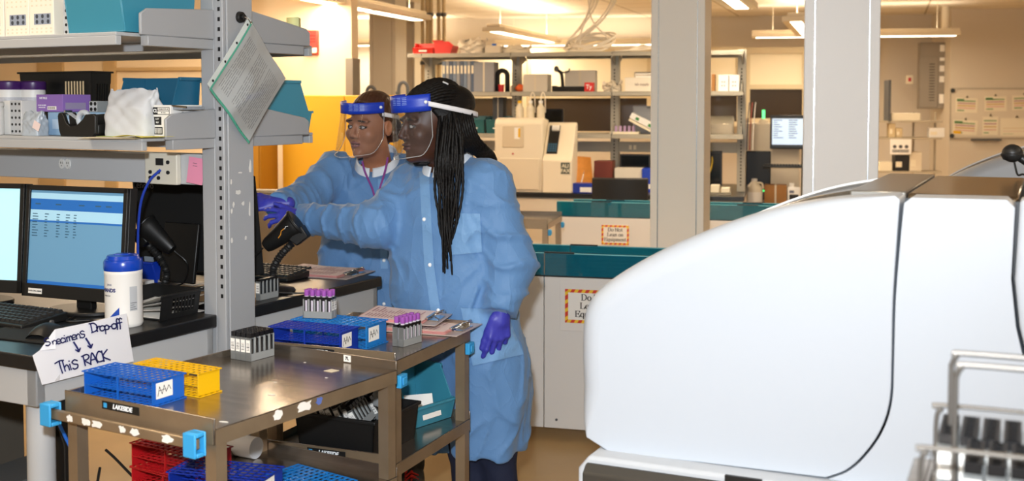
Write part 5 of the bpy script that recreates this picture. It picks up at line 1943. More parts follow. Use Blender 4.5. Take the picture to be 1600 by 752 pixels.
# warning signs
SER = {  # strokes for a serif face: (points), advance; built with a broad pen, feet added
    'D': ([[(.14, 0), (.14, .7)], [(.14, .7), (.34, .7), (.5, .64), (.6, .5), (.62, .35), (.6, .2), (.5, .06), (.34, 0), (.14, 0)], [(.03, .7), (.14, .7)], [(.03, 0), (.14, 0)]], .72),
    'o': ([arc(.25, .23, .19, .23, 0, 360, 18)], .5),
    'N': ([[(.12, 0), (.12, .7)], [(.12, .7), (.58, .0)], [(.58, 0), (.58, .7)], [(.0, .7), (.14, .7)], [(.02, 0), (.22, 0)], [(.48, .7), (.68, .7)]], .72),
    't': ([[(.15, .6), (.15, .1), (.2, .02), (.28, .02), (.32, .06)], [(.04, .45), (.3, .45)]], .34),
    'L': ([[(.14, 0), (.14, .7)], [(.03, .7), (.26, .7)], [(.03, 0), (.56, 0), (.58, .18)]], .62),
    'e': ([[(.06, .26), (.42, .26), (.4, .38), (.3, .46), (.18, .45), (.08, .34), (.06, .2), (.12, .07), (.24, .0), (.36, .02), (.43, .1)]], .48),
    'a': ([[(.08, .38), (.14, .45), (.26, .46), (.33, .4), (.33, .06), (.38, .0), (.44, .03)], [(.33, .28), (.14, .2), (.07, .1), (.12, .01), (.22, 0), (.33, .08)]], .46),
    'n': ([[(.11, 0), (.11, .45)], [(.03, .45), (.11, .45)], [(.11, .34), (.22, .45), (.32, .45), (.38, .36), (.38, 0)], [(.03, 0), (.19, 0)], [(.31, 0), (.46, 0)]], .5),
    'E': ([[(.14, 0), (.14, .7)], [(.03, .7), (.56, .7), (.57, .55)], [(.14, .36), (.42, .36)], [(.42, .28), (.42, .45)], [(.03, 0), (.57, 0), (.6, .17)]], .64),
    'q': ([arc(.24, .23, .18, .23, 0, 360, 16), [(.40, .46), (.40, -.2)], [(.31, -.2), (.48, -.2)]], .52),
    'u': ([[(.03, .45), (.11, .45), (.11, .1), (.18, .0), (.28, .02), (.37, .1)], [(.3, .45), (.38, .45), (.38, 0), (.46, 0)]], .5),
    'i': ([[(.12, 0), (.12, .45)], [(.03, .45), (.12, .45)], [(.03, 0), (.21, 0)], [(.12, .6), (.12, .68)]], .27),
    'p': ([[(.11, .45), (.11, -.2)], [(.03, .45), (.11, .45)], [(.03, -.2), (.2, -.2)], arc(.26, .23, .17, .23, 180, -180, 16)], .5),
    'm': ([[(.11, 0), (.11, .45)], [(.03, .45), (.11, .45)], [(.11, .34), (.2, .45), (.3, .45), (.36, .36), (.36, 0)], [(.36, .34), (.46, .45), (.55, .45), (.61, .36), (.61, 0)], [(.03, 0), (.19, 0)], [(.29, 0), (.43, 0)], [(.54, 0), (.69, 0)]], .74),
    ' ': ([], .25),
}


def serif(s, size):
    st, x = [], 0.0
    for ch in s:
        a, adv = SER[ch]
        for pl in a:
            st.append([((x + p[0]) * size, p[1] * size) for p in pl])
        x += adv
    return [[(px - x * size / 2, py) for px, py in pl] for pl in st]


def warn_sign(label, fr, px0, px1, pz0, pz1, bordered=True, board=True):
    x0, z1 = fr.plane(px0, pz0, -.004)
    x1, z0 = fr.plane(px1, pz1, -.004)
    W, H = x1 - x0, z1 - z0
    t = thing('warning_sign', label, 'warning sign', fr.w(x0, -.001, z0), fr.rz)
    G().box(0, W, -.003, 0, 0, H).build('board', mat('sign_board', '#e2deda', .5), t, bev=.001)
    m_ = .075 * W if board else 0.012 * W
    a0, a1, b0, b1 = m_, W - m_, (.16 if board else .02) * H, (.82 if board else .98) * H
    g = G().box(a0, a1, -.0036, -.003, b0, b1)
    f = g.build('red_border', mat('sign_red', '#d23a1e', .5), t)
    bw_ = .085 * (b1 - b0) * 1.15
    # yellow slanting stripes on the border
    g = G()
    st = bw_ * 1.1
    n = int((a1 - a0) / (2 * st))
    for z in (b0, b1 - bw_):
        for k in range(n):
            x = a0 + (k + .2) * (a1 - a0) / n
            g.prism([(x, z), (x + st, z), (min(a1, x + st + bw_ * .6), z + bw_), (min(a1, x + bw_ * .6), z + bw_)], 'y', -.0042, -.0036)
    n = int((b1 - b0) / (2 * st))
    for x in (a0, a1 - bw_):
        for k in range(n):
            z = b0 + (k + .2) * (b1 - b0) / n
            g.prism([(x, z), (x + bw_, min(b1, z + bw_ * .6)), (x + bw_, min(b1, z + st + bw_ * .6)), (x, z + st)], 'y', -.0042, -.0036)
    o = g.build('yellow_stripe', mat('sign_yellow', '#f0c52a', .5), f)
    o.name = 'yellow_stripes'
    G().box(a0 + bw_, a1 - bw_, -.0048, -.0042, b0 + bw_, b1 - bw_).build('white_field', PAPER, f)
    s_ = (b1 - b0) * .255
    for k, ln in enumerate(('Do Not', 'Lean on', 'Equipment')):
        z = b1 - bw_ - s_ * .85 - k * (b1 - b0 - 2 * bw_) * .31
        h = pen(serif(ln, s_), .01, .0004, nib=(s_ * .13, s_ * .045))
        h.build('lettering', INK, f).data.transform(Matrix.Translation((W / 2, -.0049, z)) @ Matrix.Rotation(R(90), 4, 'X'))
    return t


warn_sign('white warning sign with red and yellow border half hidden by the big analyser', K1, 875, 982, 437, 522)
warn_sign('small striped warning sign on the far conveyor below the black chair', K2, 939.5, 983, 351, 384, board=False)
# the cart seen between the conveyors
bpy.context.view_layer.update()
cc = bpy.data.objects['utility_cart.001']
copy_tree(cc, None, (.21, 6.75, 0), R(-12), 'distant steel cart with a blue bumper between the two conveyors')
# ================================================================== far bench with shelving
FF = Frame(at_y(760, 163, 9.7), R(-13))
FTOP = FF.fz(850, 302, 0)
GREYF = mat('far_shelf_enamel', '#a7a294', 0.5)
t = thing('far_bench', 'far lab bench with black top and pale cupboards below', 'lab bench', FF.w(0, 0), FF.rz)
xr = FF.fx(1163, 0, .9)
G().box(-.9, xr, -.02, 1.5, FTOP - .035, FTOP).build('worktop', TOPB, t, bev=.003)
for k in range(6):
    a = -.9 + (xr + .9) * k / 6
    b_ = -.9 + (xr + .9) * (k + 1) / 6
    G().box(a + .003, b_ - .003, 0, .02, .10, FTOP - .045).build('cupboard_door', mat('far_cupboard', '#d6cbb8', .5), t, bev=.002)
G().box(-.88, xr - .01, .02, 1.48, .0, FTOP - .036).build('carcass', mat('far_cupboard', '#d6cbb8', .5), t)
# shelving
SY = .30
zs = [FF.fz(900, 82, SY), FF.fz(900, 144, SY), FF.fz(1000, 211, SY)]
t = thing('far_shelving', 'grey open shelving on the far bench with slotted uprights', 'shelving', FF.w(0, 0, FTOP + .0005), FF.rz)
ups = [FF.fx(p, .55, 1.6) for p in (672, 808, 962, 1160)]
for x in ups:
    G().box(x - .04, x + .03, .52, .62, 0, zs[0] + .02 - FTOP).build('upright', GREYF, t, bev=.003)
    g = G()
    for k in range(36):
        g.box(x - .012, x - .002, .5185, .5215, .05 + .028 * k, .065 + .028 * k)
    g.build('slot_strip', BLACKM, t)
xl = [FF.fx(636, SY, 1.9), FF.fx(640, SY, 1.6), FF.fx(720, SY, 1.3)]
for z, x0, nme in zip(zs, xl, range(3)):
    segs = [x0] + [u for u in ups if u > x0 + .1 and u < ups[-1] - .1] + [ups[-1] + .02]
    for a, b_ in zip(segs, segs[1:]):
        for y0, y1 in ((SY, .60), (.62, .92)):
            yl = y0 if y0 < .5 else y1 - .015
            G().box(a + .004, b_ - .004, y0, y1, z - FTOP - .004, z - FTOP + .004).box(a + .004, b_ - .004, yl, yl + .015, z - FTOP - .032, z - FTOP - .004).build('shelf', GREYF, t, bev=.002)
    for u in ups:
        if u > x0:
            for sg_ in (-1, 1):
                yy = (.54, SY) if sg_ < 0 else (.60, .92)
                zz = z - FTOP
                pf = [(yy[0], zz - .02), (yy[0], zz - .11), (yy[1], zz - .045), (yy[1], zz - .02)] if nme == 0 else [(yy[0], zz + .005), (yy[0], zz + .10), (yy[1], zz + .05), (yy[1], zz + .005)]
                G().prism(pf, 'x', u - .004, u + .004).build('bracket', GREYF, t)
G().box(xl[2], ups[-1], .53, .61, FF.fz(1000, 238, .53) - FTOP, FF.fz(1000, 222, .53) - FTOP).build('wiring_channel', GREYF, t)
g = G()
for p in (880, 887, 985, 992):
    x = FF.fx(p, .53, 1.2)
    g.box(x - .012, x + .012, .526, .53, FF.fz(1000, 234, .53) - FTOP, FF.fz(1000, 227, .53) - FTOP)
g.build('outlet_plates', PAPER2, t)


def fcarton(name, label, cat, px0, px1, y, d, z, pyt, m, rz=0.0, group=None, lid=True, mark=None):
    """carton standing on z at depth y, front from px0 to px1, top at the row pyt"""
    x0, x1 = FF.fx(px0, y, z), FF.fx(px1, y, z)
    h = FF.fz((px0 + px1) / 2, pyt, y) - z
    t = thing(name, label, cat, FF.w(x0, y, z + .0006), FF.rz + rz, group)
    w = x1 - x0
    G().box(0, w, 0, d, 0, h).build('carton', m, t, bev=.003)
    if lid:
        G().box(w * .46, w * .54, -.0008, d, 0.0, h + .0008).build('seam_tape', mat('seam_tape', '#cfc4ae', .5), t)
    if mark:
        text(mark[0], mark[1], mark[2], t, front(w * .5, -.0016, h * .5), bold=.0008)
    return t


def fz_(k):
    return zs[k] + .0045


# on the top shelf
x = FF.fx(645, .33, 1.9)
w = FF.fx(708, .33, 1.9) - x
hopper_bin('red stacking bin at the end of the top shelf', 'bin', FF.w(x, .32, fz_(0)), FF.rz, REDB, w * .5, .19, .095, low=.55, label_m=PAPER)
hopper_bin('second red stacking bin turned sideways on the top shelf', 'bin', FF.w(x + w, .32, fz_(0)), FF.rz + R(90), REDB, .20, w * .48, .115, low=.6)
bag('plastic_bag', 'clear plastic bag bundle beside the red bins on the top shelf', 'bag', FF.w(FF.fx(738, .42, 1.9), .44, fz_(0)), FF.rz, .22, .16, .12, mat('clear_bag', '#d6cbb8', .25, bump=.5, bscale=30), 5, .012)
o = thing('lidded_tub', 'pale tub with a blue cap on the top shelf behind the black-haired head', 'tub', FF.w(FF.fx(772, .42, 1.9), .42, fz_(0)), FF.rz)
G().box(-.07, .07, -.05, .05, 0, .065).build('tub', CREAM, o, bev=.006)
G().cyl((0, 0, .065), (0, 0, .085), .022, .02, n=16).build('cap', BLUE, o)
bag('packing_bundle', 'flattened white packing bundle on the top shelf next to the pale tub', 'packing', FF.w(FF.fx(805, .42, 1.9), .46, fz_(0)), FF.rz, .24, .12, .06, mat('pale_packing', '#e2d6be', .8, bump=.4, bscale=25), 6, .008)
# white cables: a coil on the shelf and risers to the ceiling
CABW = mat('white_cable', '#e9dfcc', .5)
t = thing('cable_coil', 'coiled white cables on the top shelf running up to the ceiling', 'cables', FF.w(FF.fx(925, .45, 1.9), .46, fz_(0)), FF.rz)
rnd = random.Random(12)
for k in range(6):
    r_ = .17 + .05 * rnd.random()
    tilt = R(rnd.uniform(10, 38))
    ax = rnd.uniform(-.5, .5)
    pts = []
    for q in range(40):
        a = 2 * math.pi * q / 40
        p = Vector((r_ * math.cos(a), r_ * .75 * math.sin(a), 0))
        p = Matrix.Rotation(tilt, 3, Vector((math.cos(ax), math.sin(ax) - .3, 0))) @ p
        pts.append((p.x + .03 * rnd.random() * 0 - .04 + .03 * k * .4, max(-.10, min(.12, p.y)), max(.013, p.z + .055 + .012 * k)))
    G().tube(pts, .0085, 7, closed=True).build('coil_loop', CABW, t)
zc_ = 2.75 - fz_(0)
for k in range(7):
    x0 = rnd.uniform(-.25, .18)
    xm = -.06 + .03 * k if k < 4 else .07 + .02 * k
    pts = bez([(x0, rnd.uniform(-.04, .08), .03), (x0 * .9 + .02, .03, .12), (x0 * .3 + xm * .7, .03, .28), (xm + .02, .04, .48), (xm, .05, zc_ - .004)], 8)
    G().tube(pts, .0075, 7).build('riser', CABW, t)
for k in range(3):
    G().tube(bez([(.2, .0 + .03 * k, .012), (.3, -.02 + .03 * k, .016), (.42, .01 + .03 * k, .02 + .02 * k), (.55, .02 * k, .03), (.66, .02, .012)], 8), .008, 7).build('trailing_cable', CABW, t)
# on the second shelf
BIND = mat('grey_binder', '#8d8f94', .5)
rnd = random.Random(2)
x = FF.fx(692, .36, 1.7)
for k in range(9):
    w = .030
    o = thing('ring_binder', 'blue-grey ring binder in the row behind the black-haired head, %s' % ('first', 'second', 'third', 'fourth', 'fifth', 'sixth', 'seventh', 'eighth', 'ninth')[k], 'binder', FF.w(x + k * .0325, .34, fz_(1)), FF.rz, 'ring binders on the second shelf')
    G().box(0, w, 0, .17, 0, .27).build('cover', mat('binder_%d' % (k % 3), ('#6f7f95', '#8d8f94', '#4d5c75')[k % 3], .5), o, bev=.003)
    G().box(.006, w - .006, -.001, 0, .16, .23).build('spine_label', PAPER2, o)
fcarton('grey_document_box', 'grey document box beside the blue-grey binders', 'box', 740, 772, .34, .17, fz_(1), 97, BIND)
x = FF.fx(785, .40, 1.7)
o = thing('magnifier_stand', 'black arch-shaped stand on the second shelf', 'stand', FF.w(x, .40, fz_(1)), FF.rz)
G().tube([(.045 * math.cos(a), 0, .14 + .045 * math.sin(a)) for a in [math.pi * k / 14 for k in range(15)]][::-1] + [(.045, 0, .1), (.045, 0, .0)], .022, 10).tube([(-.045, 0, .14), (-.045, 0, 0)], .022, 10).build('arch', BLACKM, o)
o = thing('red_cup', 'red cup standing in front of the black arch', 'cup', FF.w(x + .005, .345, fz_(1)), 0)
G().lathe([(.022, 0), (.026, .06), (.024, .06), (.020, .005)], n=20).build('cup', RED, o)
G().lathe([(.0275, .058), (.0285, .06), (.0275, .064), (.025, .062)], n=20).build('rolled_lip', RED, o)
o = thing('orange_bag', 'small orange bundle on the second shelf beside the white carton', 'bundle', FF.w(FF.fx(812, .38, 1.7), .38, fz_(1)), FF.rz)
G().ball((0, 0, .028), (.042, .035, .028)).build('bundle', mat('orange_cloth', '#d9622a', .8, bump=.4, bscale=40), o)
G().tube(bez([(-.02, 0, .05), (0, 0, .062), (.03, 0, .05)], 5), .006, 7).build('knot', mat('orange_cloth', '#d9622a', .8), o)
fcarton('white_carton', 'white carton on the second shelf between orange bundle and black reader', 'carton', 817, 855, .36, .2, fz_(1), 116, mat('white_carton_card', '#c9c1b2', .7))
x = FF.fx(890, .38, 1.7)
o = thing('reader_stand', 'black gooseneck reader stand lying on the second shelf', 'stand', FF.w(x, .38, fz_(1)), FF.rz)
G().box(-.13, .13, -.05, .05, 0, .045).box(-.15, -.11, -.03, .03, .0, .05).build('base', BLACKM, o, bev=.006)
G().tube(bez([(-.06, 0, .04), (-.065, 0, .11), (-.075, 0, .16), (-.11, 0, .19)], 8), .014, 10).build('neck', BLACKM, o)
G().tube(bez([(-.105, 0, .185), (-.05, 0, .165), (-.01, 0, .175), (.0, 0, .20)], 8), .007, 8).build('cord', GREYD, o)
G().ball((-.115, 0, .195), (.022, .02, .026)).build('head', GREYD, o)
fcarton('long_white_carton', 'white carton with a black flap end behind the black reader stand', 'carton', 882, 930, .50, .12, fz_(1), 110, mat('white_carton_card', '#c9c1b2', .7))
fcarton('red_label_box', 'small red box with white lettering at the shelf joint', 'box', 913, 927, .335, .08, fz_(1), 129, REDB, lid=False, mark=('Ty', .05, WHITEINK))
bag('wrapped_bundle', 'clear wrapped bundle beside the long pale carton on the second shelf', 'bundle', FF.w(FF.fx(956, .40, 1.7), .40, fz_(1)), FF.rz, .13, .12, .075, mat('clear_bag', '#d6cbb8', .25), 15, .012)
fcarton('long_pale_carton', 'long pale carton beside the near beige column on the second shelf', 'carton', 976, 1030, .36, .2, fz_(1), 121, mat('pale_carton', '#e3dccd', .7), lid=False, mark=('lab supply', .03, mat('faint_print', '#a99a90', .7)))
o = thing('document_tray', 'stacked wire-edged papers on the long pale carton', 'papers', FF.w(FF.fx(992, .38, 1.8), .38, FF.fz(1000, 121, .36) + .002), FF.rz)
G().box(0, .3, 0, .16, 0, .012).box(.005, .295, .003, .157, .02, .034).build('papers', PAPER, o)
G().tube([(0, -.004, .0), (0, -.004, .04), (.3, -.004, .04)], .004, 6).build('wire_edge', GREYD, o)
fcarton('brown_carton', 'brown carton behind the near beige column on the second shelf', 'carton', 1105, 1117, .36, .14, fz_(1), 116, CARD)
for k in range(2):
    fcarton('slide_box', 'white box with printed squares by the shelving end, %s' % ('column side', 'upright side')[k], 'box', 1122 + 17 * k, 1138 + 17 * k, .36, .15, fz_(1), 117, WHITE, lid=False, mark=('::', .09, mat('print_blue_grey', '#6f7488', .6)), group='boxes with printed squares')
# third shelf
x = FF.fx(724, .34, 1.3)
for k in range(2):
    hopper_bin('dark teal bin on the third shelf by the black hair, %s' % ('half hidden', 'fully seen')[k], 'bin', FF.w(x + .21 * k, .32, fz_(2)), FF.rz, mat('far_teal_plastic', '#1f5f66', .4), .19, .18, .15, low=.8, label_m=PAPER)
fcarton('dark_binder_block', 'dark grey folder block above the teal bins', 'folders', 770, 786, .45, .15, fz_(2), 152, mat('dark_folder', '#3e4247', .6))
o = thing('tube_tray', 'tray of violet-capped tubes on the third shelf', 'tube tray', FF.w(FF.fx(952, .34, 1.3), .34, fz_(2)), FF.rz)
G().box(0, .25, 0, .15, 0, .02).build('tray', PAPER2, o, bev=.003)
tu = []
g0 = None
for i in range(5):
    g = G().cyl((.05 + .038 * i, .05, .02), (.05 + .038 * i, .05, .07), .012, n=12)
    g.build('tube', mat('violet_tube', '#b69ac0', .4), o)
o = thing('leaning_binder', 'white binder with green squares leaning on the third shelf', 'binder', FF.w(FF.fx(988, .36, 1.3), .34, fz_(2) + .185), 0)
o.rotation_euler = (0, R(28), FF.rz)
G().box(0, .26, 0, .2, -.05, .0).build('cover', WHITE, o, bev=.003)
for u in (.05, .17):
    G().box(u, u + .03, -.001, 0, -.04, -.015).build('green_square', mat('green_print', '#2f7f3f', .6), o)
G().box(.005, .255, .002, .195, -.075, -.054).build('pages', PAPER2, o)
o = thing('grey_panel_box', 'grey flat case standing behind the leaning binder', 'case', FF.w(FF.fx(990, .52, 1.3), .47, fz_(2)), FF.rz)
G().box(0, .30, 0, .04, 0, .24).build('case', BIND, o, bev=.006)
G().box(.12, .18, -.006, 0, .22, .23).build('latch', GREYD, o)
o = thing('clear_drawer_unit', 'clear plastic drawer unit beside the end upright', 'drawer unit', FF.w(FF.fx(1104, .34, 1.3), .34, fz_(2)), FF.rz)
w = FF.fx(1146, .34, 1.3) - FF.fx(1104, .34, 1.3)
CLR = sheet_mat('clear_styrene', '#e9e6dc', .12, .08, .35, '#cfc7b6')
G().box(0, w, 0, .17, 0, .006).box(0, .005, 0, .17, .006, .15).box(w - .005, w, 0, .17, .006, .15).box(.005, w - .005, .16, .17, .006, .15).build('shell', CLR, o)
G().box(.008, w - .008, -.004, 0, .008, .09).build('drawer_front', CLR, o, bev=.003)
G().hexa([(.004, .0, .09), (w - .004, 0, .09), (w - .004, .005, .09), (.004, .005, .09)], [(.004, .1, .155), (w - .004, .1, .155), (w - .004, .105, .155), (.004, .105, .155)]).build('flap', CLR, o)
# hanging papers at the shelving end
for k, (m_, lb) in enumerate(((mat('navy_sheet', '#2d3d5c', .7), 'dark blue folder hanging at the shelving end'), (mat('rust_sheet', '#a3422e', .7), 'rust red folder hanging at the shelving end'), (PAPER, 'white papers hanging at the shelving end'))):
    o = G().grid(lambda u, v: (.02 + .025 * k + .02 * v * v, (.05 + .20 * u) * (1 - .3 * v) + .03 * k, .40 * v), 4, 8, (.004, 0, 0)).build('hanging_folder', m_, loc=FF.w(ups[-1] + .02, .30, FF.fz(1165, 235, .4)), rz=FF.rz)
    tag(o, lb, 'folder')
# on the far worktop: the cream instrument
z = FTOP + .001
x0, x1 = FF.fx(777, .10, 1.0), FF.fx(897, .10, 1.0)
W = x1 - x0
zt = FF.fz(830, 184, .12) - z
t = thing('sedimentation_analyser', 'cream bench instrument with sloped control panel and maker plate', 'instrument', FF.w(x0, .005, z), FF.rz)
CI = mat('instrument_cream', '#e6dac2', .45)
# body: side profile swept across, with the right third sloping
G().prism([(0, 0), (.27, 0), (.27, zt * .97), (.10, zt), (.03, zt * .985), (.0, zt * .93)], 'x', 0, W * .62).build('main_housing', CI, t, bev=.012, seg=3)
G().prism([(-.015, 0), (.27, 0), (.27, zt * .92), (.25, zt * .94), (.20, zt * .90), (.03, zt * .52), (-.015, zt * .44)], 'x', W * .622, W).build('side_housing', CI, t, bev=.014, seg=3)
G().box(W * .07, W * .585, -.014, 0, zt * .04, zt * .46).build('front_hatch', mat('instrument_cream_dark', '#dccfb6', .5), t, bev=.01, seg=3)
G().box(W * .10, W * .38, -.006, .02, zt * .60, zt * .90).build('window_recess', mat('instrument_window', '#cfc0a4', .5), t, bev=.008)
G().box(W * .26, W * .33, -.008, -.006, zt * .72, zt * .87).build('notice', PAPER, t)
G().box(W * .31, W * .335, -.009, -.007, zt * .74, zt * .86).build('hazard_mark', YELLOW, t)
T = Matrix.Translation((0, .03, zt * .52)) @ Matrix.Rotation(-math.atan2(.17, zt * .38), 4, 'X')
Lp = math.hypot(.17, zt * .38)
p = G().xf(T).box(W * .66, W * .80, -.004, .002, 0.0, Lp * .98).build('control_panel', BLACK, t, bev=.003)
g = G().xf(T)
for i in range(4):
    for k in range(4):
        g.box(W * (.672 + .03 * i), W * (.692 + .03 * i), -.007, -.004, .02 + .022 * k, .036 + .022 * k)
g.build('keys', mat('key_blue', '#2f5f7f', .5), p)
G().xf(T).tube([(W * .70, -.012, Lp * .86), (W * .79, -.012, Lp * .86)], .026, 14).build('paper_roll', PAPER, p)
n_ = G().box(W * .86, W * .975, -.018, -.0145, zt * .26, zt * .41).build('maker_plate', mat('plate_dark', '#3c463e', .5), t)
text('ALI', .042, PAPER2, n_, front(W * .9175, -.0185, zt * .365), bold=.001)
text('FAX', .042, PAPER2, n_, front(W * .9175, -.0185, zt * .30), bold=.001)
G().tube([(W * .24, -.001, zt * .52), (W * .24, -.006, zt * .52)], .008, 14).build('status_button', RED, t)
# bottles on the instrument
zi = z + zt * .99
for k, px in enumerate((812, 829, 845)):
    o = thing('reagent_bottle', 'clear reagent bottle with tubing on the cream instrument, %s' % ('with yellow cap', 'in the middle', 'beside the sloping papers')[k], 'bottle', FF.w(FF.fx(px, .2, 1.4), .20, zi), 0, 'bottles on the cream instrument')
    G().lathe([(.030, 0), (.034, .004), (.034, .09), (.016, .115), (.014, .13)], n=22).build('bottle', mat('cloudy_plastic', '#d8cdb4', .25, spec=.6), o)
    G().lathe([(.017, .128), (.017, .15), (.002, .152)], n=18).build('cap', YELLOW if k == 0 else WHITE, o)
    if k:
        G().tube(bez([(0, 0, .15), (.005, 0, .20), (.02, 0, .22), (.035, 0, .18), (.04, .05, .05)], 8), .005, 7).build('tubing', CABW, o)
# right of the instrument
x0 = FF.fx(893, .2, 1.0)
o = G().grid(lambda u, v: (.15 * u + .03 * (1 - v), .02 * math.sin(3 * u) - .10 * (1 - v), .30 * v * (1 - .04 * u)), 8, 10, (0, .012, 0)).build('padded_envelope', mat('manila_orange', '#c9832f', .7, var=.12, vscale=25), loc=FF.w(x0, .28, z), rz=FF.rz + R(8))
tag(o, 'tan padded envelope leaning upright beside the cream instrument', 'envelope')
o = G().grid(lambda u, v: (.12 * u, -.05 * (1 - v), .16 * v + .03 * u), 6, 6, (0, .008, 0)).build('paper_envelope', mat('manila_orange', '#c9832f', .7), loc=FF.w(FF.fx(927, .4, 1), .42, z), rz=FF.rz)
tag(o, 'smaller tan envelope behind the padded one', 'envelope')
fcarton('red_brown_box', 'red-brown sharps box with lid behind the black chair', 'box', 928, 957, .30, .18, z, 252, mat('red_brown', '#6f2a18', .5), lid=False)
o = fcarton('white_open_carton', 'white open carton beside the red-brown box', 'carton', 960, 1003, .28, .16, z, 263, mat('white_carton_card2', '#d8d0c2', .7), lid=False)
o = thing('blue_folder', 'blue folder standing upright by the near beige column', 'folder', FF.w(FF.fx(1003, .26, 1), .26, z), FF.rz)
G().box(0, .09, 0, .20, 0, .20).build('cover', mat('royal_blue_plastic', '#123bb5', .4), o, bev=.003)
G().box(.005, .085, -.001, 0, .03, .07).build('spine_label', PAPER, o)
for k, (p0, p1, pt, lb) in enumerate(((868, 892, 290, 'low blue and white box in front of the cream instrument'), (893, 926, 287, 'blue carton with white label beside the black chair'))):
    o = fcarton('blue_carton', lb, 'carton', p0, p1, .02 + .02 * k, .12, z, pt, BLUED, lid=False)
    w_ = FF.fx(p1, .03, 1) - FF.fx(p0, .03, 1)
    G().box(w_ * .4, w_ * .95, -.0014, -.0006, .01, .05).build('white_label', PAPER, o)
o = thing('pen', 'white pen propped on the tan padded envelope', 'pen', FF.w(FF.fx(906, .1, 1), .14, z + .055), FF.rz, rot=(R(-12), R(12), FF.rz))
G().cyl((0, 0, 0), (0, 0, .10), .004, n=10).build('barrel', PAPER, o)
G().cyl((0, 0, .10), (0, 0, .13), .0035, .001, n=10).build('tip', CHROME, o)


def dark_monitor(label, px0, px1, fr, y, z, pyt, group=None):
    x0, x1 = fr.fx(px0, y, z), fr.fx(px1, y, z)
    h = fr.fz((px0 + px1) / 2, pyt, y) - z
    t = thing('dark_monitor', label, 'monitor', fr.w((x0 + x1) / 2, y, z), fr.rz, group)
    w = x1 - x0
    G().box(-w / 2, w / 2, 0, .03, h * .15, h).build('casing', BLACK, t, bev=.004)
    G().box(-w / 2 + .015, w / 2 - .015, -.001, 0, h * .19, h - .015).build('screen', mat('screen_off', '#08090b', .15), t)
    G().box(-.03, .03, .012, .03, .01, h * .2).box(-.1, .1, -.05, .09, 0, .012).build('stand', BLACK, t)
    return t


dark_monitor('dark monitor half hidden between red-brown box and beige column', 968, 1016, FF, .45, z, 241)
dark_monitor('dark monitor on the far bench on the jug side of the beige column', 1082, 1128, FF, .50, z, 236)
dark_monitor('dark monitor behind the cream instrument', 838, 880, FF, 1.0, FTOP + .14, 170)
o = thing('clear_tray', 'clear tray of white items at the end of the far bench', 'tray', FF.w(FF.fx(1092, .12, .9), .10, z), FF.rz)
G().box(0, .26, 0, .16, 0, .02).build('tray', CLR, o)
for k in range(3):
    G().box(.01 + .085 * k, .08 + .085 * k, .02, .13, .02, .06 + .02 * (k % 2)).build('carton', PAPER2, o, bev=.004)
o = G().tube(bez([FF.w(FF.fx(1112, .52, 1.2), .515, 1.16), FF.w(FF.fx(1113, .50, 1.1), .49, 1.05), FF.w(FF.fx(1107, .48, 1.0), .44, .93), FF.w(FF.fx(1104, .4, .9), .40, FTOP + .006)], 8), .006, 6).build('hanging_wire', mat('yellow_cord', '#d9b52a', .5))
tag(o, 'yellow wire hanging beside the near beige column', 'cord')
# the black chair in front
cx_ = at_y(969, 300, 8.45)
t = thing('task_chair', 'black task chair turned to the far bench', 'chair', (cx_.x, 8.95, 0), R(-10))
zz = at_y(969, 277, 8.9).z
w = (at_y(1013, 300, 8.9).x - at_y(926, 300, 8.9).x) / 2
G().grid(lambda u, v: ((2 * u - 1) * w, -.05 * (1 - (2 * u - 1) ** 2) - .03 * v, zz - .42 + .42 * v), 14, 10, (0, .05, 0)).build('backrest', mat('chair_vinyl', '#1b1817', .55), t, bev=.012, seg=3)
G().box(-w, w, 0.02, .46, .48, .56).build('seat', mat('chair_vinyl', '#1b1817', .55), t, bev=.02, seg=3)
G().box(-.03, .03, -.03, .0, .45, zz - .25).build('back_bar', BLACK, t)
G().cyl((0, .22, .10), (0, .22, .49), .028, n=16).build('gas_column', GREYD, t)
for k in range(5):
    a = 2 * math.pi * k / 5 + .3
    l_ = G().tube([(0, .22, .11), (.27 * math.cos(a), .22 + .27 * math.sin(a), .075)], [.025, .016], 8).build('base_arm', BLACK, t)
    G().cyl((.27 * math.cos(a) - .012, .22 + .27 * math.sin(a), .03), (.27 * math.cos(a) + .012, .22 + .27 * math.sin(a), .03), .03, n=14).build('caster', BLACK, l_)
t.location = FF.w(FF.fx(969, -.6, .95), -.60, 0)
# ------------------------------------------------------------------ bench beyond, between the columns
GF = Frame(at_y(1165, 163, 10.3), R(-13))
GT = GF.fz(1180, 322, 0)
t = thing('side_bench', 'bench between the columns under the lit monitor', 'lab bench', GF.w(0, 0), GF.rz)
G().box(.06, 1.3, 0, .8, GT - .04, GT).build('worktop', TOPB, t, bev=.003)
for k in range(3):
    G().box(.07 + .4 * k, .465 + .4 * k, .01, .03, .08, GT - .05).build('cupboard_door', mat('far_cupboard', '#d6cbb8', .5), t, bev=.002)
G().box(.07, 1.29, .03, .79, 0, GT - .041).build('carcass', mat('far_cupboard', '#d6cbb8', .5), t)
z = GT + .001
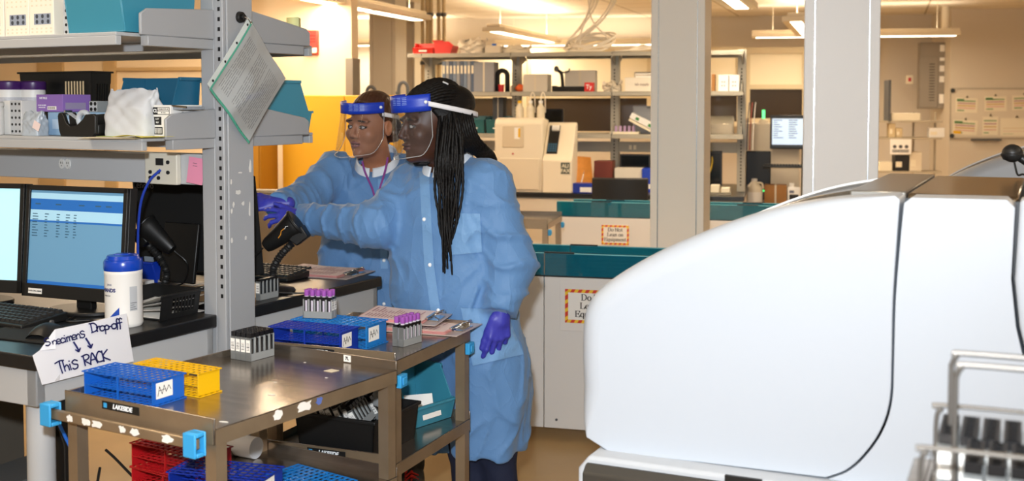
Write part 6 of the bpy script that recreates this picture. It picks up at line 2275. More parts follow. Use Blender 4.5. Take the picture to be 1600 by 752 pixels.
# jug
x = GF.fx(1179, .12, 1)
t = thing('plastic_jug', 'milky plastic jug with white cap at the end of the shelving', 'jug', GF.w(x, .12, z), 0)
rr_ = .075
hj = GF.fz(1179, 279, .12) - z
G().lathe([(rr_ * .9, 0), (rr_, .01), (rr_, hj * .58), (rr_ * .85, hj * .70), (rr_ * .35, hj * .88), (rr_ * .3, hj * .93)], n=28).build('jug', mat('milky_plastic', '#ddd3bd', .35), t)
G().lathe([(rr_ * .34, hj * .91), (rr_ * .34, hj * .99), (.002, hj)], n=20).build('cap', WHITE, t)
G().lathe([(rr_ * 1.006, hj * .12), (rr_ * 1.006, hj * .5)], n=14, a0=R(-150), a1=R(-40)).build('label', PAPER, t)
G().tube(bez([(rr_ * .2, -rr_ * .3, hj * .84), (rr_ * .8, -rr_ * .5, hj * .82), (rr_ * .95, -rr_ * .5, hj * .62)], 6), .009, 8).build('handle', mat('milky_plastic', '#ddd3bd', .35), t)


def gcarton(name, label, cat, px0, px1, y, d, pyt, m, z=None):
    z = z if z is not None else GT + .001
    x0, x1 = GF.fx(px0, y, z), GF.fx(px1, y, z)
    h = GF.fz((px0 + px1) / 2, pyt, y) - z
    t = thing(name, label, cat, GF.w(x0, y, z), GF.rz)
    G().box(0, x1 - x0, 0, d, 0, h).build('carton', m, t, bev=.003)
    G().box((x1 - x0) * .46, (x1 - x0) * .54, -.001, d, 0, h + .001).build('seam_tape', mat('seam_tape', '#cfc4ae', .5), t)
    return t


gcarton('brown_box', 'brown cardboard box wrapped in film beside the milky jug', 'box', 1194, 1229, .12, .2, 290, CARD)
t = thing('white_bottle', 'white chemical bottle with black label by the pale column', 'bottle', GF.w(GF.fx(1241, .10, 1), .10, z), GF.rz)
hb = GF.fz(1241, 286, .10) - z
G().box(-.055, .055, -.035, .035, 0, hb * .82).build('bottle', WHITE, t, bev=.012, seg=3)
G().cyl((-.02, 0, hb * .81), (-.02, 0, hb), .022, n=18).build('cap', WHITE, t)
G().box(-.04, .04, -.0365, -.0355, hb * .14, hb * .5).build('black_label', INK, t)
G().box(-.04, .0, -.0365, -.0355, hb * .56, hb * .68).build('blue_label', mat('print_blue_grey', '#6f7488', .6), t)
# white analyser block with beacon
x0, x1 = GF.fx(1164, .42, 1), GF.fx(1206, .42, 1)
t = thing('beacon_instrument', 'pale instrument with a green beacon and a black lit front', 'instrument', GF.w(x0, .42, z), GF.rz)
hh = GF.fz(1185, 193, .42) - z
G().box(0, x1 - x0 + .25, .0, .35, 0, hh).build('housing', CREAM, t, bev=.008)
G().box(.01, x1 - x0 - .01, -.02, 0, .02, GF.fz(1185, 236, .42) - z).build('dark_front', BLACK, t, bev=.008)
xb_ = GF.fx(1193, .5, 1.4) - x0
G().lathe([(.045, hh), (.04, hh + .03), (.015, hh + .045), (.002, hh + .045)], (xb_, .08, 0), n=18).build('beacon_base', CREAM, t)
G().cyl((xb_, .08, hh + .04), (xb_, .08, hh + .125), .014, n=14).build('beacon', mat('green_beacon', '#5cf08a', .4, emit=1.6), t)
G().box((x1 - x0) * .66, (x1 - x0) * .76, -.0225, -.020, .10, .115).build('green_light', mat('green_led', '#28e070', .4, emit=2.0), t)
# keyboard tray and lit monitor on an arm
t = thing('lit_monitor', 'lit monitor on a post beyond the pale column', 'monitor', GF.w(GF.fx(1256, .35, 1.3), .30, z), GF.rz - R(2))
w2 = GF.fx(1256, .30, 1.3) - GF.fx(1203, .30, 1.3)
za, zb_ = GF.fz(1230, 233, .30) - z, GF.fz(1230, 180, .30) - z
G().box(-w2, w2, 0, .03, za, zb_).build('casing', BLACK, t, bev=.004)
s = G().box(-w2 + .018, w2 - .018, -.0012, 0, za + .02, zb_ - .022).build('screen', mat('screen_lit', '#b7cbe0', .3, emit=.75), t)
g = G()
rnd = random.Random(6)
for r_ in range(9):
    for c_ in range(4):
        u = -w2 + .03 + c_ * w2 * .45
        zz = zb_ - .05 - r_ * .02
        g.box(u, u + w2 * .3 * rnd.uniform(.4, 1), -.0018, -.0012, zz, zz + .006)
g.build('screen_writing', SCR_INK, s)['kind'] = 'stuff'
G().box(-w2 + .018, w2 - .018, -.0018, -.0012, zb_ - .032, zb_ - .022).box(-w2 + .018, w2 * .2, -.0018, -.0012, za + .02, za + .04).build('screen_bar', mat('screen_dark_bar', '#2b3640', .4, emit=.1), s)
G().box(-.02, .02, .03, .05, .0, za + .1).box(-.12, .12, -.05, .1, 0, .015).build('post', BLACK, t)
x0 = GF.fx(1192, .02, 1.05)
zk = GF.fz(1220, 262, .1)
t = thing('keyboard_tray', 'black keyboard on a raised tray below the lit monitor', 'keyboard', GF.w(x0, .05, zk), GF.rz)
G().box(0, .5, 0, .16, 0, .018).build('tray', BLACK, t, bev=.004)
g = G()
for r_ in range(4):
    for c_ in range(18):
        g.box(.015 + .026 * c_, .036 + .026 * c_, .015 + .034 * r_, .042 + .034 * r_, .018, .028)
g.build('keys', KEYM, t)['kind'] = 'stuff'
G().box(.42, .46, .06, .1, GT - zk + .001, 0).build('tray_post', BLACK, t)
o = thing('small_vials', 'small red-topped vials in front of the white chemical bottle', 'vials', GF.w(GF.fx(1222, .30, 1), .30, z), GF.rz)
for k in range(4):
    G().cyl((.03 * k, 0, 0), (.03 * k, 0, .13 + .01 * (k % 2)), .011, n=10).build('vial', (PAPER, RED)[k % 2], o)
# ------------------------------------------------------------------ yellow cabinet, grey screen, alarm
YF = Frame(at_y(440, 163, 9.0), R(-14))
YEL = mat('cabinet_yellow', '#dca526', 0.4)
x1 = YF.fx(618, 0, 1.4)
zt = YF.fz(500, 149, 0)
t = thing('safety_cabinet', 'tall yellow safety cabinet against the pale partition', 'cabinet', YF.w(0, 0), YF.rz)
xs = YF.fx(538, 0, 1.6)
G().box(0, x1, .02, .22, .04, zt).build('carcass', YEL, t, bev=.003)
G().box(0.004, xs - .003, 0, .02, .06, zt - .004).build('door', YEL, t, bev=.002)
G().box(xs + .003, x1 - .004, 0, .02, .06, zt - .004).build('door', YEL, t, bev=.002)
G().box(xs - .05, xs - .03, -.02, 0, .9, 1.1).build('handle', GREYD, t, bev=.004)
for x in (.06, x1 - .06):
    G().box(x - .03, x + .03, .04, .2, 0, .04).build('foot', GREYD, t)
p0 = YF.w(0, .0)
# darker yellow edge seen past the post
o = thing('narrow_locker', 'narrow ochre locker seen between the post and the pale wall', 'locker', YF.w(YF.fx(378, -.3, 1.2), -.3), YF.rz)
w_ = YF.fx(407, -.3, 1.2) - YF.fx(378, -.3, 1.2)
G().box(0, w_, 0, .3, .03, zt).build('body', mat('ochre_enamel', '#a8761a', .5), o, bev=.003)
G().box(.01, w_ - .01, -.012, 0, .06, zt - .02).build('door', mat('ochre_enamel', '#a8761a', .5), o, bev=.003)
LF = Frame(at_y(380, 163, 7.2), R(-14))
t = thing('low_screen', 'low grey-brown screen panel behind the pair', 'screen panel', LF.w(0, 0), LF.rz)
zt = LF.fz(430, 297, 0)
xx = LF.fx(640, 0, 1)
G().box(-.4, xx, 0, .05, .08, zt - .02).build('panel', mat('screen_fabric', '#8d8070', .8), t, bev=.004)
G().box(-.41, xx + .01, -.008, .058, zt - .022, zt).build('cap_rail', mat('screen_cap', '#a39a8c', .5), t, bev=.004)
for x in (-.3, xx - .1):
    G().box(x - .03, x + .03, -.15, .2, 0, .08).build('foot', GREYD, t, bev=.004)
AFr0 = Frame(pl, PLZ)
o = thing('fire_alarm', 'red fire alarm strobe high on the pale partition', 'fire alarm', at_y(488, 86, 9.24), PLZ)
_fa = AFr0.plane(489, 86, 0)
o.location = AFr0.w(_fa[0], -.001, _fa[1])
G().box(-.055, .055, -.03, .03, 0, .20).build('housing', mat('alarm_red', '#c43a2e', .45), o, bev=.008)
G().box(-.05, .05, -.045, -.03, .012, .055).build('strobe_lens', mat('lens_pale', '#e8dccb', .2), o, bev=.006)
for k in range(3):
    G().box(-.035, .035, -.0315, -.030, .10 + .025 * k, .11 + .025 * k).build('grille_slot', mat('alarm_dark', '#7a1f18', .5), o)
# pilaster and rails on the partition, seen between the shelves
PF = Frame(pl, PLZ)
for k, (a, b_, z0, z1) in enumerate(((163, 182, 0, 2.7), (182, 345, 1.83, 1.86), (60, 100, 0, 2.7))):
    x0, x1 = PF.fx(a, -.01, 1.7), PF.fx(b_, -.01, 1.7)
    o = G().box(x0, x1, -.03, 0, z0, z1).build('trim_%d' % (k + 2), mat('partition_trim', '#c2a679', .7), loc=PF.w(0, 0), rz=PLZ, bev=.003)
    struct(o)
# faucet-like dark hooks on the far columns
for k, (px, py, Y) in enumerate(((573, 146, 11.9), (623, 140, 11.4))):
    p = at_y(px, py, Y)
    t = thing('gooseneck_tap', ('dark gooseneck tap above the brown hair', 'dark gooseneck tap between the two heads')[k], 'tap', (p.x, p.y, 0), 0)
    G().tube([(0, 0, .0), (0, 0, p.z)] + [(.045 - .045 * math.cos(a), 0, p.z + .045 * math.sin(a) * 1.6) for a in [math.pi * q / 10 for q in range(1, 11)]] + [(.09, 0, p.z - .05)], .017, 10).build('spout', GREYD, t)
    G().cyl((0, 0, 0), (0, 0, .9), .03, n=14).build('pedestal', GREYD, t)
    G().box(-.03, -.012, -.012, .012, p.z - .05, p.z - .02).build('lever', GREYD, t)
# pipes by the shelving
for k, px in enumerate((661, 668, 674, 686, 694)):
    p = at_y(px, 163, 13.2)
    o = G().cyl((0, 0, 0), (0, 0, 2.75), .022, n=12).build('wall_pipe', mat('pipe_paint', '#b8a27a', .6), loc=(p.x, p.y, 0))
    for z in (2.0, 2.55):
        G().cyl((0, 0, z), (0, 0, z + .04), .032, n=12).build('pipe_clamp', GREYD, o)
    tag(o, 'vertical painted pipe above the red bins, %s from the pale column' % ('first', 'second', 'third', 'fourth', 'fifth')[k], 'pipe', 'painted pipes behind the shelving')
# ------------------------------------------------------------------ back wall at the right
p = at_y(1453, 170, 15.0)
t = thing('electrical_panel', 'grey electrical panel box on the far wall beside the whiteboard', 'electrical panel', (p.x, p.y, p.z), R(-8))
w, h = .33, (at_y(1458, 67, 15).z - p.z)
G().box(-w / 2, w / 2, -.14, 0, 0, h).build('cabinet', mat('panel_grey', '#8f867a', .55), t, bev=.006)
G().box(-w / 2 + .01, w / 2 - .01, -.15, -.14, h * .80, h * .985).build('upper_door', mat('panel_grey', '#8f867a', .55), t, bev=.003)
d = G().box(-w / 2 + .01, w * .18, -.15, -.14, .02, h * .78).build('lower_door', mat('panel_grey', '#8f867a', .55), t, bev=.003)
g = G()
for k in range(14):
    g.box(-w * .14, w * .06, -.153, -.150, h * .12 + k * h * .042, h * .12 + k * h * .042 + .012)
g.build('louvres', mat('panel_dark', '#4d463c', .7), d)
for z_, hh in ((.86, .10), (.72, .05), (.56, .09), (.40, .09), (.08, .14)):
    G().box(w * .24, w * .42, -.152, -.150, h * z_, h * (z_ + hh)).build('sticker', PAPER, t)
o = thing('wall_switch', 'small red and white switch plate on the far wall', 'switch', at_y(1421, 131, 15.1), R(-8))
G().box(-.045, .045, -.012, 0, 0, .11).build('plate', PAPER2, o, bev=.003)
G().box(-.018, .018, -.02, -.012, .03, .08).build('rocker', RED, o, bev=.003)
p = at_y(1477, 54, 14.2)
o = thing('down_pipe', 'short pale pipe end hanging from the ceiling by the whiteboard wall', 'pipe', p, 0)
G().cyl((0, 0, .02), (0, 0, 2.75 - p.z), .05, n=18).build('pipe', mat('pipe_pale', '#d6cab4', .6), o)
G().cyl((0, 0, 0), (0, 0, .05), .058, n=18).build('pipe_end', mat('pipe_pale', '#d6cab4', .6), o)
WF = Frame(pr_, R(-4))
x0, z1 = WF.plane(1483, 138, -.02)
z0 = WF.plane(1483, 216, -.02)[1]
t = thing('whiteboard', 'wide whiteboard covered with clipped schedules on the far wall', 'whiteboard', WF.w(x0 + .02, -.02, z0), WF.rz)
W, H = 1.6, z1 - z0
G().box(0, W, 0, .02, 0, H).build('board', mat('board_white', '#d9cdb8', .25), t)
g = G().box(0, W, -.006, .0, H - .015, H + .005).box(0, W, -.006, 0, -.005, .012).box(-.01, .008, -.006, 0, 0, H)
g.build('frame', mat('board_frame', '#b9ae9a', .4, .5), t)
G().box(.26, .62, -.06, 0, -.03, -.008).build('pen_tray', GREYD, t)
for i, (u, v, w_, h_, c) in enumerate(((.06, .52, .27, .30, 0), (.42, .54, .27, .30, 0), (.03, .08, .30, .30, 1), (.40, .06, .19, .38, 2), (.62, .05, .40, .36, 3), (.76, .56, .30, .30, 2), (1.1, .1, .3, .35, 3))):
    z_ = v * H
    p_ = thing('schedule_sheet', 'printed schedule sheet on the whiteboard, %s' % ('upper row, first from the corner clip', 'upper row, second from the corner clip', 'lower row with a yellow block', 'lower row, narrow with coloured bands', 'lower row, wide and plain', 'upper row beside the glare spot', 'lower row, last toward the frame')[i], 'sheet', WF.w(x0 + .02 + u, -.0225, z0 + z_), WF.rz + 0)
    p_.rotation_euler = (0, R((2, -1, 3, 0, 0, -2, 0)[i]), WF.rz)
    G().box(0, w_, -.002, 0, 0, h_ * .62).build('sheet', PAPER2, p_)
    cols = ('#7f9f6f', '#d9b0a0', '#caa86a', '#b88a90')
    for k in range(5 if c < 3 else 3):
        G().box(w_ * .08, w_ * (.9 if k else .4), -.003, -.002, h_ * (.06 + .1 * k), h_ * (.06 + .1 * k) + (.016 if c < 3 else .004)).build('colour_band', mat('band_%d' % (k % 4), cols[k % 4], .7), p_)
    if c < 2:
        G().box(w_ * .05, w_ * .38, -.003, -.002, h_ * .46, h_ * .57).build('green_block', mat('green_block', '#5f8f5a', .7), p_)
    if c == 1:
        G().box(w_ * .03, w_ * .35, -.0035, -.002, .01, .045).build('yellow_block', YELLOW, p_)
    G().prism([(w_ * .45, h_ * .63), (w_ * .55, h_ * .63), (w_ * .5, h_ * .72)], 'y', -.012, -.0).build('bulldog_clip', mat('clip_brass', '#6a5a36', .4, .6), p_)
for k, (a, b_) in enumerate(((0, 0), (0, 1))):
    o = thing('corner_magnet', ('dark magnet at the lower corner of the whiteboard', 'dark magnet at the upper corner of the whiteboard')[k], 'magnet', WF.w(x0 + .045, -.026, z0 + .03 + b_ * (H - .06)), WF.rz)
    G().cyl((0, -.012, 0), (0, 0, 0), .026, .028, n=16).build('disc', BLACK, o)
    G().cyl((0, -.016, 0), (0, -.012, 0), .012, n=12).build('stud', GREYD, o)
# wall shelves in the alcove
SF = Frame(at_y(1384, 163, 13.6), R(-8))
t = thing('wall_shelf_unit', 'open grey wall shelves under the electrical panel', 'shelves', SF.w(0, 0), SF.rz)
w = SF.fx(1475, 0, 1.3)
zz = [SF.fz(1430, 189, 0), SF.fz(1430, 215, 0), SF.fz(1430, 268, 0)]
for z_ in zz:
    G().box(-.2, w - .02, 0, .3, z_ - .02, z_).build('shelf', mat('alcove_shelf', '#b0a48e', .5), t)
for x in (-.19, w * .55, w - .05):
    G().box(x, x + .02, .27, .3, 0, zz[0] + .1).build('upright', mat('alcove_shelf', '#b0a48e', .5), t)
xp = SF.fx(1388, 0, 1.6)
G().box(xp, xp + .03, .0, .29, zz[0] - .02, SF.fz(1388, 125, 0)).build('end_panel', GREYD, t)


def scarton(name, label, cat, px0, px1, y, d, k, pyt, m):
    z_ = zz[k] + .001
    x0, x1 = SF.fx(px0, y, z_), SF.fx(px1, y, z_)
    h = SF.fz((px0 + px1) / 2, pyt, y) - z_
    t = thing(name, label, cat, SF.w(x0, y, z_), SF.rz)
    G().box(0, x1 - x0, 0, d, 0, h).build('carton', m, t, bev=.004)
    G().box(0.01, (x1 - x0) * .5, -.002, 0, h * .25, h * .6).build('label', PAPER2, t)
    return t


scarton('flat_box', 'wide flat pale box on the upper alcove shelf', 'box', 1392, 1438, .03, .22, 0, 177, PAPER2)
scarton('tan_box', 'tan box standing on the lower alcove shelf, column side', 'box', 1389, 1399, .03, .15, 1, 193, mat('tan_card', '#c9b48c', .7))
scarton('tan_box', 'shorter tan box on the lower alcove shelf, second one', 'box', 1400, 1410, .03, .15, 1, 200, mat('tan_card', '#c9b48c', .7))
scarton('tissue_box', 'white box of tissues on the lower alcove shelf', 'box', 1452, 1476, .03, .12, 1, 200, WHITE)
scarton('black_unit', 'black unit on the bottom alcove shelf', 'unit', 1398, 1420, .03, .2, 2, 243, BLACK)
scarton('pale_unit', 'pale unit on the bottom alcove shelf beside the black one', 'unit', 1421, 1440, .03, .2, 2, 238, CREAM)
scarton('small_amplifier', 'small pale box with dark knobs on the bottom alcove shelf', 'unit', 1374, 1394, .03, .2, 2, 253, PAPER2)
p = SF.w(SF.fx(1391, -.004, 1.2), -.004, SF.fz(1400, 241, 0))
o = thing('notice_sheet', 'white notice with three round pictures hanging from the alcove shelf', 'notice', p, SF.rz)
w_ = SF.fx(1424, 0, 1.2) - SF.fx(1391, 0, 1.2)
hh = zz[1] - .02 - p.z
G().box(0, w_, -.002, 0, 0, hh).build('sheet', PAPER, o)
for k in range(3):
    G().cyl((w_ * (.22 + .28 * k), -.003, hh * .5), (w_ * (.22 + .28 * k), -.002, hh * .5), .022, n=14).build('round_picture', GREYD, o)
for k in range(3):
    G().box(w_ * .1, w_ * .9, -.003, -.002, hh * (.12 + .07 * k), hh * (.12 + .07 * k) + .008).build('print_line', GREYD, o)
# ------------------------------------------------------------------ under the near bench
o = thing('pc_tower', 'grey computer tower on the floor below the near bench', 'computer', bw(-.42, .08, 0), BEN)
G().box(-.20, 0, 0, .42, .0, .44).build('case', mat('tower_grey', '#5d6062', .5), o, bev=.006)
G().box(-.17, -.03, -.006, 0, .30, .42).build('drive_panel', GREYD, o, bev=.003)
G().cyl((-.03, -.008, .26), (-.03, 0, .26), .012, n=16).build('power_button', NAVY, o)
o = thing('vent_unit', 'grey slatted vent unit standing under the bench behind the tower', 'vent unit', bw(-1.15, .35, 0), BEN)
G().box(-.3, .3, 0, .3, 0, .66).build('housing', mat('vent_housing', '#57524a', .6), o, bev=.006)
for k in range(12):
    G().box(-.27, .27, -.004, 0, .30 + .025 * k, .31 + .025 * k).build('vent_slat', mat('vent_dark', '#2c2a27', .7), o)
o = thing('cable_spine', 'black cable tray hanging below the bench beside its white leg', 'cable tray', bw(-.03, .124, 0), BEN)
G().prism([(.0, .28), (.06, .28), (.06, .60), (.035, .66), (.06, .70), (.06, .774), (-.02, .774), (-.02, .70), (.0, .64)], 'x', -.05, -.015).build('tray', BLACK, o, bev=.003)
G().box(-.055, -.05, .0, .05, .3, .6).build('back_plate', BLACK, o)
for k, (m_, lb, pts) in enumerate((
        (BLUE, 'blue cable slanting down from the bench to the floor behind the near cart', [bw(-.03, .08, .74), bw(.02, .16, .52), bw(.06, .28, .30), bw(.09, .42, .06), bw(.10, .52, .006)]),
        (BLACK, 'black power lead looping beside the white bench leg', [bw(-.02, .22, .56), bw(.03, .14, .46), bw(.02, .08, .34), bw(.0, .14, .28), bw(.03, .26, .34), bw(.06, .40, .50), bw(.08, .7, .48), bw(.0, 1.0, .55)]),
        (BLACK, 'black lead drooping under the bench toward the post', [bw(-.03, .25, .60), bw(.02, .4, .44), bw(.04, .58, .50), bw(-.02, .66, .62)]))):
    tag(G().tube(bez(pts, 10), .0045 if k == 0 else .0038, 7).build('lead', m_), lb, 'cable')
# ================================================================== people: smooth bodies from distance fields
def smin(a, b, k):
    h = np.clip(.5 + .5 * (b - a) / k, 0, 1)
    return b * (1 - h) + a * h - k * h * (1 - h)


def smax(a, b, k):
    return -smin(-a, -b, k)


def ell(p, c, r):
    q = (p - np.array(c)) / np.array(r)
    k0 = np.linalg.norm(q, axis=1)
    k1 = np.linalg.norm(q / np.array(r), axis=1) + 1e-9
    return k0 * (k0 - 1) / k1


def rcap(p, a, b, ra, rb):
    a, b = np.array(a, float), np.array(b, float)
    d = b - a
    t = np.clip(((p - a) @ d) / (d @ d + 1e-12), 0, 1)
    return np.linalg.norm(p - a - t[:, None] * d, axis=1) - (ra + (rb - ra) * t)


def surfnet(f, lo, hi, h):
    lo, hi = np.array(lo, float), np.array(hi, float)
    n = np.ceil((hi - lo) / h).astype(int) + 1
    ax = [lo[i] + h * np.arange(n[i]) for i in range(3)]
    F = np.empty(n, np.float32)
    yy, zz = np.meshgrid(ax[1], ax[2], indexing='ij')
    fl = np.stack([np.zeros(yy.size), yy.ravel(), zz.ravel()], 1)
    step = max(1, 400000 // yy.size)
    for i in range(0, n[0], step):
        m = min(step, n[0] - i)
        P = np.tile(fl, (m, 1))
        P[:, 0] = np.repeat(ax[0][i:i + m], yy.size)
        F[i:i + m] = f(P).reshape(m, n[1], n[2])
    S = F < 0
    c = [S[a:n[0] - 1 + a, b:n[1] - 1 + b, d:n[2] - 1 + d] for a in (0, 1) for b in (0, 1) for d in (0, 1)]
    cnt = sum(x.astype(np.int8) for x in c)
    act = (cnt > 0) & (cnt < 8)
    I = np.argwhere(act)
    idx = -np.ones(act.shape, np.int64)
    idx[act] = np.arange(len(I))
    acc = np.zeros((len(I), 3))
    num = np.zeros(len(I))
    offs = [(a, b, d) for a in (0, 1) for b in (0, 1) for d in (0, 1)]
    for o in offs:
        for k in range(3):
            if o[k]:
                continue
            o2 = list(o)
            o2[k] = 1
            A, B = I + np.array(o), I + np.array(o2)
            fa, fb = F[A[:, 0], A[:, 1], A[:, 2]], F[B[:, 0], B[:, 1], B[:, 2]]
            m = (fa < 0) != (fb < 0)
            t = fa[m] / (fa[m] - fb[m])
            q = A[m].astype(float)
            q[:, k] += t
            acc[m] += q
            num[m] += 1
    V = lo + h * acc / num[:, None]
    Q = []
    for k in range(3):
        u, v = (k + 1) % 3, (k + 2) % 3
        sl0 = [slice(0, None)] * 3
        a = np.take(S, range(0, n[k] - 1), k)
        b = np.take(S, range(1, n[k]), k)
        E = np.argwhere(a != b)
        E = E[(E[:, u] > 0) & (E[:, v] > 0) & (E[:, u] < n[u] - 1) & (E[:, v] < n[v] - 1)]

        def at(du, dv):
            X = E.copy()
            X[:, u] += du
            X[:, v] += dv
            return idx[X[:, 0], X[:, 1], X[:, 2]]
        q = np.stack([at(-1, -1), at(0, -1), at(0, 0), at(-1, 0)], 1)
        fl_ = ~a[E[:, 0], E[:, 1], E[:, 2]]
        q[fl_] = q[fl_][:, ::-1]
        Q.append(q)
    Q = np.concatenate(Q)
    return V, Q[(Q >= 0).all(1)]


def sdf_mesh(name, f, lo, hi, h, m, parent, origin, color=None):
    V, Q = surfnet(f, lo, hi, h)
    me = bpy.data.meshes.new(name)
    W = V - np.array(origin)
    me.vertices.add(len(W))
    me.vertices.foreach_set('co', W.astype(np.float32).ravel())
    me.loops.add(Q.size)
    me.loops.foreach_set('vertex_index', Q.astype(np.int32).ravel())
    me.polygons.add(len(Q))
    me.polygons.foreach_set('loop_start', np.arange(0, Q.size, 4, dtype=np.int32))
    me.update(calc_edges=True)
    me.validate()
    me.shade_smooth()
    if color is not None:
        at = me.color_attributes.new('Col', 'FLOAT_COLOR', 'POINT')
        C = np.ones((len(V), 4), np.float32)
        C[:, :3] = color(V)
        at.data.foreach_set('color', C.ravel())
    me.materials.append(m)
    o = bpy.data.objects.new(name, me)
    COL.objects.link(o)
    o.parent = parent
    return o


def attr_mat(name, rough=.5, sub=.0):
    m = mat(name, '#808080', rough)
    nt = m.node_tree
    a = nt.nodes.new('ShaderNodeVertexColor')
    a.layer_name = 'Col'
    nt.links.new(a.outputs[0], nt.nodes['Principled BSDF'].inputs['Base Color'])
    return m


def P3(px, py, Y):
    return np.array(at_y(px, py, Y))


def gown_mat(nm, c_):
    m = mat(nm, c_, .58, spec=.35, sheen=.15)
    nt = m.node_tree
    b = nt.nodes['Principled BSDF']
    tc = nt.nodes.new('ShaderNodeTexCoord')
    prev = None
    for sc, st, di, stx in ((6, .50, .020, (1, 1, .5)), (17, .35, .008, (1, 1, .7)), (60, .2, .003, (1, 1, 1))):
        mp = nt.nodes.new('ShaderNodeMapping')
        mp.inputs['Scale'].default_value = stx
        mp.inputs['Rotation'].default_value = (.3, .5, .2)
        nt.links.new(tc.outputs['Object'], mp.inputs[0])
        n = nt.nodes.new('ShaderNodeTexNoise')
        n.inputs['Scale'].default_value = sc
        n.inputs['Detail'].default_value = 1.5
        n.inputs['Distortion'].default_value = .6
        nt.links.new(mp.outputs[0], n.inputs[0])
        s_ = nt.nodes.new('ShaderNodeMath')
        s_.operation = 'SUBTRACT'
        s_.inputs[1].default_value = .5
        nt.links.new(n.outputs[0], s_.inputs[0])
        a = nt.nodes.new('ShaderNodeMath')
        a.operation = 'ABSOLUTE'
        nt.links.new(s_.outputs[0], a.inputs[0])
        p = nt.nodes.new('ShaderNodeMath')
        p.operation = 'POWER'
        p.inputs[1].default_value = .6
        nt.links.new(a.outputs[0], p.inputs[0])
        bp = nt.nodes.new('ShaderNodeBump')
        bp.inputs['Strength'].default_value = st
        bp.inputs['Distance'].default_value = di
        bp.invert = True
        nt.links.new(p.outputs[0], bp.inputs['Height'])
        if prev is not None:
            nt.links.new(prev.outputs[0], bp.inputs['Normal'])
        prev = bp
    nt.links.new(prev.outputs[0], b.inputs['Normal'])
    return m


GOWN = gown_mat('gown_fabric', '#5e89bb')
GOWN2 = gown_mat('gown_double_fabric', '#739fce')
GLOVE = mat('nitrile_glove', '#3d3fae', 0.42, bump=.04, bscale=160)
KNIT = mat('white_knit', '#dfe6ee', .8)
SKIN = attr_mat('skin', .48)
SHB = mat('shield_band_blue', '#1238b4', .4)
VISOR = sheet_mat('clear_visor', '#f1f4f7', .022, .04, .02, '#cfd6dc', .22)
VEDGE = sheet_mat('visor_edge', '#ffffff', .25, .1, .35, '#eef4f8')
SNAP = mat('white_snap', '#eef2f6', .35)


class Head:
    def __init__(s, c, yaw, pitch=0.0, roll=0.0, scale=1.0):
        """yaw: how far the face turns from the camera toward -x"""
        s.c = np.array(c)
        M = Matrix.Rotation(-yaw, 3, 'Z') @ Matrix.Rotation(pitch, 3, 'X') @ Matrix.Rotation(roll, 3, 'Y')
        s.M = np.array(M)
        s.k = scale

    def loc(s, p):
        return (p - s.c) @ s.M / s.k

    def w(s, q):
        return s.c + s.k * (s.M @ np.array(q, float))

    def sdf(s, p, full=1.0):
        q = s.loc(p)
        a = q.copy()
        a[:, 0] = np.abs(a[:, 0])
        d = ell(q, (0, .014, .034), (.074, .094, .086))
        d = smin(d, ell(q, (0, -.034, -.030), (.060, .062, .086)), .03)
        d = smin(d, ell(q, (0, -.046, -.078), (.043, .044, .040)), .025)
        d = smin(d, ell(q, (0, -.080, -.104), (.019, .017, .016)), .018)
        d = smin(d, ell(a, (.042, -.066, -.030), (.023, .022, .024)), .022)
        d = smin(d, ell(a, (.030, -.083, .022), (.027, .012, .009)), .014)
        d = smax(d, -ell(a, (.031, -.104, .002), (.019, .016, .011)), .010)
        d = smin(d, ell(a, (.031, -.0815, .000), (.0145, .0125, .0115)), .003)
        d = smin(d, rcap(q, (0, -.090, .012), (0, -.112, -.030), .007, .0105), .010)
        d = smin(d, ell(a, (.012, -.101, -.036), (.009, .011, .008)), .006)
        d = smin(d, ell(q, (0, -.097, -.0605), (.021, .010, .0062)), .006)
        d = smin(d, ell(q, (0, -.095, -.0725), (.018, .0105, .0072)), .006)
        d = smax(d, -ell(q, (0, -.108, -.0662), (.020, .010, .0012)), .003)
        e = ell(a, (.077, .012, -.008), (.010, .021, .031))
        e = smax(e, -ell(a, (.086, .008, -.004), (.006, .012, .018)), .004)
        d = smin(d, e, .006)
        return d * s.k

    def color(s, V, skin, lip, brow, iris=(.02, .01, .006)):
        q = s.loc(V)
        C = np.tile(np.array(lin(skin)[:3]), (len(V), 1))
        ax = np.abs(q[:, 0])
        fr = q[:, 1] < -.06

        def put(mask, col):
            m = np.clip(mask, 0, 1)[:, None] * fr[:, None]
            C[:] = C * (1 - m) + m * np.array(col)
        l = np.minimum(((q[:, 0] / .022) ** 2 + ((q[:, 2] + .0665) / .0125) ** 2), 9)
        put((1.15 - l) * 4, lin(lip)[:3])
        b = ((ax - .032) / .020) ** 2 + ((q[:, 2] - .023 + .10 * (ax - .03)) / .0042) ** 2
        put((1.2 - b) * 2, lin(brow)[:3])
        lid = ((ax - .031) / .0160) ** 2 + ((q[:, 2] + .0005) / .0078) ** 2
        put((1.1 - lid) * 4, (.015, .009, .007))
        e = ((ax - .031) / .0130) ** 2 + ((q[:, 2] + .0008) / .0050) ** 2
        put((1.0 - e) * 5, (.42, .38, .36))
        gx = -.0035
        i_ = np.minimum(((q[:, 0] - .031 - gx) ** 2), ((q[:, 0] + .031 - gx) ** 2)) + q[:, 2] ** 2
        inside = e < 1.0
        put(((.0066 ** 2 - i_) / 1e-5) * inside, iris)
        m_ = (np.abs(q[:, 2] + .0662) < .0016) & (ax < .021)
        put(m_ * .8, (.03, .012, .01))
        nn = ((ax - .008) / .0045) ** 2 + ((q[:, 2] + .0435) / .003) ** 2
        put((1 - nn) * 2, (.02, .01, .008))
        return C


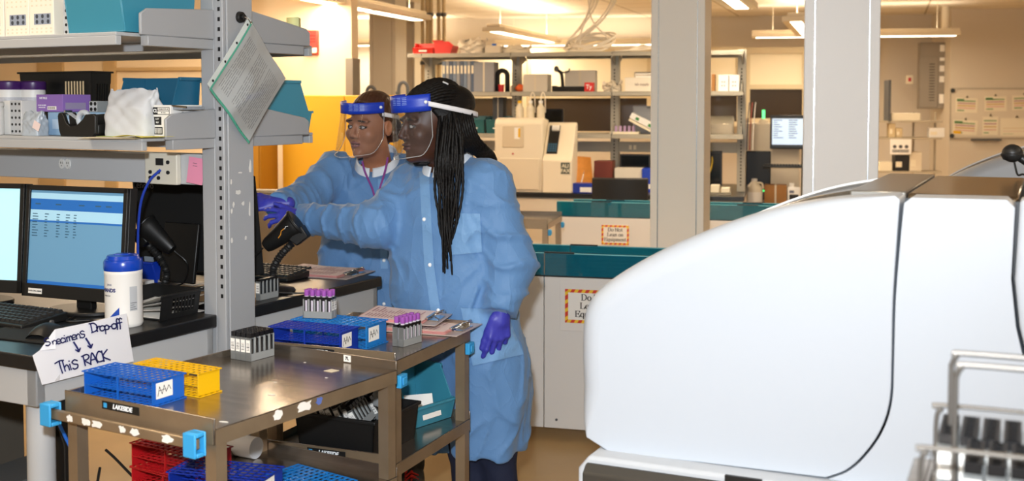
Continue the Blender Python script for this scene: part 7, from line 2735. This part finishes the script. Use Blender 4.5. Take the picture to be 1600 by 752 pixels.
def limb_path(p, pts, rs, k=.03):
    d = None
    for (a, b), (ra, rb) in zip(zip(pts, pts[1:]), zip(rs, rs[1:])):
        e = rcap(p, a, b, ra, rb)
        d = e if d is None else smin(d, e, k)
    return d


def folds(p, axis, freq, warp, amp, phase=0.0):
    """sharp creases across an axis"""
    a = np.array(axis, float)
    a /= np.linalg.norm(a)
    o = np.cross(a, (0.3, .9, .2))
    o /= np.linalg.norm(o)
    w = np.cross(a, o)
    u, v, t = p @ o, p @ w, p @ a
    s = t * freq + warp * (np.sin(u * 23 + 1.3 * phase) + np.sin(v * 19 + 2.1 + phase) + .6 * np.sin(u * 41 + v * 33)) + phase
    r = 1 - np.abs(np.sin(s))
    return -amp * (r ** 3.5 - .2)


def hand_sdf(wrist, d, n, curl, spread=.16, thumb=(.5, .35), s=1.0, left=1, splay=None):
    """glove: wrist point, direction d toward the fingers, n = out of the back of the hand.
    curl: bend of each finger per joint (index first); left=+1/-1 puts the thumb on either side"""
    d = np.array(d, float)
    d /= np.linalg.norm(d)
    n = np.array(n, float)
    n -= d * (n @ d)
    n /= np.linalg.norm(n)
    sd = np.cross(d, n) * left          # toward the thumb
    wrist = np.array(wrist, float)
    segs, palm = [], []
    L = [(.042, .026, .021), (.047, .029, .022), (.043, .027, .021), (.034, .021, .018)]
    for i in range(4):
        off = (1.5 - i) * .0195 * s
        base = wrist + d * (.088 - .004 * abs(i - 1) - (.007 if i == 3 else 0)) * s + sd * off
        palm.append((wrist + d * .018 * s + sd * off * .62, base, .0135 * s, .0115 * s))
        a = 0.0
        q = base
        sp = (1.5 - i) * spread * (splay or 1)
        dd0 = d * math.cos(sp) + sd * math.sin(sp)
        for j in range(3):
            a += curl[i][j] if isinstance(curl[i], (tuple, list)) else curl[i]
            dd = dd0 * math.cos(a) - n * math.sin(a)
            e = q + dd * L[i][j] * s
            r0 = (.0100, .0092, .0083)[j] * s * (.9 if i == 3 else 1)
            r1 = (.0092, .0083, .0072)[j] * s * (.9 if i == 3 else 1)
            segs.append((i, q, e, r0, r1))
            q = e
    # thumb leaves the side of the palm near its base
    b0 = wrist + d * .026 * s + sd * .024 * s
    t1 = d * math.cos(thumb[0]) + sd * math.sin(thumb[0]) - n * thumb[1]
    t1 /= np.linalg.norm(t1)
    b1 = b0 + t1 * .044 * s
    t2 = t1 * .9 + d * .45
    t2 /= np.linalg.norm(t2)
    b2 = b1 + t2 * .032 * s
    b3 = b2 + (t2 + d * .15) / np.linalg.norm(t2 + d * .15) * .026 * s
    th = [(b0, b1, .0155 * s, .0115 * s), (b1, b2, .0110 * s, .0098 * s), (b2, b3, .0098 * s, .0080 * s)]

    def f(p):
        D = rcap(p, wrist - d * .05 * s, wrist + d * .03 * s, .028 * s, .026 * s)
        q = (p - wrist)
        for a, b, ra, rb in palm:
            D = smin(D, rcap(p, a, b, ra, rb), .012)
        F = {}
        for i, a, b, ra, rb in segs:
            e = rcap(p, a, b, ra, rb)
            F[i] = e if i not in F else smin(F[i], e, .004)
        for i in F:
            D = smin(D, F[i], .005)
        T = None
        for a, b, ra, rb in th:
            e = rcap(p, a, b, ra, rb)
            T = e if T is None else smin(T, e, .005)
        return smin(D, T, .009)
    pts = np.array([wrist - d * .06 * s] + [x[2] for x in segs] + [x[1] for x in th] + [wrist + sd * .05, wrist - sd * .05, wrist + n * .035, wrist - n * .035])
    return f, pts.min(0) - .022, pts.max(0) + .022


def lathe_path(prof):
    """prof rows: z, cx, cy, a, b; returns interpolators"""
    A = np.array(sorted(prof))
    return lambda z: [np.interp(z, A[:, 0], A[:, k]) for k in range(1, 5)]


def robe_sdf(p, itp, yaw, ztop, zbot):
    z = p[:, 2]
    cx, cy, a, b = itp(z)
    dx, dy = p[:, 0] - cx, p[:, 1] - cy
    c, s_ = math.cos(yaw), math.sin(yaw)
    u, v = c * dx - s_ * dy, s_ * dx + c * dy      # u across the body, v front to back
    q = np.sqrt((u / a) ** 2 + (v / b) ** 2) + 1e-9
    q4 = ((np.abs(u) / a) ** 2.6 + (np.abs(v) / b) ** 2.6) ** (1 / 2.6) + 1e-9
    d = (q4 - 1) * np.minimum(a, b)
    d = smax(d, z - ztop, .03)
    return smax(d, zbot - z, .006), u, v


def surf_hit(f, px, py, y0, y1, step=.004):
    """first point of the field on the ray through a pixel"""
    Ys = np.arange(y0, y1, step)
    P = np.array([at_y(px, py, Y) for Y in Ys])
    D = f(P)
    k = np.argmax(D < 0)
    if D[k] >= 0:
        return None
    if k == 0:
        return P[0]
    t = D[k - 1] / (D[k - 1] - D[k])
    return P[k - 1] + (P[k] - P[k - 1]) * t


def patch_on(f, quad, y0, y1, nu, nv, lift, name, m, parent, origin, thick=.0022):
    """cloth patch whose corners are given in pixels, laid on a field's surface"""
    q = [Vector((a, b)) for a, b in quad]
    pts = []
    last = None
    for j in range(nv + 1):
        for i in range(nu + 1):
            u, v = i / nu, j / nv
            a = q[0] * (1 - u) * (1 - v) + q[1] * u * (1 - v) + q[2] * u * v + q[3] * (1 - u) * v
            h = surf_hit(f, a.x, a.y, y0, y1)
            if h is None:
                h = np.array(at_y(a.x, a.y, last[1] if last is not None else (y0 + y1) / 2))
            last = h
            pts.append(Vector(h) + Vector((0, -lift, 0)) - Vector(origin))
    g = G().grid(lambda u, v: pts[int(round(v * nv)) * (nu + 1) + int(round(u * nu))], nu, nv, (0, thick, 0))
    return g.build(name, m, parent, smooth=40)


def neck_hole(p, c, R_, slope, yaw):
    """opening of the gown about the neck: a cylinder above a plane that dips at the front"""
    d = p - np.array(c)
    v = math.sin(yaw) * d[:, 0] + math.cos(yaw) * d[:, 1]
    cyl = np.sqrt(d[:, 0] ** 2 + d[:, 1] ** 2) - R_ * 1.42
    return np.maximum(cyl, -(d[:, 2] - slope * v) * .75)


def collar_ring(c, R_, h, slope, yaw, parent, origin, gap=.16):
    def P(u, v):
        a = -math.pi / 2 + gap * .5 + (2 * math.pi - gap) * u
        r = R_ * (1.08 - .16 * v)
        x, y = r * math.cos(a), r * math.sin(a)
        z = slope * y + (v - .35) * h
        X = math.cos(-yaw) * x - math.sin(-yaw) * y
        Y = math.sin(-yaw) * x + math.cos(-yaw) * y
        return (c[0] + X - origin[0], c[1] + Y - origin[1], c[2] + z - origin[2])
    o = G().grid(P, 56, 5).build('collar', KNIT, parent, smooth=60)
    md = o.modifiers.new('thickness', 'SOLIDIFY')
    md.thickness, md.offset = .005, 0
    return o


def collar_band(c, n, rx, ry, h, yaw, name, m, parent, origin, gap=0.5, drop=.035):
    """knit band round a neck; c its centre; opens at the front, where it drops"""
    def P(u, v):
        a = -math.pi / 2 + gap * .5 + (2 * math.pi - gap) * u
        x, y = rx * math.cos(a) * (1 + .10 * (1 - v)), ry * math.sin(a) * (1 + .10 * (1 - v))
        fr = max(0, -math.sin(a)) ** 1.5
        z = (v - .5) * h - drop * fr
        X = math.cos(-yaw) * x - math.sin(-yaw) * y
        Y = math.sin(-yaw) * x + math.cos(-yaw) * y
        return (c[0] + X - origin[0], c[1] + Y - origin[1] , c[2] + z - origin[2])
    o = G().grid(P, 48, 4).build(name, m, parent, smooth=60)
    md = o.modifiers.new('thickness', 'SOLIDIFY')
    md.thickness, md.offset = .005, 0
    return o


def face_shield(hd, parent, origin, flare=.0, zb=(.050, .092), zbot=-.125, span=80, rx=.098, ry=.128, strap_z=.060, srx=.094, sry=.122, sdrop=.03):
    """blue foam band, clear visor, rivets and elastic strap, round the head hd"""
    O = np.array(origin)

    def pt(phi, z, k=1.0, out=0.0):
        fl = flare * max(0, (zb[0] - z)) / .17
        return hd.w(((rx * k + out) * math.sin(phi), -.004 - (ry * k + out + fl) * math.cos(phi), z)) - O

    A = R(span)

    def band(u, v):
        ph = -A + 2 * A * u
        return pt(ph, zb[0] + (zb[1] - zb[0]) * v - .004 * math.cos(ph))
    b = G().grid(band, 40, 3).build('headband', SHB, parent)
    md = b.modifiers.new('thickness', 'SOLIDIFY')
    md.thickness, md.offset = .004, 0

    def vis(u, v):
        uu = -1 + 2 * u
        ph = A * uu
        lo = zbot + .055 * max(0, abs(uu) - .72) ** 2 / .0784 + .012 * abs(uu)
        return pt(ph, zb[0] + .004 + (lo - zb[0]) * (1 - v) - .004 * math.cos(ph), out=.0005)
    v_ = G().grid(vis, 44, 22).build('visor', VISOR, parent, smooth=70)
    ring = [vis(0, v / 12) for v in range(12, -1, -1)] + [vis(u / 30, 0) for u in range(1, 31)] + [vis(1, v / 12) for v in range(1, 13)]
    G().tube([tuple(p) for p in ring], .0014, 6).build('visor_edge', VEDGE, v_)
    for sg_ in (-1, 1):
        c = pt(sg_ * A * .90, (zb[0] + zb[1]) / 2, out=.003)
        G().ball(tuple(c), .0062, 14, 8).build('rivet', SNAP, b)
    def strap(u, v):
        a = A * .92 + (2 * math.pi - 2 * A * .92) * u
        r_x, r_y = srx, sry
        s_ = math.sin(math.pi * u)
        return hd.w((r_x * math.sin(a), .006 - r_y * math.cos(a) * (1 if math.cos(a) > 0 else .98), strap_z - sdrop * s_ + .016 * (v - .5))) - O
    st = G().grid(strap, 44, 2).build('elastic_strap', mat('strap_white', '#e6e6ea', .7), parent)
    md = st.modifiers.new('thickness', 'SOLIDIFY')
    md.thickness, md.offset = .0035, 0
    g = G()
    for k in range(5):
        for c0 in (.52, .60, .68):
            z = zb[1] - .011 - .0055 * k
            a0, a1 = -A + 2 * A * (c0 + .004 * (k % 2)), -A + 2 * A * (c0 + .062)
            q = [pt(a0, z, out=.0028), pt(a1, z, out=.0028), pt(a1, z + .0016, out=.0028), pt(a0, z + .0016, out=.0028)]
            g.mesh([tuple(p) for p in q], [(0, 1, 2, 3)])
    pr = g.build('band_print', mat('band_print', '#8ea6e0', .6), b)
    pr['kind'] = 'stuff'
    return b


def shoe(name, heel, toe, parent, origin, m, lace):
    heel, toe = np.array(heel, float), np.array(toe, float)
    d = (toe - heel) / np.linalg.norm(toe - heel)
    L = np.linalg.norm(toe - heel)
    sd = np.array((-d[1], d[0], 0))

    def f(p):
        D = ell(p, heel + d * L * .22 + (0, 0, .045), (.045, .045, .05))
        D = smin(D, rcap(p, heel + d * .03 + (0, 0, .05), heel + d * L * .75 + (0, 0, .035), .042, .036), .03)
        D = smin(D, ell(p, heel + d * L * .82 + (0, 0, .03), (.048, .048, .034)), .03)
        D = smin(D, rcap(p, heel + d * .05 + (0, 0, .05), heel + d * .05 + (0, 0, .13), .042, .045), .02)
        return smax(D, .002 - p[:, 2], .004)
    lo = np.minimum(heel, toe) - .075
    hi = np.maximum(heel, toe) + .075
    lo[2], hi[2] = -.012, .19
    o = sdf_mesh(name, f, lo, hi, .007, m, parent, origin)
    g = G()
    for k in range(5):
        c = heel + d * (L * (.30 + .09 * k)) + np.array((0, 0, .100 - .010 * k))
        a, b_ = c - sd * .026, c + sd * .026
        e = d * .012
        g.tube([tuple(a - origin - (0, 0, .012)), tuple(c - origin + e + (0, 0, .004)), tuple(b_ - origin - (0, 0, .012))], .004, 7)
        g.tube([tuple(a - origin + 2 * e - (0, 0, .012)), tuple(c - origin + (0, 0, .006)), tuple(b_ - origin - e - (0, 0, .012))], .004, 7)
    g.build('laces', lace, o)
    return o


HB = R  # degrees


def tube_pts(pts, n=8):
    return [tuple(p) for p in bez([tuple(p) for p in pts], n)]


def braid(g, pts, r0, r1, seed, n=6):
    pp = bez([tuple(p) for p in pts], n)
    k = len(pp)
    rs = [(r0 + (r1 - r0) * i / (k - 1)) * (1 + .16 * math.sin(i * 2.1 + seed)) for i in range(k)]
    g.tube([tuple(p) for p in pp], rs, 6)


def gown_patterns(p, u, v, arms, amp):
    z = p[:, 2]
    ang = np.arctan2(u, -v)
    d = folds(p, (.10, .15, 1.0) if False else (1.0, .35, .22), 17, .55, amp * .55, .7)
    d = d + folds(p, (.55, -.2, .8), 9, .9, amp * .55, 2.1)
    d = d + amp * .5 * np.sin(7 * ang + 3 * np.sin(3 * z + 1)) * np.clip((1.15 - z) * 1.6, 0, 1)
    return d


def build_gown(t, O, robe, yaw, ztop, zbot, arms, traps, bbox, amp, h, slit=None, hole=None):
    itp = lathe_path(robe)

    def field(p, wr=True):
        r_, u, v = robe_sdf(p, itp, yaw, ztop, zbot)
        for a, b, ra, rb in traps:
            r_ = smin(r_, rcap(p, a, b, ra, rb), .05)
        if wr:
            r_ = r_ + gown_patterns(p, u, v, arms, amp)
        d = r_
        for pts, rs, fr in arms:
            e = limb_path(p, pts, rs, .035)
            if wr:
                ax = np.array(pts[1]) - np.array(pts[0])
                ax2 = np.array(pts[2]) - np.array(pts[1])
                e = e + folds(p, ax, fr, .55, amp * .9, 1.0) * .6 + folds(p, ax2, fr * 1.15, .7, amp * 1.0, .3) * .7
            # the cuff is cut square
            w = np.array(pts[-1])
            dd = (w - np.array(pts[-2])) / np.linalg.norm(w - np.array(pts[-2]))
            e = smax(e, (p - w) @ dd - .012, .008)
            d = smin(d, e, .030)
        if hole is not None:
            d = smax(d, -neck_hole(p, *hole), .006)
        if slit is not None:
            d = smax(d, -slit(p), .006)
        return d
    o = sdf_mesh('gown', field, bbox[0], bbox[1], h, GOWN, t, O)
    return o, field


def snaps(t, O, field, pxs, y0, y1):
    for px, py in pxs:
        h = surf_hit(field, px, py, y0, y1)
        if h is not None:
            c = h - O
            G().ball((c[0], c[1] - .003, c[2]), (.0068, .004, .0068), 14, 8).build('snap_button', SNAP, t)


def glove(t, O, *a, **k):
    f, lo, hi = hand_sdf(*a, **k)
    return sdf_mesh('glove', f, lo, hi, .0028, GLOVE, t, O)


def bust(t, O, hd, nb, robe, yaw, ztop, skin, lip, brow, zlow, nr):
    itp = lathe_path(robe)
    n0 = hd.w((0, .020, -.072))

    def body(p):
        d = hd.sdf(p)
        d = smin(d, rcap(p, n0, nb, nr, nr * 1.1), .022)
        r_, u, v = robe_sdf(p, itp, yaw, ztop - .012, zlow)
        return smin(d, r_ + .03, .04)
    c = np.minimum(hd.c, nb)
    lo = np.minimum(hd.c, nb) - (.15, .14, 0)
    hi = np.maximum(hd.c, nb) + (.15, .14, 0)
    lo[2], hi[2] = zlow - .01, hd.c[2] + .14 * hd.k
    return sdf_mesh('body', body, lo, hi, .0027, SKIN, t, O, lambda V: hd.color(V, skin, lip, brow))


def trousers(t, O, hips, ankles, m, r=(.070, .062, .056), zlow=.05):
    hips, ankles = [np.array(a) for a in hips], [np.array(a) for a in ankles]

    def f(p):
        d = None
        for h_, a in zip(hips, ankles):
            kn = (h_ + a) / 2 + np.array((0, -.025, .03))
            e = limb_path(p, [h_, kn, a], r, .05) + folds(p, (.2, .1, 1), 22, .8, .004, 1)
            e = smax(e, a[2] - .02 - p[:, 2], .006)
            d = e if d is None else smin(d, e, .04)
        c = (hips[0] + hips[1]) / 2
        return smin(d, ell(p, c + (0, 0, .05), (.10, .075, .12)), .05)
    A = np.array(hips + ankles)
    return sdf_mesh('trousers', f, A.min(0) - (.17, .14, .03), A.max(0) + (.17, .14, .19), .012, m, t, O)


# ---------------------------------------------------------------- the person with long black braids
YA = 3.85
aX = at_y(725, 400, YA).x
OA = np.array((aX, YA, 0.0))
tA = thing('person', 'person in blue gown with long black braids and visor, standing by the carts', 'person', tuple(OA))
hA = Head(at_y(674, 194, 3.80), R(60), R(4), 0, 1.0)
nbA = P3(697, 262, 3.87)
robeA = [(z, at_y(px, 300, YA).x, YA, a, b) for z, px, a, b in ((1.36, 700, .085, .072), (1.325, 702, .125, .088), (1.29, 703, .170, .108), (1.23, 702, .192, .130), (1.15, 699, .197, .148), (1.04, 698, .198, .152), (.93, 704, .205, .156), (.83, 716, .212, .160), (.70, 731, .216, .160), (.57, 741, .200, .152), (.38, 741, .172, .138))]
YWA = R(33)
SRA, SLA = P3(645, 290, 3.96), P3(760, 292, 3.76)
armsA = [([SRA, P3(588, 352, 3.82), P3(474, 342, 4.005)], [.078, .074, .052], 34),
         ([SLA, P3(797, 412, 3.73), P3(783, 484, 3.66)], [.086, .084, .058], 30)]
trapsA = [(P3(698, 268, 3.87), SRA, .058, .078), (P3(704, 268, 3.86), SLA, .058, .084)]
xs = at_y(697, 700, YA).x


def slitA(p):
    # opening below the last snap at the front
    w = np.clip((.62 - p[:, 2]) * .10, 0, .03)
    return np.maximum(np.abs(p[:, 0] - xs) - w, p[:, 1] - YA + .05)


cA = P3(699, 251, 3.855)
holeA = (cA, .079, .62, R(38))
lo, hi = at_y(455, 300, 3.9), at_y(845, 300, 3.7)
gA, fA = build_gown(tA, OA, robeA, YWA, 1.36, .385, armsA, trapsA, ((lo.x, 3.55, .36), (hi.x + .02, 4.14, 1.40)), .0135, .0075, slitA, holeA)
bust(tA, OA, hA, nbA, robeA, YWA, 1.36, '#4c2c1d', '#512a25', '#120b08', 1.20, .052)
collar_ring(cA, .080, .040, .62, R(38), tA, OA)
patch_on(fA, [(703, 333), (750, 334), (753, 394), (699, 399)], 3.5, 4.0, 14, 14, .006, 'chest_pocket', GOWN2, tA, OA)
patch_on(fA, [(720, 481), (790, 484), (818, 553), (739, 571)], 3.5, 4.05, 14, 14, .008, 'hip_pocket', GOWN2, tA, OA)
patch_on(fA, [(655, 268), (670, 268), (678, 414), (663, 414)], 3.5, 4.1, 4, 20, .003, 'placket', GOWN2, tA, OA)
patch_on(fA, [(663, 414), (678, 414), (693, 520), (678, 520)], 3.5, 4.1, 4, 14, .003, 'placket', GOWN2, tA, OA)
snaps(tA, OA, fA, [(663, 343), (672, 414), (685, 485), (692, 548)], 3.45, 4.1)
glove(tA, OA, P3(783, 488, 3.655), (-.10, -.06, -1), (.38, -.92, 0), [(.18, .35, .3), (.35, .5, .35), (.5, .6, .4), (.65, .65, .4)], .10, (.32, .22), .98, 1)
glove(tA, OA, P3(470, 341, 4.015), (-1, .06, .02), (-.05, -.85, .5), [(.20, .30, .2), (.35, .4, .3), (.5, .5, .3), (.6, .5, .3)], .16, (.55, .1), .86, 1)
NAVT = mat('navy_trousers', '#141d38', .8, bump=.05, bscale=120)
trousers(tA, OA, [P3(722, 560, 3.87), P3(762, 560, 3.84)], [(at_y(737, 700, YA).x, 3.86, .09), (at_y(790, 700, YA).x, 3.82, .09)], NAVT)
SHOE = mat('black_shoe', '#161616', .5)
for px, Y in ((737, 3.90), (790, 3.86)):
    x = at_y(px, 700, YA).x
    shoe('shoe', (x + .01, Y, 0), (x - .05, Y - .235, 0), tA, OA, SHOE, mat('dark_lace', '#2a2a2c', .8))
# hair: cap, swept-back cornrows, hanging braids
HAIRB = mat('black_hair', '#0b0909', .5, bump=.25, bscale=220, spec=.25)
qm = hA.loc(np.array([P3(715, 205, 3.765)]))[0]


def hairA(p):
    q = hA.loc(p)
    d = ell(q, (0, .016, .036), (.086, .106, .099))
    d = smin(d, ell(q, (0, .085, .062), (.074, .075, .062)), .03)
    g = -(.80 * q[:, 1] + .60 * q[:, 2] - .004)
    d = smax(d, g, .008)
    d = smin(d, ell(q, qm, (.045, .062, .080)), .03)
    d = smax(d, -(hA.sdf(p) + .004), .004)
    return d


c = hA.c
sdf_mesh('hair_cap', hairA, c - (.22, .22, .24), c + (.22, .22, .18), .006, HAIRB, tA, OA)
g = G()
rnd = random.Random(21)
for i in range(26):
    ph = R(-78 + 156 * i / 25)
    pts = []
    for k in range(9):
        th = R(38 + 128 * k / 8)
        y, z = -math.cos(th), math.sin(th)
        x_ = z * math.sin(ph)
        z_ = z * math.cos(ph)
        bul = .020 * max(0, math.sin(R((k - 2) * 30))) if k > 2 else 0
        q = (.0865 * x_ * (1 - .10 * k / 8), .016 + (.107 + bul) * y, .036 + (.100 + bul * .6) * z_)
        pts.append(hA.w(q) - OA)
    braid(g, pts, .0078, .0070, rnd.uniform(0, 6), 4)
g.build('cornrows', HAIRB, tA, smooth=60)['kind'] = 'stuff'
g = G()
for i in range(20):                                   # over the near shoulder, down the front
    f_ = i / 19
    x0, y0 = 690 + 34 * f_, 164 + 8 * f_ + rnd.uniform(-3, 3)
    tip = rnd.uniform(372, 432) if i < 15 else rnd.uniform(330, 390)
    path = []
    pxs = [(x0, y0), (686 + 36 * f_ + rnd.uniform(-2, 2), 205), (680 + 42 * f_ + rnd.uniform(-2, 2), 250), (682 + 38 * f_ + rnd.uniform(-3, 3), 300), (686 + 30 * f_ + rnd.uniform(-3, 3), 350), (694 + 14 * f_ + rnd.uniform(-4, 6), tip)]
    for j, (px, py) in enumerate(pxs):
        if j < 2:
            Y = (3.748 if j == 0 else 3.702) + .010 * (i % 3)
        else:
            h = surf_hit(fA, px, py, 3.5, 4.0)
            Y = min(3.70, h[1] - .010 - .006 * (i % 3)) if h is not None else 3.70
            if j == 2:
                Y = min(Y, 3.69)
        path.append(P3(px, py, Y) - OA)
    braid(g, path, .0066, .0032, rnd.uniform(0, 6), 12)
g.build('front_braids', HAIRB, tA, smooth=60)['kind'] = 'stuff'
g = G()
for i in range(22):                                   # behind the shoulder
    f_ = i / 21
    e = .02 * (i % 3)
    path = [P3(704 + 30 * f_, 162 + 6 * f_, 3.76 + .05 * f_), P3(712 + 26 * f_, 188, 3.705 + .05 * f_ + e * .4), P3(718 + 28 * f_, 214, 3.70 + .06 * f_ + e * .4), P3(730 + 30 * f_, 234 - 4 * f_, 3.74 + .06 * f_), P3(748 + 24 * f_, 246 - 3 * f_, 3.85 + .05 * f_), P3(758 + 18 * f_, 268, 3.985 + e), P3(754 + 18 * f_, 320 + 30 * rnd.random(), 4.03 + e)]
    braid(g, [p - OA for p in path], .0070, .0050, rnd.uniform(0, 6), 8)
for i in range(5):
    braid(g, [P3(655 + 3 * i, 235, 3.90) - OA, P3(646 + 3 * i, 250, 3.84) - OA, P3(652 + 3 * i, 257, 3.80) - OA, P3(664 + 2 * i, 252, 3.80) - OA], .006, .005, i, 6)
g.build('back_braids', HAIRB, tA, smooth=60)['kind'] = 'stuff'
p = hA.w((.045, .03, .137)) - OA
G().tube([tuple(p), tuple(p + np.array((.018, -.004, -.008)))], .0028, 8).build('hair_clip', GREYL, tA)
face_shield(hA, tA, OA, flare=.004, zb=(.050, .104), zbot=-.105, span=72, rx=.100, ry=.128, strap_z=.072, srx=.118, sry=.16, sdrop=.055)

# ---------------------------------------------------------------- the person behind, brown hair in a bun
YB = 4.6
OB = np.array((at_y(590, 400, YB).x, YB, 0.0))
tB = thing('person', 'person in blue gown with brown hair in a bun, visor and purple lanyard', 'person', tuple(OB))
hB = Head(at_y(580, 196, 4.50), R(34), R(3), R(2), 1.0)
nbB = P3(590, 254, 4.60)
robeB = [(z, at_y(px, 300, YB).x, YB, a, b) for z, px, a, b in ((1.345, 590, .085, .070), (1.31, 590, .125, .085), (1.275, 590, .165, .105), (1.22, 588, .190, .125), (1.10, 586, .205, .142), (.944, 582, .222, .150), (.816, 580, .235, .156), (.636, 588, .230, .156), (.38, 598, .205, .145))]
YWB = R(10)
SRB, SLB = P3(524, 270, 4.56), P3(655, 272, 4.62)
armsB = [([SRB, P3(470, 318, 4.40), P3(434, 320, 4.22)], [.080, .072, .052], 34),
         ([SLB, P3(668, 365, 4.62), P3(655, 440, 4.50)], [.080, .072, .052], 30)]
trapsB = [(P3(584, 258, 4.60), SRB, .058, .076), (P3(598, 258, 4.60), SLB, .058, .076)]
cB = P3(589, 254, 4.585)
holeB = (cB, .082, .60, R(10))
lo, hi = at_y(418, 300, 4.3), at_y(692, 300, 4.6)
gB, fB = build_gown(tB, OB, robeB, YWB, 1.345, .385, armsB, trapsB, ((lo.x, 4.10, .36), (hi.x, 4.86, 1.40)), .0135, .009, None, holeB)
bust(tB, OB, hB, nbB, robeB, YWB, 1.345, '#a87052', '#8a5452', '#241510', 1.19, .050)
collar_ring(cB, .084, .042, .60, R(10), tB, OB)
patch_on(fB, [(590, 262), (601, 262), (606, 420), (595, 420)], 4.2, 4.9, 4, 16, .003, 'placket', GOWN2, tB, OB)
snaps(tB, OB, fB, [(594, 271), (598, 340), (600, 407), (600, 475)], 4.2, 4.9)
glove(tB, OB, P3(431, 318, 4.215), (-1, -.18, .02), (-.1, -.7, .7), [(.15, .25, .2), (.35, .4, .3), (.5, .5, .3), (.6, .5, .3)], .14, (.5, .1), .9, 1)
glove(tB, OB, P3(654, 446, 4.495), (-.1, -.1, -1), (.6, -.8, 0), [(.2, .35, .3), (.35, .5, .35), (.5, .6, .4), (.6, .6, .4)], .10, (.3, .2), .95, 1)
BLKT = mat('black_trousers', '#121214', .8, bump=.05, bscale=120)
xr_ = at_y(640, 740, 4.5).x
xl_ = at_y(566, 740, 4.6).x
trousers(tB, OB, [P3(570, 560, 4.62), P3(622, 560, 4.60)], [(xl_, 4.62, .10), (xr_, 4.56, .10)], BLKT)
REDL = mat('red_lace', '#d0281e', .7)
shoe('shoe', (xr_ + .0, 4.60, 0), (xr_ + .02, 4.355, 0), tB, OB, SHOE, REDL)
shoe('shoe', (xl_ + .0, 4.66, 0), (xl_ - .03, 4.42, 0), tB, OB, SHOE, REDL)
HAIRN = mat('brown_hair', '#3d2114', .36, bump=.35, bscale=90, stretch=(1, 1, .15), spec=.5)


def hairB(p):
    q = hB.loc(p)
    d = ell(q, (0, .018, .038), (.084, .104, .099))
    g = -(.80 * q[:, 1] + .60 * q[:, 2] - .004)
    d = smax(d, g, .006)
    d = d + .0012 * np.sin(q[:, 0] * 420 + 8 * np.sin(q[:, 1] * 30))
    # keep the ears free
    a = q.copy()
    a[:, 0] = np.abs(a[:, 0])
    d = smax(d, -ell(a, (.08, .006, -.014), (.022, .026, .034)), .006)
    bun = ell(q, (-.004, .132, -.028), (.046, .040, .050)) + .0022 * np.sin(q[:, 2] * 300 + q[:, 0] * 150 + 6 * np.sin(q[:, 0] * 60))
    d = smin(d, bun, .012)
    d = smin(d, rcap(q, (-.02, .125, -.06), (-.035, .145, -.088), .012, .003), .012)
    return smax(d, -(hB.sdf(p) + .004), .004)


c = hB.c
sdf_mesh('hair', hairB, c - (.16, .18, .15), c + (.18, .2, .15), .0045, HAIRN, tB, OB)
face_shield(hB, tB, OB, flare=.050, zb=(.056, .098), zbot=-.110, span=76, rx=.099, ry=.128, strap_z=.050)
# purple lanyard
PURL = mat('purple_lanyard', '#8a3f8f', .6)
for pts in ([(566, 252), (570, 268), (576, 282), (582, 296), (587, 316), (588, 335)], [(606, 246), (603, 262), (598, 280), (592, 300), (589, 320), (588, 335)]):
    path = []
    for px, py in pts:
        h = surf_hit(fB, px, py, 4.2, 4.9)
        Y = min(h[1] - .008 if h is not None else 4.49, 4.485)
        path.append(P3(px, py, Y) - OB)
    G().tube(tube_pts(path), .0042, 7).build('lanyard', PURL, tB)
